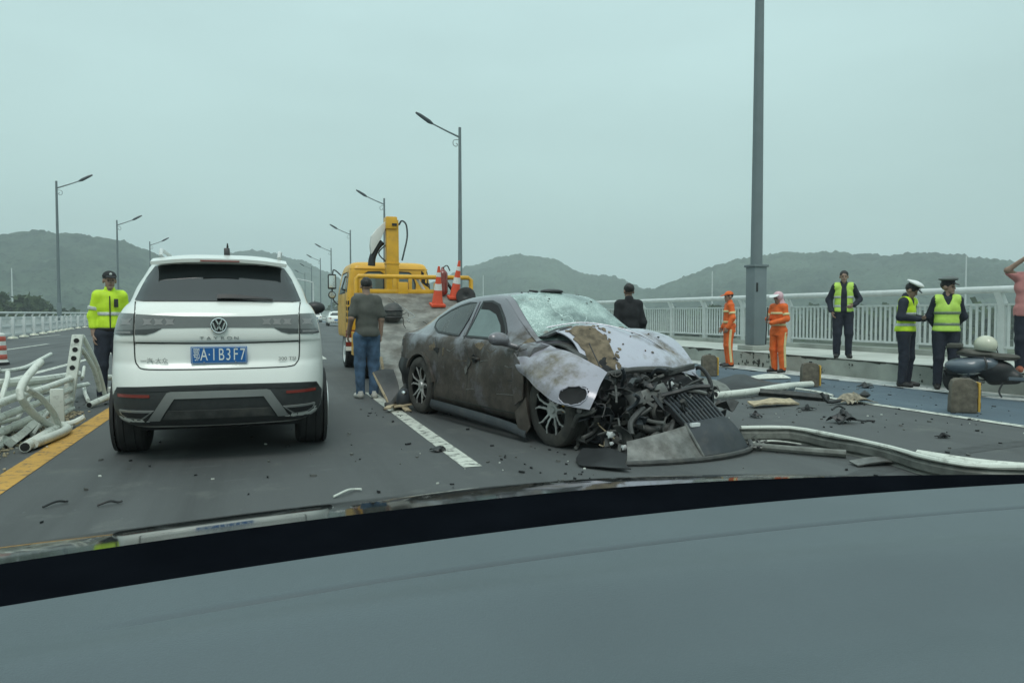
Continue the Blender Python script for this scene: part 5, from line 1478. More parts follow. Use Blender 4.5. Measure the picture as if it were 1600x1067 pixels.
# the torn-open engine bay
V, F = sdf([('e', (2.72, 0, .52), (.36, .66, .34), None), ('e', (3.02, -.12, .42), (.26, .52, .24), None), ('e', (3.05, .45, .38), (.22, .36, .22), None)], .03, .08)
V = V + (wob(V, 11, 2) * .035 + wob(V, 27, 4) * .022 + wob(V, 55, 6) * .010)[:, None] * (1, 1, 1)
mesh_obj("engine_bay", V, F, M_blackm, WR, 25)
g = random.Random(33)
JM = [M_junk1, M_junk1, M_black, M_black, M_junk3, M_junk1, M_junk5, M_junk3, M_junk1, M_junk2]
rv3 = lambda: Vector((g.uniform(2.98, 3.62), g.uniform(-.76, .48), g.uniform(.08, .70)))
def ok(p): return p.z < .74 - (p.x - 2.95) * .55 + .06 and not (p.y < -.60 and p.z > .40)
for i in range(105):
    p = rv3()
    while not ok(p): p = rv3()
    pts = [p]
    d = Vector((g.uniform(-.6, .8), g.uniform(-1, 1), g.uniform(-.7, .5))).normalized()
    for k in range(3):
        d = (d + Vector((g.uniform(-.6, .6), g.uniform(-.6, .6), g.uniform(-.6, .4)))).normalized()
        q = pts[-1] + d * g.uniform(.07, .17); q.z = max(q.z, .03); pts.append(q)
    MB().tube(pts, g.choice([.006, .009, .012, .018, .026]), 7, smooth=3).build("hose", g.choice(JM), WR)
for i in range(70):
    p = rv3()
    while not ok(p): p = rv3()
    sx, sy = g.uniform(.04, .12), g.uniform(.02, .09)
    rt = Matrix.Rotation(g.uniform(-1.2, 1.2), 3, 'X') @ Matrix.Rotation(g.uniform(-1.4, .4), 3, 'Y') @ Matrix.Rotation(g.uniform(0, 3), 3, 'Z')
    rows = [[tuple(p + rt @ Vector((a * sx, b * sy, g.uniform(-.035, .035)))) for a in (-1, 0, 1)] for b in (-1, 0, 1)]
    patch(rows, sub=3, thick=.006, dent=.012, dfreq=20, seed=i).build("torn_sheet", g.choice(JM), WR, sharp=30)
for i in range(34):
    p = rv3()
    while not ok(p): p = rv3()
    MB().box(p, (g.uniform(.04, .15), g.uniform(.02, .08), g.uniform(.015, .06)), Matrix.Rotation(g.uniform(-1, 1), 3, 'X') @ Matrix.Rotation(g.uniform(-1, 1), 3, 'Y') @ Matrix.Rotation(g.uniform(0, 3), 3, 'Z'), (g.uniform(.6, 1), g.uniform(.6, 1))).build("bracket", g.choice(JM), WR, bevel=.006)
for i in range(44):
    p = Vector((g.uniform(3.03, 3.30), g.uniform(-.56, .15), g.uniform(.36, .67))); kk = i % 3
    if kk == 0:
        q1 = p + Vector((g.uniform(-.08, .12), g.uniform(-.12, .12), g.uniform(-.10, .05))); MB().tube([p, q1, q1 + Vector((g.uniform(-.05, .10), g.uniform(-.14, .14), g.uniform(-.12, .04)))], g.choice([.007, .011, .016]), 7, smooth=3).build("hose", g.choice(JM), WR)
    elif kk == 1:
        rt = Matrix.Rotation(g.uniform(-1.2, 1.2), 3, 'X') @ Matrix.Rotation(g.uniform(-1.4, .4), 3, 'Y') @ Matrix.Rotation(g.uniform(0, 3), 3, 'Z')
        patch([[tuple(p + rt @ Vector((a * g.uniform(.03, .09), b * g.uniform(.02, .07), g.uniform(-.03, .03)))) for a in (-1, 0, 1)] for b in (-1, 0, 1)], sub=3, thick=.006, dent=.01, dfreq=20, seed=i).build("torn_sheet", g.choice(JM), WR, sharp=30)
    else:
        MB().box(p, (g.uniform(.04, .13), g.uniform(.02, .07), g.uniform(.015, .05)), Matrix.Rotation(g.uniform(-1, 1), 3, 'X') @ Matrix.Rotation(g.uniform(-1, 1), 3, 'Y') @ Matrix.Rotation(g.uniform(0, 3), 3, 'Z'), (g.uniform(.6, 1), 1)).build("bracket", g.choice(JM), WR, bevel=.004)
MB().tube([(3.04, -.50, .66), (3.16, -.2, .715), (3.26, .1, .72), (3.22, .25, .70)], .030, 8, smooth=5).build("crash_beam", M_junk1, WR)
MB().box((3.22, .36, .705), (.06, .36, .055), Matrix.Rotation(R(8), 3, 'X')).build("slam_panel", M_junk1, WR, bevel=.008)
MB().box((3.34, -.12, .49), (.10, .34, .13), Matrix.Rotation(R(14), 3, 'X') @ Matrix.Rotation(R(-30), 3, 'Y')).build("control_unit", M_junk2, WR, bevel=.012)
MB().tube([(3.44, .10, .42), (3.55, .06, .34), (3.60, -.10, .24), (3.56, -.30, .21), (3.46, -.38, .25)], .036, 10, smooth=5).build("intake_hose", M_junk1, WR)
MB().lathe([(.02, 0), (.10, .0), (.105, .03), (.08, .05)], axis='x', n=20).build("fan_ring", M_junk1, WR).location = (3.46, -.14, .36)
for p, r in (((3.46, -.70, .19), .035), ((3.62, -.68, .10), .026), ((3.5, -.72, .12), .018), ((3.30, .16, .58), .03)):
    MB().ball(p, r, 8, .3, 3).build("white_connector", M_whitec, WR)
for i in range(10):
    p = Vector((g.uniform(3.05, 3.35), g.uniform(-.78, -.55), g.uniform(.12, .5)))
    MB().tube([p, p + Vector((g.uniform(-.05, .1), g.uniform(-.06, .06), g.uniform(-.12, .0))), p + Vector((g.uniform(.0, .2), g.uniform(-.1, .1), g.uniform(-.14, -.02)))], .006, 6, smooth=3).build("wire", g.choice([M_junk2, M_black, M_junk4]), WR)
# far front corner: left-hand crumpled pieces
for i in range(8):
    p = Vector((g.uniform(2.9, 3.3), g.uniform(.55, 1.05), g.uniform(.15, .5)))
    rows = [[tuple(p + Vector((a * .09 + g.uniform(-.03, .03), b * .09, g.uniform(-.07, .07)))) for a in (-1, 0, 1)] for b in (-1, 0, 1)]
    patch(rows, sub=3, thick=.006, dent=.012, dfreq=18, seed=i + 40).build("torn_sheet", g.choice(JM), WR, sharp=30)

def in_wreck(u, v):
    c, s = math.cos(R(-77.13)), math.sin(R(-77.13)); return (2.80 + u * c - v * s, 9.33 + u * s + v * c)
# ------------------------------------------------------------------ torn-off bumper with its grille
bx, by = in_wreck(3.8, 0.0)
TB = empty("torn_bumper", (bx, by, 0), R(-77.13), "torn-off dark front bumper with ribbed grille on the road before the wrecked car", "bumper")
o = lambda u, v, z: (u - 3.8, v, z)
gA, gB, gC, gD = (Vector(o(*p)) for p in ((3.42, -.10, .50), (3.38, .44, .52), (3.78, .37, .30), (3.80, -.12, .275)))
for i in range(11):
    t = i / 10; a = gA.lerp(gB, t); b = gD.lerp(gC, t)
    MB().tube([a, a.lerp(b, .5) + Vector((0, 0, .012)), b], .0125, 6).build("grille_rib", M_junk3, TB)
for t in (0, .33, .66, 1):
    a = gA.lerp(gD, t); b = gB.lerp(gC, t)
    MB().tube([a, b], .016 if t in (0, 1) else .008, 6).build("grille_bar", M_junk3, TB)
patch([[tuple(gA + Vector((-.02, 0, -.05))), tuple(gB + Vector((-.02, 0, -.05)))], [tuple(gD + Vector((-.02, 0, -.05))), tuple(gC + Vector((-.02, 0, -.05)))]], sub=4, thick=.02).build("grille_back", M_blackm, TB)
patch([[o(3.80, -.13, .285), o(3.82, .10, .30), o(3.80, .38, .30)], [o(3.90, -.14, .17), o(3.94, .10, .18), o(3.89, .44, .18)], [o(4.0, -.12, .03), o(4.02, .10, .035), o(3.94, .50, .03)]], sub=5, thick=.012, dent=.005, dfreq=9).build("bumper_front", M_junk3, TB)
patch([[o(3.82, -.14, .275), o(3.78, -.40, .225), o(3.70, -.72, .17)], [o(3.92, -.15, .15), o(3.90, -.42, .125), o(3.78, -.78, .09)], [o(4.03, -.13, .015), o(4.02, -.5, .012), o(3.86, -.86, .012)]], sub=5, thick=.012, dent=.012, dfreq=12, seed=6).build("bumper_side", M_junk2, TB)
MB().tube([o(3.80, -.14, .285), o(3.92, -.145, .16), o(4.02, -.13, .02)], .012, 6, smooth=4).build("bumper_crease", M_junk2, TB)
MB().tube([o(3.84, -.92, .02), o(3.97, -.62, .022), o(4.07, -.2, .024), o(4.07, .2, .03), o(3.98, .5, .035), o(3.78, .72, .05)], .024, 8, smooth=5).build("bumper_lip", M_junk1, TB)
patch([[o(3.40, -.95, .07), o(3.6, -.85, .10), o(3.8, -.80, .06)], [o(3.5, -1.10, .015), o(3.75, -1.05, .05), o(3.95, -.95, .02)], [o(3.7, -1.22, .01), o(3.92, -1.12, .02), o(4.08, -1.0, .012)]], sub=4, thick=.008, dent=.015, dfreq=14).build("splash_shield", M_black, TB)
MB().box(o(3.84, -.06, .275), (.03, .10, .03)).build("white_clip", M_whitec, TB)
for i in range(14):
    t = i / 13; p = Vector(o(4.0 - .35 * t * t, .45 + .45 * t, .05))
    MB().tube([p, p + Vector((g.uniform(-.02, .07), g.uniform(0, .07), g.uniform(-.03, .04)))], .008, 6).build("plastic_shred", M_junk2 if i % 2 else M_black, TB)

# ================================================================== TOW TRUCK
TT = empty("tow_truck", (2.75, 15.0, 0), 0, "yellow tow truck with its steel bed tilted down to the road and a crane column", "truck")
cabS = [(.72, .90, 1.35, 3.45, .10, .14, .01), (.80, .93, 1.31, 3.5, .10, .14, .01), (1.2, .94, 1.30, 3.5, .10, .14, .01), (1.55, .94, 1.30, 3.48, .10, .14, .01), (1.75, .93, 1.31, 3.42, .10, .14, .01), (2.15, .875, 1.33, 3.15, .12, .14, .01), (2.28, .85, 1.36, 3.02, .14, .16, .01), (2.36, .80, 1.43, 2.9, .16, .18, .01), (2.395, .68, 1.6, 2.7, .2, .2, .01)]
cab = slice_shell("cab", cabS, M_yel, TT); cab.location = (-.04, 0, 0)
B = shell_bvh(cab)
def cp(poly, nm, m, ax='y', **k):
    o_ = panel(B, poly, ax, nm, m, TT, **k); o_.location = (-.04, 0, 0); return o_
for poly in ([(-.60, 1.74), (-.14, 1.74), (-.14, 2.12), (-.22, 2.17), (-.48, 2.16), (-.58, 2.10), (-.62, 1.9)], [(.10, 1.74), (.55, 1.74), (.56, 1.9), (.50, 2.10), (.42, 2.16), (.18, 2.17), (.10, 2.12)]):
    cp(poly, "rear_window", M_wglass2, off=.004, depth=.01, s=.1)
    cp(strip_poly(poly + [poly[0]], .03), "window_seal", M_black, off=.010, depth=.014, s=.1)
cp([(-.85, 2.24), (.85, 2.24), (.85, 2.225), (-.85, 2.225)], "roof_gutter", M_yel, off=.02, depth=.03, s=.1)
cp([(-.90, 1.60), (.90, 1.60), (.90, 1.575), (-.90, 1.575)], "cab_seam", M_seam, off=.003, depth=.006, s=.1)
for sg in (-1, 1):
    cp([(1.75, 1.70), (3.0, 1.70), (2.72, 2.18), (1.80, 2.18)], "side_window", M_glass, 'x', off=.004, depth=.01, s=.1, sign=sg)
    cp(strip_poly([(1.70, .85), (1.70, 2.2)], .012), "door_gap", M_seam, 'x', off=.003, depth=.006, s=.1, sign=sg)
    cp([(1.42, 1.72), (1.64, 1.72), (1.62, 2.16), (1.46, 2.12)], "quarter_window", M_glass, 'x', off=.004, depth=.01, s=.1, sign=sg)
cp([(.70, 1.95), (.90, 1.80), (.90, 2.0), (.84, 2.2), (.70, 2.2)], "corner_window", M_blackm, off=.008, depth=.012, s=.1)
for i, (yy, z) in enumerate([(1.40, 1.45), (1.40, 1.32), (1.40, 1.19), (1.40, 1.06)]):
    cp([(yy, z), (yy + .09, z), (yy + .09, z + .09), (yy + .05, z + .06), (yy, z + .09)], "side_marking", M_blackm, 'x', off=.004, depth=.005, s=.1, sign=-1)
    cp([(-.92, z - .01), (-.89, z - .01), (-.89, z + .09), (-.92, z + .07)], "side_marking", M_blackm, off=.006, depth=.008, s=.1)
# mirrors on their arms
for sg in (-1, 1):
    MB().tube([(sg * .92, 3.1, 2.16), (sg * 1.06, 3.25, 2.30), (sg * 1.10, 3.3, 2.20), (sg * 1.10, 3.3, 1.62), (sg * .95, 3.2, 1.45)], .016, 6, smooth=4).build("mirror_arm", M_black, TT)
    MB().box((sg * 1.12, 3.28, 2.02), (.20, .09, .36)).build("mirror", M_black, TT, bevel=.03)
    MB().box((sg * 1.12, 3.232, 2.02), (.15, .006, .29)).build("mirror_glass", M_chrome, TT)
    mo = MB().lathe([(0, -.01), (.085, -.006), (.095, .03), (.05, .07), (0, .08)], axis='y', n=20).build("round_mirror", M_black, TT); mo.location = (sg * 1.12, 3.27, 1.70)
    MB().cyl((sg * 1.12, 3.258, 1.70), (sg * 1.12, 3.252, 1.70), .07, n=20).build("mirror_glass", M_chrome, TT)
# chassis, wheels
for sx in (-.38, .38): MB().box((sx, -.2, .62), (.10, 6.6, .18)).build("chassis_rail", M_blackm, TT, bevel=.01)
for sg in (-1, 1):
    for yy, w_ in ((2.55, .24), (-.55, .46)):
        w = tyre_obj("wheel", .40, w_, M_tyre, TT, (sg * (.80 if w_ < .3 else .72), yy, .40))
        MB().lathe([(.0, .10), (.10, .12), (.12, .06), (.24, .05), (.27, .12), (.28, .12), (.28, -.1), (.0, -.1)], axis='x', n=24).build("rim", M_rail, w).scale = (sg, 1, 1)
    MB().box((sg * .90, 1.10, .82), (.26, .05, .16)).build("tail_lamp", M_refl, TT, bevel=.01)
    for k in range(4):
        MB().box((sg * .97, 1.06, .50 + k * .095), (.14, .03, .088)).build("warning_stripe", M_refl if k % 2 else M_letter, TT)
    MB().box((sg * .90, .90, .62), (.05, .4, .5)).build("side_guard", M_yel, TT, bevel=.01)
MB().box((0, 2.4, .62), (1.5, 1.9, .30)).build("cab_floor", M_blackm, TT)
# tilted bed
y0b, z0b, y1b, z1b = -4.62, .10, -.55, 1.60
ang = math.atan2(z1b - z0b, y1b - y0b); Lb = math.hypot(y1b - y0b, z1b - z0b)
bedroot = lambda x, s_, h: (x, y0b + s_ * math.cos(ang) - h * math.sin(ang), z0b + s_ * math.sin(ang) + h * math.cos(ang))
rows = [[bedroot(x, s_ * Lb, 0) for x in (-1.0, -.4, .2, .7, 1.22)] for s_ in (0, .25, .5, .75, 1)]
patch(rows, sub=6, thick=-.05, dent=.004, dfreq=6).build("bed", M_bed, TT)
for x in (-1.02, 1.24):
    MB().add([bedroot(x + a, s_, b) for s_ in (0.05, Lb) for a, b in ((-.03, -.10), (.03, -.10), (.03, .05), (-.03, .05))], [(0, 1, 2, 3), (7, 6, 5, 4), (0, 4, 5, 1), (1, 5, 6, 2), (2, 6, 7, 3), (3, 7, 4, 0)]).build("bed_side", M_bed, TT)
for k in range(5): 
    s_ = .5 + k * .8
    MB().add([bedroot(x, s_ + a, b) for x in (-.98, 1.2) for a, b in ((-.03, -.14), (.03, -.14), (.03, -.055), (-.03, -.055))], [(0, 1, 2, 3), (7, 6, 5, 4), (0, 4, 5, 1), (1, 5, 6, 2), (2, 6, 7, 3), (3, 7, 4, 0)]).build("cross_beam", M_blackm, TT)
for k in range(9):
    g2 = random.Random(k); x = g2.uniform(-.6, 1.0); s0 = g2.uniform(.5, 2.8)
    pts = [Vector(bedroot(x + g2.uniform(-.06, .06) * q, s0 + q * g2.uniform(.12, .3), .053)) for q in range(6)]
    MB().tube(pts, .006, 5, smooth=3).build("scrape_mark", M_tar if k % 2 else M_steel, TT)
# headboard of yellow tube
MB().tube([(-1.0, -.52, 1.15), (-1.0, -.52, 1.93), (-.96, -.52, 1.975), (1.24, -.52, 1.975), (1.30, -.52, 1.93), (1.30, -.52, 1.55)], .045, 10).build("headboard_rail", M_yel, TT)
MB().box((-.10, -.52, 1.69), (1.60, .06, .075)).build("headboard_bar", M_yel, TT, bevel=.01)
for x in (-.90, -.26, .05, .62): MB().box((x, -.52, 1.80), (.07, .055, .30)).build("headboard_post", M_yel, TT, bevel=.008)
MB().box((-.10, -.54, 1.74), (.20, .08, .26)).build("winch_bracket", M_yel, TT, bevel=.02)
MB().box((.66, -.48, 1.72), (.24, .10, .30)).build("headboard_plate", M_yel, TT, bevel=.02)
MB().tube([(.70, -.58, 1.95), (.84, -.62, 1.78), (.94, -.62, 1.62), (.90, -.60, 1.52)], .03, 8, smooth=4).build("hydraulic_hose", M_black, TT)
MB().tube([(.20, -.45, 1.95), (.36, -.45, 1.70)], .03, 8).build("headboard_strut", M_conew, TT)
# crane column, folded boom, hose
MB().box((-.12, .55, 1.05), (.62, .60, .7)).build("crane_base", M_yel, TT, bevel=.03)
MB().box((-.13, .55, 2.28), (.27, .27, 1.86), None, (.95, .95)).build("crane_column", M_yel, TT, bevel=.02)
MB().box((-.155, .55, 3.14), (.24, .34, .26)).build("crane_head", M_yel, TT, bevel=.03)
MB().box((-.13, .55, 2.30), (.285, .285, .03)).build("column_joint", M_yel, TT)
MB().box((-.10, .37, 3.10), (.10, .02, .05)).build("head_slot", M_black, TT)
MB().prism([(-.24, 3.20), (-.26, 3.05), (-.34, 2.86), (-.56, 2.48), (-.58, 2.66), (-.56, 2.86), (-.44, 3.02)], .24, 'y', .46).build("boom", M_conew, TT, bevel=.015)
MB().tube([(-.32, .58, 2.75), (-.44, .58, 2.62), (-.53, .58, 2.42), (-.55, .58, 2.25)], [.06, .09, .09, .08], 10, smooth=4).build("boom_ram", M_black, TT)
MB().tube([(-.24, .58, 2.7), (-.40, .58, 2.52), (-.26, .58, 2.35)], .014, 6, smooth=4).build("hydraulic_hose", M_black, TT)
MB().tube([(.0, .40, 3.10), (.05, .34, 3.18), (.14, .34, 3.10), (.16, .34, 2.85), (.10, .36, 2.55), (.06, .40, 2.36)], .018, 8, smooth=5).build("hydraulic_hose", M_lamp, TT)

# cones and a bundle riding on the bed
def bed_pt(x, y): return (x, y, z0b + (y - 15.0 - y0b) * math.tan(ang) + .055)
def cone(x, y, label, sc=1.0, lean=0.0):
    p = bed_pt(x, y)
    t = empty("traffic_cone", p, 0, label, "traffic cone", "traffic cones on the truck bed"); t.rotation_euler = (ang * .55, lean, 0); t.scale = (sc * .74, sc * .74, sc)
    MB().box((0, 0, .02), (.36, .36, .05)).build("base", M_cone, t, bevel=.012)
    MB().lathe([(.15, .045), (.135, .07), (.028, .74), (.0, .745)], n=24).build("cone", M_cone, t)
    R_ = lambda z: .137 - (z - .07) * (.109 / .67)
    for a, b_ in ((.30, .42), (.55, .63)):
        MB().lathe([(R_(a) + .003, a), (R_(b_) + .003, b_), (R_(b_), b_), (R_(a), a), (R_(a) + .003, a)], n=24).build("white_band", M_conew, t)
cone(3.18, 13.75, "orange traffic cone on the truck bed, the left and lower of the pair", 1.02)
cone(3.62, 14.15, "orange traffic cone on the truck bed, the right and higher of the pair", 1.02, R(5))
V, F = sdf([('e', (0, 0, .15), (.19, .15, .17), None), ('e', (.05, .02, .24), (.12, .1, .1), None)], .016, .05)
V = V + wob(V, 22, 3)[:, None] * .012
bo_ = mesh_obj("rolled_bundle", V, F, M_mud, None, 40); bo_.location = bed_pt(2.18, 12.95); bo_.data.materials[0] = M_junk1
tag(bo_, "dark dirty bundle lying on the tilted truck bed beside the man in grey", "bundle")
for q in (.08, .2):
    rg = MB().tube([(.195 * math.cos(a_) + .0, .155 * math.sin(a_), q) for a_ in np.linspace(0, 2 * PI, 18)], .012, 6).build("strap", M_black, bo_)
sp_ = tyre_obj("spare_tyre", .19, .16, M_tyre, None, (0, 0, 0))
px_ = bed_pt(3.80, 13.95); sp_.location = (px_[0], px_[1], px_[2] + .10); sp_.rotation_euler = (0, R(20), R(70))
tag(sp_, "black tyre leaning behind the cones on the truck bed", "tyre")
MB().lathe([(.0, .05), (.05, .05), (.07, .08), (.07, -.08), (.0, -.05)], axis='x', n=20).build("rim", M_rim_d, sp_)
V, F = sdf([('c', (0, 0, .10), (0, 0, .42), .10, .10), ('c', (0, 0, .42), (.0, 0, .55), .05, .03)], .012, .03)
ex = mesh_obj("gas_bottle", V, F, M_refl, None, 50); ex.location = bed_pt(3.42, 14.30)
tag(ex, "dark red bottle standing between the two cones on the truck bed", "bottle")
MB().tube([(0, -.03, .56), (.08, -.04, .60), (.14, -.02, .5)], .012, 6, smooth=3).build("nozzle", M_black, ex)

# ================================================================== WRECKAGE BEHIND THE SALOON'S REAR WHEEL
def sheet_thing(name, rows, m, label, cat, thick=.02, dent=.008, sub=4, edge=None, group=None, dfreq=10, seed=0):
    rows = [[np.array(p, float) for p in r] for r in rows]
    c = np.mean([p for r in rows for p in r], axis=0); zmin = min(p[2] for r in rows for p in r)
    base = np.array((c[0], c[1], 0))
    o_ = patch([[tuple(p - base) for p in r] for r in rows], sub=sub, thick=thick, dent=dent, dfreq=dfreq, seed=seed).build(name, m)
    o_.location = tuple(base); tag(o_, label, cat, group)
    if edge:
        pts = [tuple(r[0] - base) for r in rows]; MB().tube(pts, edge[0], 7, smooth=4).build("torn_edge", edge[1], o_)
    return o_
sheet_thing("sheet_metal_scrap", [[(1.42, 9.95, .46), (1.56, 9.93, .50), (1.68, 9.92, .49)], [(1.50, 9.85, .26), (1.66, 9.84, .26), (1.74, 9.84, .28)], [(1.60, 9.72, .03), (1.68, 9.72, .05), (1.73, 9.73, .07)]], M_slate, "slate grey bent panel with tan edge standing left of the wreck's rear wheel", "panel", .02, .01, edge=(.018, M_junk4))
def bar_thing(name, pts, r, m, label, cat, group=None, smooth=4, n=9, ends=None):
    pts = [np.array(p, float) for p in pts]; base = np.array((pts[0][0], pts[0][1], 0.0))
    o_ = MB().tube([tuple(p - base) for p in pts], r, n, smooth=smooth).build(name, m); o_.location = tuple(base)
    tag(o_, label, cat, group)
    if ends:
        for k_ in ends:
            q = pts[k_] - base; d = (pts[k_] - pts[k_ - 1 if k_ < 0 else k_ + 1]); d = d / np.linalg.norm(d)
            MB().cyl(tuple(q + d * .001), tuple(q + d * .004), r * .82, n=10).build("pipe_end", M_blackm, o_)
    return o_
bar_thing("bumper_strut", [(1.52, 9.62, .05), (1.62, 9.62, .07), (1.74, 9.60, .22), (1.86, 9.60, .36)], .042, M_junk1, "dark curved strut propped against the wreck's rear wheel", "strut", n=8)
V, F = sdf([('e', (0, 0, .14), (.11, .09, .13), None)], .012, .03); V = V + wob(V, 25, 1)[:, None] * .01
lo_ = mesh_obj("broken_lamp", V, F, M_junk3, None, 45); lo_.location = (1.76, 9.50, 0.01); tag(lo_, "grey rounded lamp housing lying against the wreck's rear wheel", "lamp housing")
MB().ball((-.02, -.07, .22), (.04, .03, .03), 8).build("lens", M_chrome, lo_)
for i, (x, y, a, l) in enumerate([(1.60, 9.42, .5, .2), (1.70, 9.44, -.6, .18), (1.84, 9.40, .05, .26)]):
    o_ = patch([[(-l, -.04, .03), (0, -.03, .06), (l, -.04, .02)], [(-l, .05, .02), (0, .05, .05), (l, .05, .01)]], sub=4, thick=.02, dent=.012, dfreq=18, seed=i).build("foam_piece", M_junk4)
    o_.location = (x, y, .02); o_.rotation_euler = (0, .1, a * 2)
    tag(o_, ["tan foam piece under the dark strut by the wreck's rear wheel", "tan upright foam splinter before the lamp housing", "tan foam block touching the wreck's rear tyre"][i], "foam piece", "foam pieces by the rear wheel")
bar_thing("wooden_stake", [(1.62, 9.95, .02), (1.54, 10.06, .66)], .02, M_junk4, "tan stake leaning behind the bent panel at the truck bed's edge", "stake", smooth=1, n=6)
for x in (1.40, 1.50): pass

# ================================================================== BROKEN MEDIAN GUARDRAIL, LEFT
GG = "bent pipes of the broken median fence"
bx, by = -2.30, 10.75
FG = empty("broken_fence", (bx, by, 0), 0, "broken white fence section with a leaning post pierced by four round holes", "fence")
q = lambda x, y, z: (x - bx, y - by, z)
MB().add([q(x, y, z) for (x0, y0, z) in ((-2.37, 10.70, .0), (-2.245, 10.82, .98)) for x, y in ((x0 - .065, y0 - .035), (x0 + .065, y0 - .035), (x0 + .065, y0 + .045), (x0 - .065, y0 + .045))], [(3, 2, 1, 0), (4, 5, 6, 7), (0, 1, 5, 4), (1, 2, 6, 5), (2, 3, 7, 6), (3, 0, 4, 7)]).build("post", M_gpipe, FG, bevel=.008)
for z in (.90, .785, .675, .555):
    t = z / .98; c = (-2.37 + .125 * t, 10.70 + .12 * t - .037, z)
    MB().cyl(q(*c), q(c[0], c[1] - .003, c[2]), .031, n=16).build("post_hole", M_blackm, FG)
    MB().lathe([(.031, 0), (.037, -.004), (.037, .002), (.031, .002)], axis='y', n=16).build("hole_rim", M_gpipe, FG).location = q(*c)
for z, r in ((.42, .038), (.285, .036), (.15, .036), (.03, .034)):
    MB().tube([q(-2.32, 10.78, z), q(-2.31, 9.6, z - .008), q(-2.30, 8.4, z + .004), q(-2.30, 6.9, z - .004), q(-2.27, 5.2, z)], r, 10, smooth=3).build("rail", M_gpipe, FG)
for a, b in (((-2.20, 10.86, .95), (-2.06, 11.5, .05)), ((-2.22, 10.86, .80), (-2.10, 11.3, .20))):
    MB().tube([q(*a), q((a[0] + b[0]) / 2 + .03, (a[1] + b[1]) / 2, (a[2] + b[2]) / 2 + .03), q(*b)], .03, 8, smooth=4).build("brace", M_gpipe, FG)
for y, x in ((8.35, -2.47), (6.6, -2.45)):
    MB().box(q(x, y, .22), (.09, .12, .46)).build("stub_post", M_gpipe, FG, bevel=.008)
# second short post
p2 = empty("short_post", (-2.12, 9.18, 0), R(8), "short white post stump standing in front of the holed post", "post")
MB().box((0, 0, .215), (.13, .07, .43)).build("stump", M_gpipe, p2, bevel=.008)
MB().box((.02, -.02, .012), (.26, .16, .02)).build("foot_plate", M_gpipe, p2, bevel=.004)
MB().tube([(-.02, -.04, .03), (.14, -.02, .045), (.24, .04, .09)], .03, 8, smooth=3).build("foot_brace", M_gpipe, p2)
bar_thing("bent_pipe", [(-2.13, 8.62, .76), (-2.14, 8.42, .70), (-2.16, 8.12, .585), (-2.15, 8.02, .46), (-2.11, 8.30, .26), (-2.06, 8.80, .045)], .036, M_gpipe, "thick white pipe bent into a knee, standing up before the fallen rails", "pipe", GG, 2, 10, (0,))
bar_thing("bent_pipe", [(-2.13, 8.10, .54), (-2.09, 8.42, .42), (-2.05, 8.72, .22), (-2.03, 8.86, .05)], .03, M_gpipe, "thinner white pipe beside the knee-bent pipe", "pipe", GG, 4, 9)
bar_thing("bent_pipe", [(-2.06, 8.86, .05), (-2.03, 8.2, .055), (-2.02, 7.62, .055)], .048, M_gpipe, "white pipe lying on the asphalt towards the yellow line, its open end nearest", "pipe", GG, 2, 10, (-1,))
bar_thing("bent_pipe", [(-1.99, 7.75, .06), (-1.93, 8.35, .05), (-1.93, 8.72, .05), (-2.02, 8.92, .06)], .046, M_gpipe, "bowed white pipe lying beside the yellow line", "pipe", GG, 4, 10)
bar_thing("cut_pipe", [(-2.16, 10.95, .045), (-2.02, 11.4, .10), (-1.86, 12.0, .19)], .042, M_gpipe, "straight white pipe with a dark cut end, behind the white SUV's rear corner", "pipe", GG, 1, 10, (0,))
bar_thing("bent_pipe", [(-2.32, 12.3, .36), (-2.26, 12.7, .27), (-2.10, 13.1, .24), (-1.9, 13.3, .24)], .045, M_gpipe, "white pipe end poking out beneath the officer by the SUV", "pipe", GG, 3, 9)
bar_thing("bent_pipe", [(-2.30, 13.0, .05), (-2.1, 13.25, .10), (-1.85, 13.2, .16)], .04, M_gpipe, "lower white pipe at the officer's feet beside the SUV", "pipe", GG, 3, 9)
bar_thing("bent_pipe", [(-2.16, 9.22, .045), (-2.0, 9.20, .045), (-1.88, 9.26, .10)], .03, M_gpipe, "small bent white pipe at the foot of the short post", "pipe", GG, 3, 8)
bar_thing("long_rail", [(-2.62, 12.6, .34), (-2.62, 10.6, .42), (-2.60, 9.0, .52), (-2.6, 7.4, .55)], .05, M_gpipe, "broad white rail running level behind the broken fence", "rail", None, 2, 8)
bar_thing("long_rail", [(-2.62, 10.5, .355), (-2.62, 9.4, .37), (-2.62, 7.6, .42)], .036, M_gpipe, "shorter white rail with a free end behind the broken fence", "rail", None, 2, 8)
bar_thing("long_rail", [(-2.62, 13.2, .13), (-2.62, 11.0, .24), (-2.6, 9.0, .37), (-2.6, 7.4, .45)], .036, M_gpipe, "low white rail sloping down behind the holed post", "rail", None, 2, 8)
t = empty("channel_piece", (-2.30, 8.4, 0), 0, "white bent channel piece lying at the left picture edge under the fallen rails", "channel")
MB().tube([(-.34, .5, .12), (-.22, .1, .07), (.08, -.46, .05)], .05, 4, smooth=3).tube([(.08, -.46, .05), (.06, .0, .07), (.02, .50, .10)], .05, 4, smooth=3).build("channel", M_gpipe, t)
bar_thing("bent_pipe", [(-5.25, 18.1, .10), (-5.22, 18.2, .03), (-5.0, 19.0, .05), (-5.05, 20.4, .14), (-5.2, 22.0, .2)], .045, M_gpipe, "thin white pipe lying bent across the far carriageway", "pipe", GG, 4, 8)
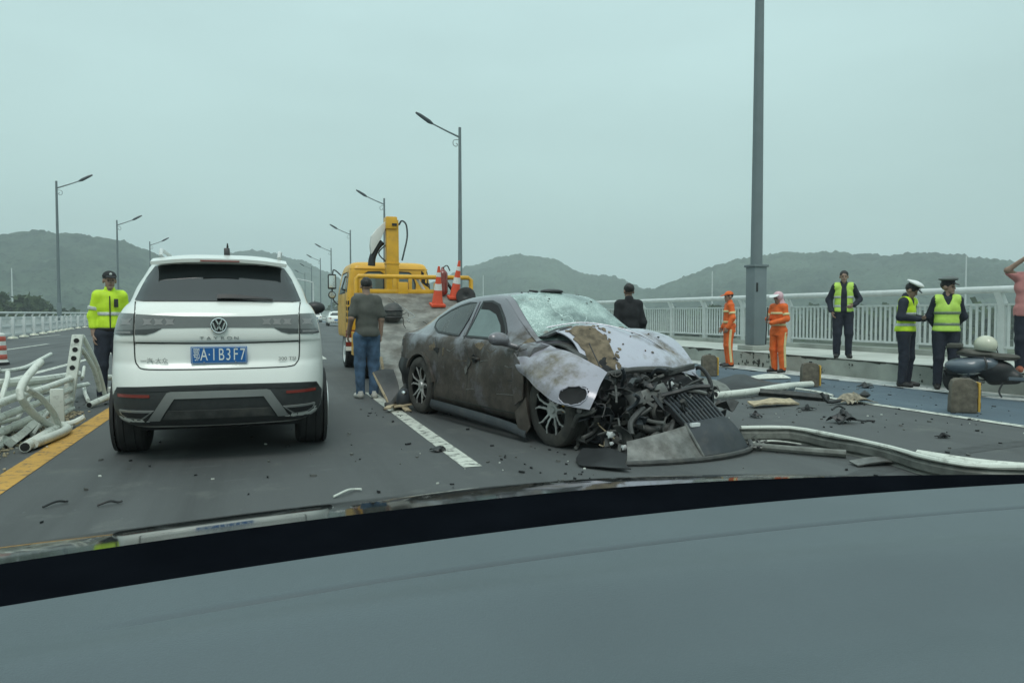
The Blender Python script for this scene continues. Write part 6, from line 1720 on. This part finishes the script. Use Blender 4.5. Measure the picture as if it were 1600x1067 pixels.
for i, (pts_, r_, lb_) in enumerate([
    ([(-2.72, 11.2, .10), (-2.55, 9.9, .30), (-2.42, 8.9, .16), (-2.44, 7.6, .22)], .022, "thin kinked bar weaving between the fallen rails"),
    ([(-2.52, 10.2, .04), (-2.38, 9.5, .05), (-2.5, 8.2, .05), (-2.42, 6.8, .04)], .024, "thin bar lying on the asphalt under the fallen rails"),
    ([(-2.20, 9.75, .32), (-2.26, 9.1, .10), (-2.2, 8.55, .03)], .022, "thin bar leaning from the short post to the asphalt"),
    ([(-2.58, 9.2, .62), (-2.50, 8.9, .58), (-2.44, 8.4, .34), (-2.40, 8.0, .04)], .024, "thin buckled bar rising above the broad rail"),
    ([(-2.46, 12.0, .30), (-2.30, 11.4, .52), (-2.26, 11.1, .40)], .020, "thin bent bar behind the holed post"),
    ([(-2.75, 13.6, .05), (-2.5, 12.4, .07), (-2.3, 11.6, .04)], .026, "bar lying on the asphalt beyond the holed post")]):
    bar_thing("bent_bar", pts_, r_, M_gpipe, lb_, "bar", "thin bars of the broken median fence", 1, 8)
for i, (x, y, rz_, lb_) in enumerate([(-2.52, 8.9, .3, "white bracket plate lying among the fallen rails, the farther one"), (-2.42, 7.7, -.5, "white bracket plate lying among the fallen rails, the nearer one")]):
    o_ = MB().box((0, 0, .03), (.10, .34, .012)).box((.05, 0, .08), (.012, .34, .11)).build("bracket_plate", M_gpipe); o_.location = (x, y, .01); o_.rotation_euler = (.1, .15, rz_); tag(o_, lb_, "bracket plate")
# grit along the foot of the fallen fence
g = random.Random(9); mb = MB()
for i in range(520):
    x, y = g.gauss(-2.36, .13), g.uniform(6.5, 10.6)
    mb.ball((x, y, .008), (g.uniform(.006, .028), g.uniform(.006, .028), .012), 5, .3, i)
tag(mb.build("grit", M_junk4), kind="stuff")

# striped drum at the left edge, low plastic fence across the far carriageway
t = empty("traffic_drum", (-6.17, 21.0, 0), 0, "red and white striped plastic drum at the left picture edge", "drum")
MB().lathe([(0, 0), (.30, 0), (.30, .08), (.27, .10), (.24, .74), (.20, .78), (0, .78)], n=28).build("drum", M_conew, t)
for z in (.14, .36, .58): MB().lathe([(.272 - (z - .1) * .047, z), (.276 - (z - .1) * .047, z + .01), (.270 - (z - .1) * .047, z + .11), (.262 - (z - .1) * .047, z + .12)], n=28).build("red_stripe", M_barr_r, t)
MB().lathe([(.31, .0), (.32, .01), (.32, .06), (.30, .07)], n=28).build("rubber_foot", M_black, t)
pf = None; path = [(-11.2, 37.0), (-12.1, 46.0), (-13.2, 56.0), (-14.6, 68.0), (-15.4, 82.0), (-15.6, 100.0)]
pts = []; 
for (x0, y0_), (x1, y1_) in zip(path, path[1:]):
    L = math.hypot(x1 - x0, y1_ - y0_); k = int(L / 2.9)
    for i in range(k): pts.append((x0 + (x1 - x0) * i / k, y0_ + (y1_ - y0_) * i / k, math.atan2(y1_ - y0_, x1 - x0)))
for (x, y, a) in pts:
    if pf is None:
        pf = empty("plastic_fence", (x, y, 0), a, "low white plastic fence panel on a cream foot along the far carriageway", "fence", "low plastic fence panels along the far carriageway")
        MB().box((1.3, 0, 1.0), (2.6, .06, .10)).build("top_rail", M_rail, pf, bevel=.01)
        MB().box((1.3, 0, .62), (2.6, .05, .08)).build("middle_rail", M_rail, pf)
        MB().box((1.3, 0, .20), (2.6, .06, .10)).build("bottom_rail", M_rail, pf)
        pk = MB().box((.0, 0, .45), (.09, .035, .62)).build("picket", M_rail, pf); pk.location = (.2, 0, 0)
        for i in range(1, 9): copy_part(pk, pf, (.2 + i * .27, 0, 0))
        MB().box((0, 0, .55), (.16, .16, 1.06)).build("post", M_rail, pf, bevel=.02)
        MB().lathe([(0, 0), (.24, 0), (.20, .08), (.08, .11)], n=14).build("foot", M_cream, pf)
    else:
        c = copy_tree(pf); c.location = (x, y, 0); c.rotation_euler = (0, 0, a)

# ================================================================== ROAD DEBRIS, RIGHT
def beam(name, pts, h, w, m, label, cat, capm):
    base = np.array((pts[0][0], pts[0][1], 0.0)); P = [np.array(p, float) - base for p in catmull(pts, 3)]
    vs = []; fs = []
    prof = [(-w / 2, 0), (-w * .1, h * .12), (-w / 2, h * .30), (-w / 2, h * .7), (-w * .1, h * .86), (-w / 2, h), (w / 2, h), (w / 2, 0)]
    k = len(prof)
    for i, p in enumerate(P):
        d = P[min(i + 1, len(P) - 1)] - P[max(i - 1, 0)]; d[2] = 0; d /= np.linalg.norm(d); nn2 = np.array((-d[1], d[0], 0)) * -1
        for a, b in prof: vs.append(p + nn2 * a * -1 + np.array((0, 0, b)))
    for i in range(len(P) - 1):
        for j in range(k): fs.append((i * k + j, i * k + (j + 1) % k, (i + 1) * k + (j + 1) % k, (i + 1) * k + j))
    fs += [tuple(range(k)), tuple(range((len(P) - 1) * k, len(P) * k))]
    V_ = np.array(vs); V_ += (wob(V_, 9, 3) * .008)[:, None]; V_[:, 2] = np.maximum(V_[:, 2], .004)
    o_ = MB().add(V_, fs).build(name, m, sharp=25); o_.location = tuple(base); tag(o_, label, cat)
    MB().tube([tuple(p + np.array((0, 0, h + .006))) for p in P], .020, 7).build("white_top_edge", capm, o_)
    return o_
beam("bent_beam", [(4.40, 6.02, .0), (4.85, 5.86, .0), (4.93, 5.3, .0), (4.92, 4.72, .0), (4.84, 4.25, .0), (4.98, 3.9, .0), (5.7, 3.72, .0)], .135, .06, M_beam, "long bent steel beam with a white top edge lying across the lower right road", "beam", M_gpipe)
bar_thing("scraped_rail", [(4.25, 5.62, .04), (4.50, 5.34, .04), (4.78, 5.06, .04)], .035, M_beam, "short scraped rail lying in front of the bent beam", "rail", None, 2)
bar_thing("white_pipe", [(5.30, 4.80, .05), (5.42, 4.35, .05), (5.60, 4.05, .06), (6.1, 3.7, .05)], .042, M_gpipe, "white pipe behind the bent beam at the right edge, the farther of two", "pipe", None, 4)
bar_thing("white_pipe", [(5.16, 4.62, .08), (5.20, 4.18, .08), (5.5, 3.95, .09), (6.0, 3.75, .07)], .036, M_gpipe, "white pipe touching the bent beam at the right edge, the nearer of two", "pipe", None, 4)
sheet_thing("crushed_plate", [[(4.35, 5.85, .03), (4.6, 5.75, .05), (4.78, 5.62, .03)], [(4.42, 5.95, .01), (4.66, 5.9, .03), (4.82, 5.75, .012)]], M_gpipe, "pale crushed plate lying between the bent beam and the torn bumper", "plate", .01, .008)
sheet_thing("road_shard", [[(4.62, 4.86, .02), (4.85, 4.82, .05), (5.05, 4.76, .02)], [(4.58, 4.72, .01), (4.82, 4.68, .04), (5.02, 4.66, .012)]], M_junk2, "grey crumpled shard lying under the bent beam's middle", "shard", .01, .012)
pb = bar_thing("white_pipe", [(6.15, 9.02, .09), (6.28, 9.10, .07), (7.1, 9.35, .075), (8.0, 9.78, .08), (8.78, 10.10, .06)], .055, M_gpipe, "long white pipe lying across the lane towards the middle block", "pipe", None, 4, 10, (0,))
bar_thing("dark_beam", [(7.15, 9.35, .06), (7.35, 9.0, .06), (7.62, 8.42, .05)], .055, M_junk1, "dark beam with a pale upper edge behind the tan rubble", "beam", None, 2, 4)
bar_thing("white_strip", [(7.75, 9.25, .10), (7.82, 8.9, .09), (7.86, 8.6, .06)], .02, M_gpipe, "thin white strip lying over the edge line", "strip", None, 2, 6)
sheet_thing("black_mat", [[(7.25, 10.55, .10), (7.55, 10.50, .20), (8.15, 10.25, .08)], [(7.10, 10.25, .02), (7.50, 10.05, .13), (8.05, 9.85, .05)], [(7.25, 9.95, .01), (7.55, 9.80, .03), (7.9, 9.65, .012)]], M_black, "black folded mat lying behind the long white pipe", "mat", .02, .03, seed=2)
sheet_thing("grey_cover", [[(6.35, 10.6, .06), (6.75, 10.7, .22), (7.25, 10.75, .10)], [(6.2, 10.2, .02), (6.65, 10.2, .17), (7.15, 10.2, .08)], [(6.3, 9.85, .01), (6.7, 9.8, .04), (7.05, 9.8, .012)]], M_beam, "grey crumpled undertray behind the torn bumper", "cover", .015, .03, seed=4)
sheet_thing("white_board", [[(8.75, 11.75, .04), (9.25, 11.95, .06), (9.6, 11.85, .06)], [(8.70, 11.55, .015), (9.2, 11.55, .02), (9.52, 11.50, .02)]], M_gpipe, "flat white board lying on the blue lane before the workers in orange", "board", .015, .004)
sheet_thing("pale_plate", [[(6.1, 11.6, .10), (6.5, 11.5, .16), (7.2, 11.0, .08)], [(6.1, 11.2, .03), (6.5, 11.1, .06), (7.1, 10.8, .02)]], M_gpipe, "pale plate wedged beyond the wreck's far front corner", "plate", .02, .01)
sheet_thing("tan_board", [[(6.15, 8.28, .04), (6.5, 8.38, .07), (6.95, 8.42, .05)], [(6.12, 8.10, .01), (6.5, 8.12, .05), (6.95, 8.22, .012)]], M_junk4, "torn tan board lying in the lane in front of the white pipe", "board", .025, .02, dfreq=16)
def lump(name, loc, r, m, label, cat, seed=0, fr=18, amp=.02):
    """crumpled piece: two or three folded sheets pressed together"""
    g_ = random.Random(seed * 13 + 5); mb_ = MB()
    for k_ in range(3):
        a_ = g_.uniform(0, PI); ca, sa = math.cos(a_), math.sin(a_)
        rows = []
        for i in (-1, -.35, .35, 1):
            r_ = []
            for j in (-1, -.3, .3, 1):
                x_, y_ = i * r[0] * g_.uniform(.6, 1.1), j * r[1] * g_.uniform(.5, 1.2)
                h_ = max(0, 1 - (abs(i) + abs(j)) * .45) * r[2] * g_.uniform(.8, 2.6) + .004
                r_.append((x_ * (1 - .25 * k_) + g_.uniform(-.02, .02), y_ * (1 - .25 * k_), h_ * (1 + .15 * k_)))
            rows.append(r_)
        p_ = patch(rows, sub=3, thick=.008, dent=amp * .6, dfreq=fr, seed=seed + k_)
        V_ = np.array(p_.v); V_[:, 2] = np.maximum(V_[:, 2], .002)
        V_[:, :2] = V_[:, :2] @ np.array([[math.cos(.5 * k_), math.sin(.5 * k_)], [-math.sin(.5 * k_), math.cos(.5 * k_)]])
        mb_.add(V_, p_.f)
    o_ = mb_.build(name, m, sharp=28); o_.location = loc; return tag(o_, label, cat)
lb = lump("black_bag", (6.28, 6.72, 0), (.15, .10, .085), M_black, "black crumpled bag with a trailing cable lying in the lane", "bag", 3)
MB().tube([(.1, 0, .04), (.26, -.05, .02), (.36, .0, .012), (.44, -.04, .012)], .010, 6, smooth=4).tube([(-.1, .05, .15), (.0, .06, .19), (.08, .04, .15)], .012, 6, smooth=4).build("cable", M_black, lb)
lb = lump("rag_heap", (7.75, 8.10, 0), (.28, .13, .075), M_junk6, "tan and black heap of rags at the end of the edge line", "rags", 5)
MB().ball((.22, .02, .12), (.08, .06, .05), 8, .2, 2).tube([(-.2, 0, .06), (-.4, .03, .04), (-.45, .1, .16)], .025, 6, smooth=3).build("dark_scrap", M_black, lb)
lump("dark_scrap", (6.49, 5.58, 0), (.075, .04, .02), M_blackm, "small flat black scrap alone in the right lane", "scrap", 6, 20, .006)
lump("dark_scrap", (5.62, 7.4, 0), (.05, .07, .035), M_black, "small dark scrap right of the torn bumper", "scrap", 7, 20, .01)
lump("dark_scrap", (6.68, 7.75, 0), (.12, .05, .03), M_black, "dark flat scrap below the tan board", "scrap", 8, 20, .01)
lump("dark_scrap", (9.62, 9.78, 0), (.12, .10, .04), M_black, "dark scrap on the blue lane by the white-capped officer's feet", "scrap", 9, 20, .01)
lump("dark_scrap", (1.52, 6.5, 0), (.07, .05, .02), M_black, "dark curled scrap beside the white dash left of the wreck", "scrap", 10, 20, .01)
# small broken bits all over the carriageway
g = random.Random(17); mb = MB(); mb2 = MB(); mb3 = MB()
spots = [((3.4, 8.4), (4.0, 12.0), 130), ((-1.6, 2.4), (3.4, 8.5), 60), ((1.9, 2.6), (5.0, 6.5), 28), ((5.0, 9.5), (6.0, 11.5), 150), ((9.0, 10.9), (8, 14), 40), ((1.2, 2.2), (8.8, 10.0), 40), ((-3.2, -2.0), (6.5, 13), 60)]
for (xr, yr, k) in spots:
    for i in range(k):
        x, y = g.uniform(*xr), g.uniform(*yr); s_ = g.choice([.005, .006, .009, .009, .012, .018])
        a = g.uniform(0, PI)
        M_ = Matrix.Rotation(a, 3, 'Z') @ Matrix.Rotation(g.uniform(-.3, .3), 3, 'X')
        b = g.choice([mb, mb, mb, mb2, mb2, mb3] if s_ < .010 else [mb, mb, mb2])
        pts3 = [Vector((g.uniform(.6, 2.2) * s_ * math.cos(q_), g.uniform(.4, 1) * s_ * math.sin(q_), 0)) for q_ in np.linspace(0, 2 * PI, 6)[:-1]]
        top_ = [M_ @ p + Vector((x, y, s_ * .6 + .006)) for p in pts3]; bot_ = [Vector((p.x, p.y, .001)) for p in top_]
        b.add(top_ + bot_, [tuple(range(5)), tuple(range(9, 4, -1))] + [(i_, 5 + i_, 5 + (i_ + 1) % 5, (i_ + 1) % 5) for i_ in range(5)])
tag(mb.build("black_fragments", M_black), kind="stuff"); tag(mb2.build("grey_fragments", M_junk2), kind="stuff"); tag(mb3.build("pale_fragments", M_gpipe), kind="stuff")
g = random.Random(23)
for i, (x, y, a, l, lb) in enumerate([(-.95, 5.35, .3, .07, "thin curled twig-like scrap left of the white SUV's tyre"), (-1.28, 5.45, 1.2, .06, "small dark scrap by the yellow line at lower left"), (.55, 5.15, 2.2, .10, "pale scratch-like strip on the asphalt below the SUV's right tyre")]):
    bar_thing("curled_scrap", [(x - l, y - l * math.sin(a), .012), (x, y, .03), (x + l * .6, y + l * math.sin(a), .014), (x + l, y + l * .4, .02)], .008, M_black if i < 2 else M_gpipe, lb, "scrap", None, 3, 6)

# ================================================================== CONCRETE BLOCKS ON THE BLUE LANE
def block(x, y, rz, label, sc=1.0):
    t = empty("concrete_block", (x, y, .004), R(rz), label, "concrete block", "mud-stained concrete blocks on the blue lane"); t.scale = (sc,) * 3
    prof = [(-.15, 0), (.14, 0), (.15, .30), (.135, .38), (.09, .42), (-.07, .425), (-.12, .40), (-.14, .33)]
    b = MB().prism(prof, .17, 'y', -.085).build("block", M_block, t, bevel=.02)
    bm_ = bmesh.new(); bm_.from_mesh(b.data); bmesh.ops.triangulate(bm_, faces=bm_.faces); bmesh.ops.subdivide_edges(bm_, edges=[e for e in bm_.edges if e.calc_length() > .05], cuts=3, use_grid_fill=True)
    P_ = np.array([v.co[:] for v in bm_.verts]); W_ = wob(P_ + x, 26, 2) * .006 + wob(P_ + y, 60, 5) * .004
    for v, w_ in zip(bm_.verts, W_): v.co += v.normal * float(w_) if v.co.z > .01 else Vector((0, 0, 0))
    bm_.to_mesh(b.data); bm_.free()
    for p in b.data.polygons: p.use_smooth = True
    MB().box((.160, -.01, .20), (.025, .165, .36)).build("yellow_side", M_yedge, t, bevel=.006)
    for z in (.10, .26): MB().box((.176, -.01, z), (.006, .15, .07)).build("black_stripe", M_black, t)
    MB().box((.02, .02, .43), (.05, .04, .03)).build("lifting_eye", M_black, t, bevel=.006)
block(8.44, 12.60, -18, "mud-stained block with a yellow side, nearest the wreck's bonnet")
block(8.86, 10.24, -26, "mud-stained block with a yellow side, where the long white pipe ends", .97)
block(8.37, 6.93, -36, "largest mud-stained block, standing before the grey scooter", 1.02)

# ================================================================== SCOOTER AGAINST THE KERB
SC = empty("motor_scooter", (10.41, 8.13, 0), R(-57), "slate grey scooter with an olive seat parked at the kerb behind the block", "scooter")
# local +x points to the right of the picture, -y to the viewer
V, F = sdf([('e', (-.36, 0, .45), (.27, .17, .125), None), ('e', (-.16, .03, .49), (.26, .15, .12), None), ('c', (-.52, 0, .42), (-.3, 0, .40), .06, .12)], .012, .03, cuts=[((0, 0, .335), (.12, 0, -1))])
mesh_obj("rear_cowl", V, F, M_scoot, SC, 60)
V, F = sdf([('e', (-.36, 0, .42), (.285, .185, .11), None)], .010, .02, cuts=[((0, 0, .345), (.12, 0, -1)), ((0, 0, .375), (-.12, 0, 1))])
mesh_obj("silver_strip", V, F, M_strip, SC, 60)
MB().box((-.585, 0, .45), (.03, .16, .05), Matrix.Rotation(R(-18), 3, 'Y')).build("tail_lamp", M_refl, SC, bevel=.01)
MB().box((-.62, 0, .33), (.012, .17, .10), Matrix.Rotation(R(-20), 3, 'Y')).build("plate_holder", M_black, SC, bevel=.006)
V, F = sdf([('e', (-.20, .05, .635), (.28, .13, .055), None), ('e', (.14, .05, .60), (.20, .125, .055), None), ('e', (-.34, .05, .665), (.14, .12, .05), None)], .012, .03)
mesh_obj("seat", V, F, M_brownseat, SC, 60)
MB().tube([(-.46, -.07, .62), (.0, -.085, .585), (.30, -.08, .56)], .008, 6, smooth=4).build("seat_piping", M_black, SC)
V, F = sdf([('e', (.02, .05, .40), (.26, .125, .16), None), ('c', (.0, .05, .26), (.28, .05, .30), .09, .10)], .014, .05)
mesh_obj("body", V, F, M_black, SC, 60)
MB().box((.52, .05, .275), (.66, .28, .055)).build("floorboard", M_black, SC, bevel=.015)
MB().box((.52, -.085, .29), (.62, .012, .05)).build("floor_trim", M_scoot, SC, bevel=.004)
MB().tube([(-.30, .0, .30), (-.42, .05, .24), (-.1, .05, .22)], .035, 8, smooth=3).build("engine_case", M_junk2, SC)
MB().tube([(-.50, -.12, .24), (-.34, -.13, .22), (-.12, -.12, .20)], [.035, .05, .03], 10, smooth=3).build("exhaust", M_junk1, SC)
MB().tube([(.14, -.06, .22), (.10, -.16, .10), (.14, -.2, .02)], .014, 6, smooth=3).build("side_stand", M_black, SC)
MB().tube([(-.58, -.06, .72), (-.62, .05, .73), (-.58, .16, .72), (-.34, .15, .70)], .014, 6, smooth=3).build("luggage_rack", M_black, SC)
MB().box((-.50, .05, .755), (.20, .22, .07)).build("rack_pad", M_brownseat, SC, bevel=.02)
MB().tube([(-.10, -.13, .60), (-.06, -.18, .50), (-.07, -.185, .42)], [.010, .010, .022], 8, smooth=3).build("lock_strap", M_black, SC)
V, F = sdf([('e', (-.42, .05, .27), (.24, .08, .24), None)], .012, .02, cuts=[((0, 0, .30), (0, 0, -1))]); mesh_obj("rear_mudguard", V, F, M_black, SC, 60)
for x in (-.42, 1.18):
    w = tyre_obj("wheel", .24, .10, M_tyre, SC, (x, .05, .24)); w.rotation_euler = (0, 0, R(90))
    MB().lathe([(0, .03), (.12, .035), (.14, .045), (.14, -.045), (.12, -.035), (0, -.03)], axis='x', n=20).build("rim", M_rim_d, w)
MB().tube([(.92, .05, .62), (1.02, .05, .92), (1.04, .05, 1.0)], .03, 8).build("steering_column", M_black, SC)
MB().tube([(1.0, -.30, 1.03), (1.04, -.1, 1.0), (1.04, .2, 1.0), (1.0, .40, 1.03)], .018, 8, smooth=3).build("handlebar", M_black, SC)
V, F = sdf([('c', (.93, .05, .34), (.99, .05, .78), .17, .13)], .016, .03, cuts=[((.88, 0, 0), (-1, 0, 0))]); mesh_obj("leg_shield", V, F, M_scoot, SC, 60)
V, F = sdf([('e', (1.2, .05, .36), (.22, .09, .18), None)], .014, .02, cuts=[((0, 0, .32), (0, 0, -1))]); mesh_obj("front_mudguard", V, F, M_scoot, SC, 60)
hx = SC.location
V, F = sdf([('e', (0, 0, .13), (.145, .16, .14), None)], .011, .02, cuts=[((0, 0, .045), (0, 0, -1))])
ho_ = mesh_obj("helmet", V, F, M_cream, None, 60); c_, s_ = math.cos(R(-57)), math.sin(R(-57)); ho_.location = (10.41 - .10 * c_ - .05 * s_, 8.13 - .10 * s_ + .05 * c_, .650)
tag(ho_, "cream open helmet resting on the grey scooter's seat", "helmet")
MB().tube([(.12, -.08, .07), (.14, -.10, -.02), (.10, -.13, -.06)], .008, 6, smooth=3).build("chin_strap", M_black, ho_)
MB().ball((.13, -.07, .09), (.025, .02, .025), 8).build("strap_button", M_black, ho_)

# ================================================================== FAR CARS
def far_car(x, y, label, m, rz=0):
    t = empty("parked_car", (x, y, 0), rz, label, "car", "white cars far down the road")
    S_ = [(.25, .78, .1, 4.4, .2, .3, .05), (.35, .87, .02, 4.5, .22, .35, .05), (.6, .90, .0, 4.52, .24, .4, .06), (.85, .88, .04, 4.5, .24, .4, .06), (.95, .84, .12, 4.0, .22, .4, .06), (1.05, .76, .35, 3.3, .2, .4, .06), (1.3, .66, .75, 2.9, .2, .4, .05), (1.42, .56, .95, 2.6, .2, .4, .05), (1.46, .4, 1.2, 2.3, .2, .3, .03)]
    b = slice_shell("body", S_, m, t); BB = shell_bvh(b)
    panel(BB, [(-.60, 1.04), (.60, 1.04), (.52, 1.34), (-.52, 1.34)], 'y', "rear_window", M_glass, t, off=.006, s=.2)
    panel(BB, [(-.80, .26), (.80, .26), (.80, .42), (-.80, .42)], 'y', "bumper", M_clad, t, off=.006, s=.2)
    for sg in (-1, 1):
        panel(BB, [(sg * .50, .72), (sg * .80, .72), (sg * .80, .84), (sg * .50, .84)][::sg], 'y', "tail_lamp", M_refl, t, off=.006, s=.15)
        for yy in (.8, 3.5): tyre_obj("wheel", .32, .22, M_tyre, t, (sg * .76, yy, .32))
    MB().box((0, -.02, .62), (.44, .02, .14)).build("number_plate", M_plate, t)
far_car(7.15, 75.5, "white saloon driving away beyond the tow truck's left side", M_suv, R(-2))
far_car(7.4, 108, "second white car, smaller, farther up the road past the first saloon", M_suv)

# ================================================================== OWN CAR: dashboard, cowl and bonnet
OC = empty("car", (.75, .9, 0), 0, "car the picture is taken from, its slate dashboard and glossy black bonnet along the bottom", "car")
far_y = lambda x: 1.035 - .105 * (x - .72) ** 2
def dash_z(x, y):
    d = far_y(x) - y                        # distance back from the screen
    z = .930 + .006 * math.sin(min(1, d / .12) * PI / 2)
    cy_ = .16 + .02 * (x - .5)
    k = max(0, min(1, (x + .18) / .30))
    z += .006 * k * (1 / (1 + math.exp(-(d - cy_) / .0035)))
    z -= .022 * k * math.exp(-((d - cy_ + .006) / .008) ** 2)
    z += .022 * math.exp(-((d - .27 - .12 * x) / .07) ** 2) - .010 * math.exp(-((d - .42 - .1 * x) / .05) ** 2)
    z -= .35 * max(0, d - .42) ** 2
    return z
nx, ny = 170, 230; vs = []; fs = []
for i in range(nx + 1):
    x = -.85 + 2.95 * i / nx
    for j in range(ny + 1):
        d = .85 * (j / ny); y = far_y(x) - d
        vs.append((x - .75, y - .9, dash_z(x, y)))
k_ = len(vs)
for i in range(nx):
    for j in range(ny):
        a = i * (ny + 1) + j; fs.append((a, a + 1, a + ny + 2, a + ny + 1))
bot = [(x_, y_, z_ - .05) for x_, y_, z_ in vs]
MB().add(vs + bot, fs + [tuple(q + k_ for q in f[::-1]) for f in fs] + [(i * (ny + 1), (i + 1) * (ny + 1), (i + 1) * (ny + 1) + k_, i * (ny + 1) + k_) for i in range(nx)]).build("dashboard", M_dash, OC, sharp=80)
cw = lambda x: .155 - .03 * (x - .3) ** 2 - .10 * max(0, x - .55) ** 1.5 * (1 if x < 1.2 else 1.0)
rows = [[(x - .75, far_y(x) + (-.012 if t == 0 else t * cw(x)) - .9, .915 + .022 * t) for x in np.linspace(-.9, 2.2, 9)] for t in (0, .5, 1)]
patch(rows, sub=5, thick=.02).build("cowl", M_frit, OC)
rows = []
for t in np.linspace(0, 1, 8):
    r_ = []
    for x in np.linspace(-.9, 2.2, 9):
        q_ = .004 + t * .72; y = far_y(x) + cw(x) + q_
        r_.append((x - .75, y - .9, .937 - .105 * q_ - .24 * q_ * q_ - .03 * max(0, x - .6) ** 2))
    rows.append(r_)
patch(rows, sub=4, thick=.02).build("bonnet", M_bonnet, OC, sharp=80)
MB().box((0, .62, .42), (1.7, .70, .44)).build("front_end", M_blackm, OC, bevel=.05)
for sx in (-.05, 1.55):
    w = tyre_obj("wheel", .33, .22, M_tyre, OC, (sx - .75, 1.35 - .9, .33))
    MB().lathe([(0, .05), (.2, .06), (.2, -.06), (0, -.05)], axis='x', n=20).build("rim", M_rim_d, w)
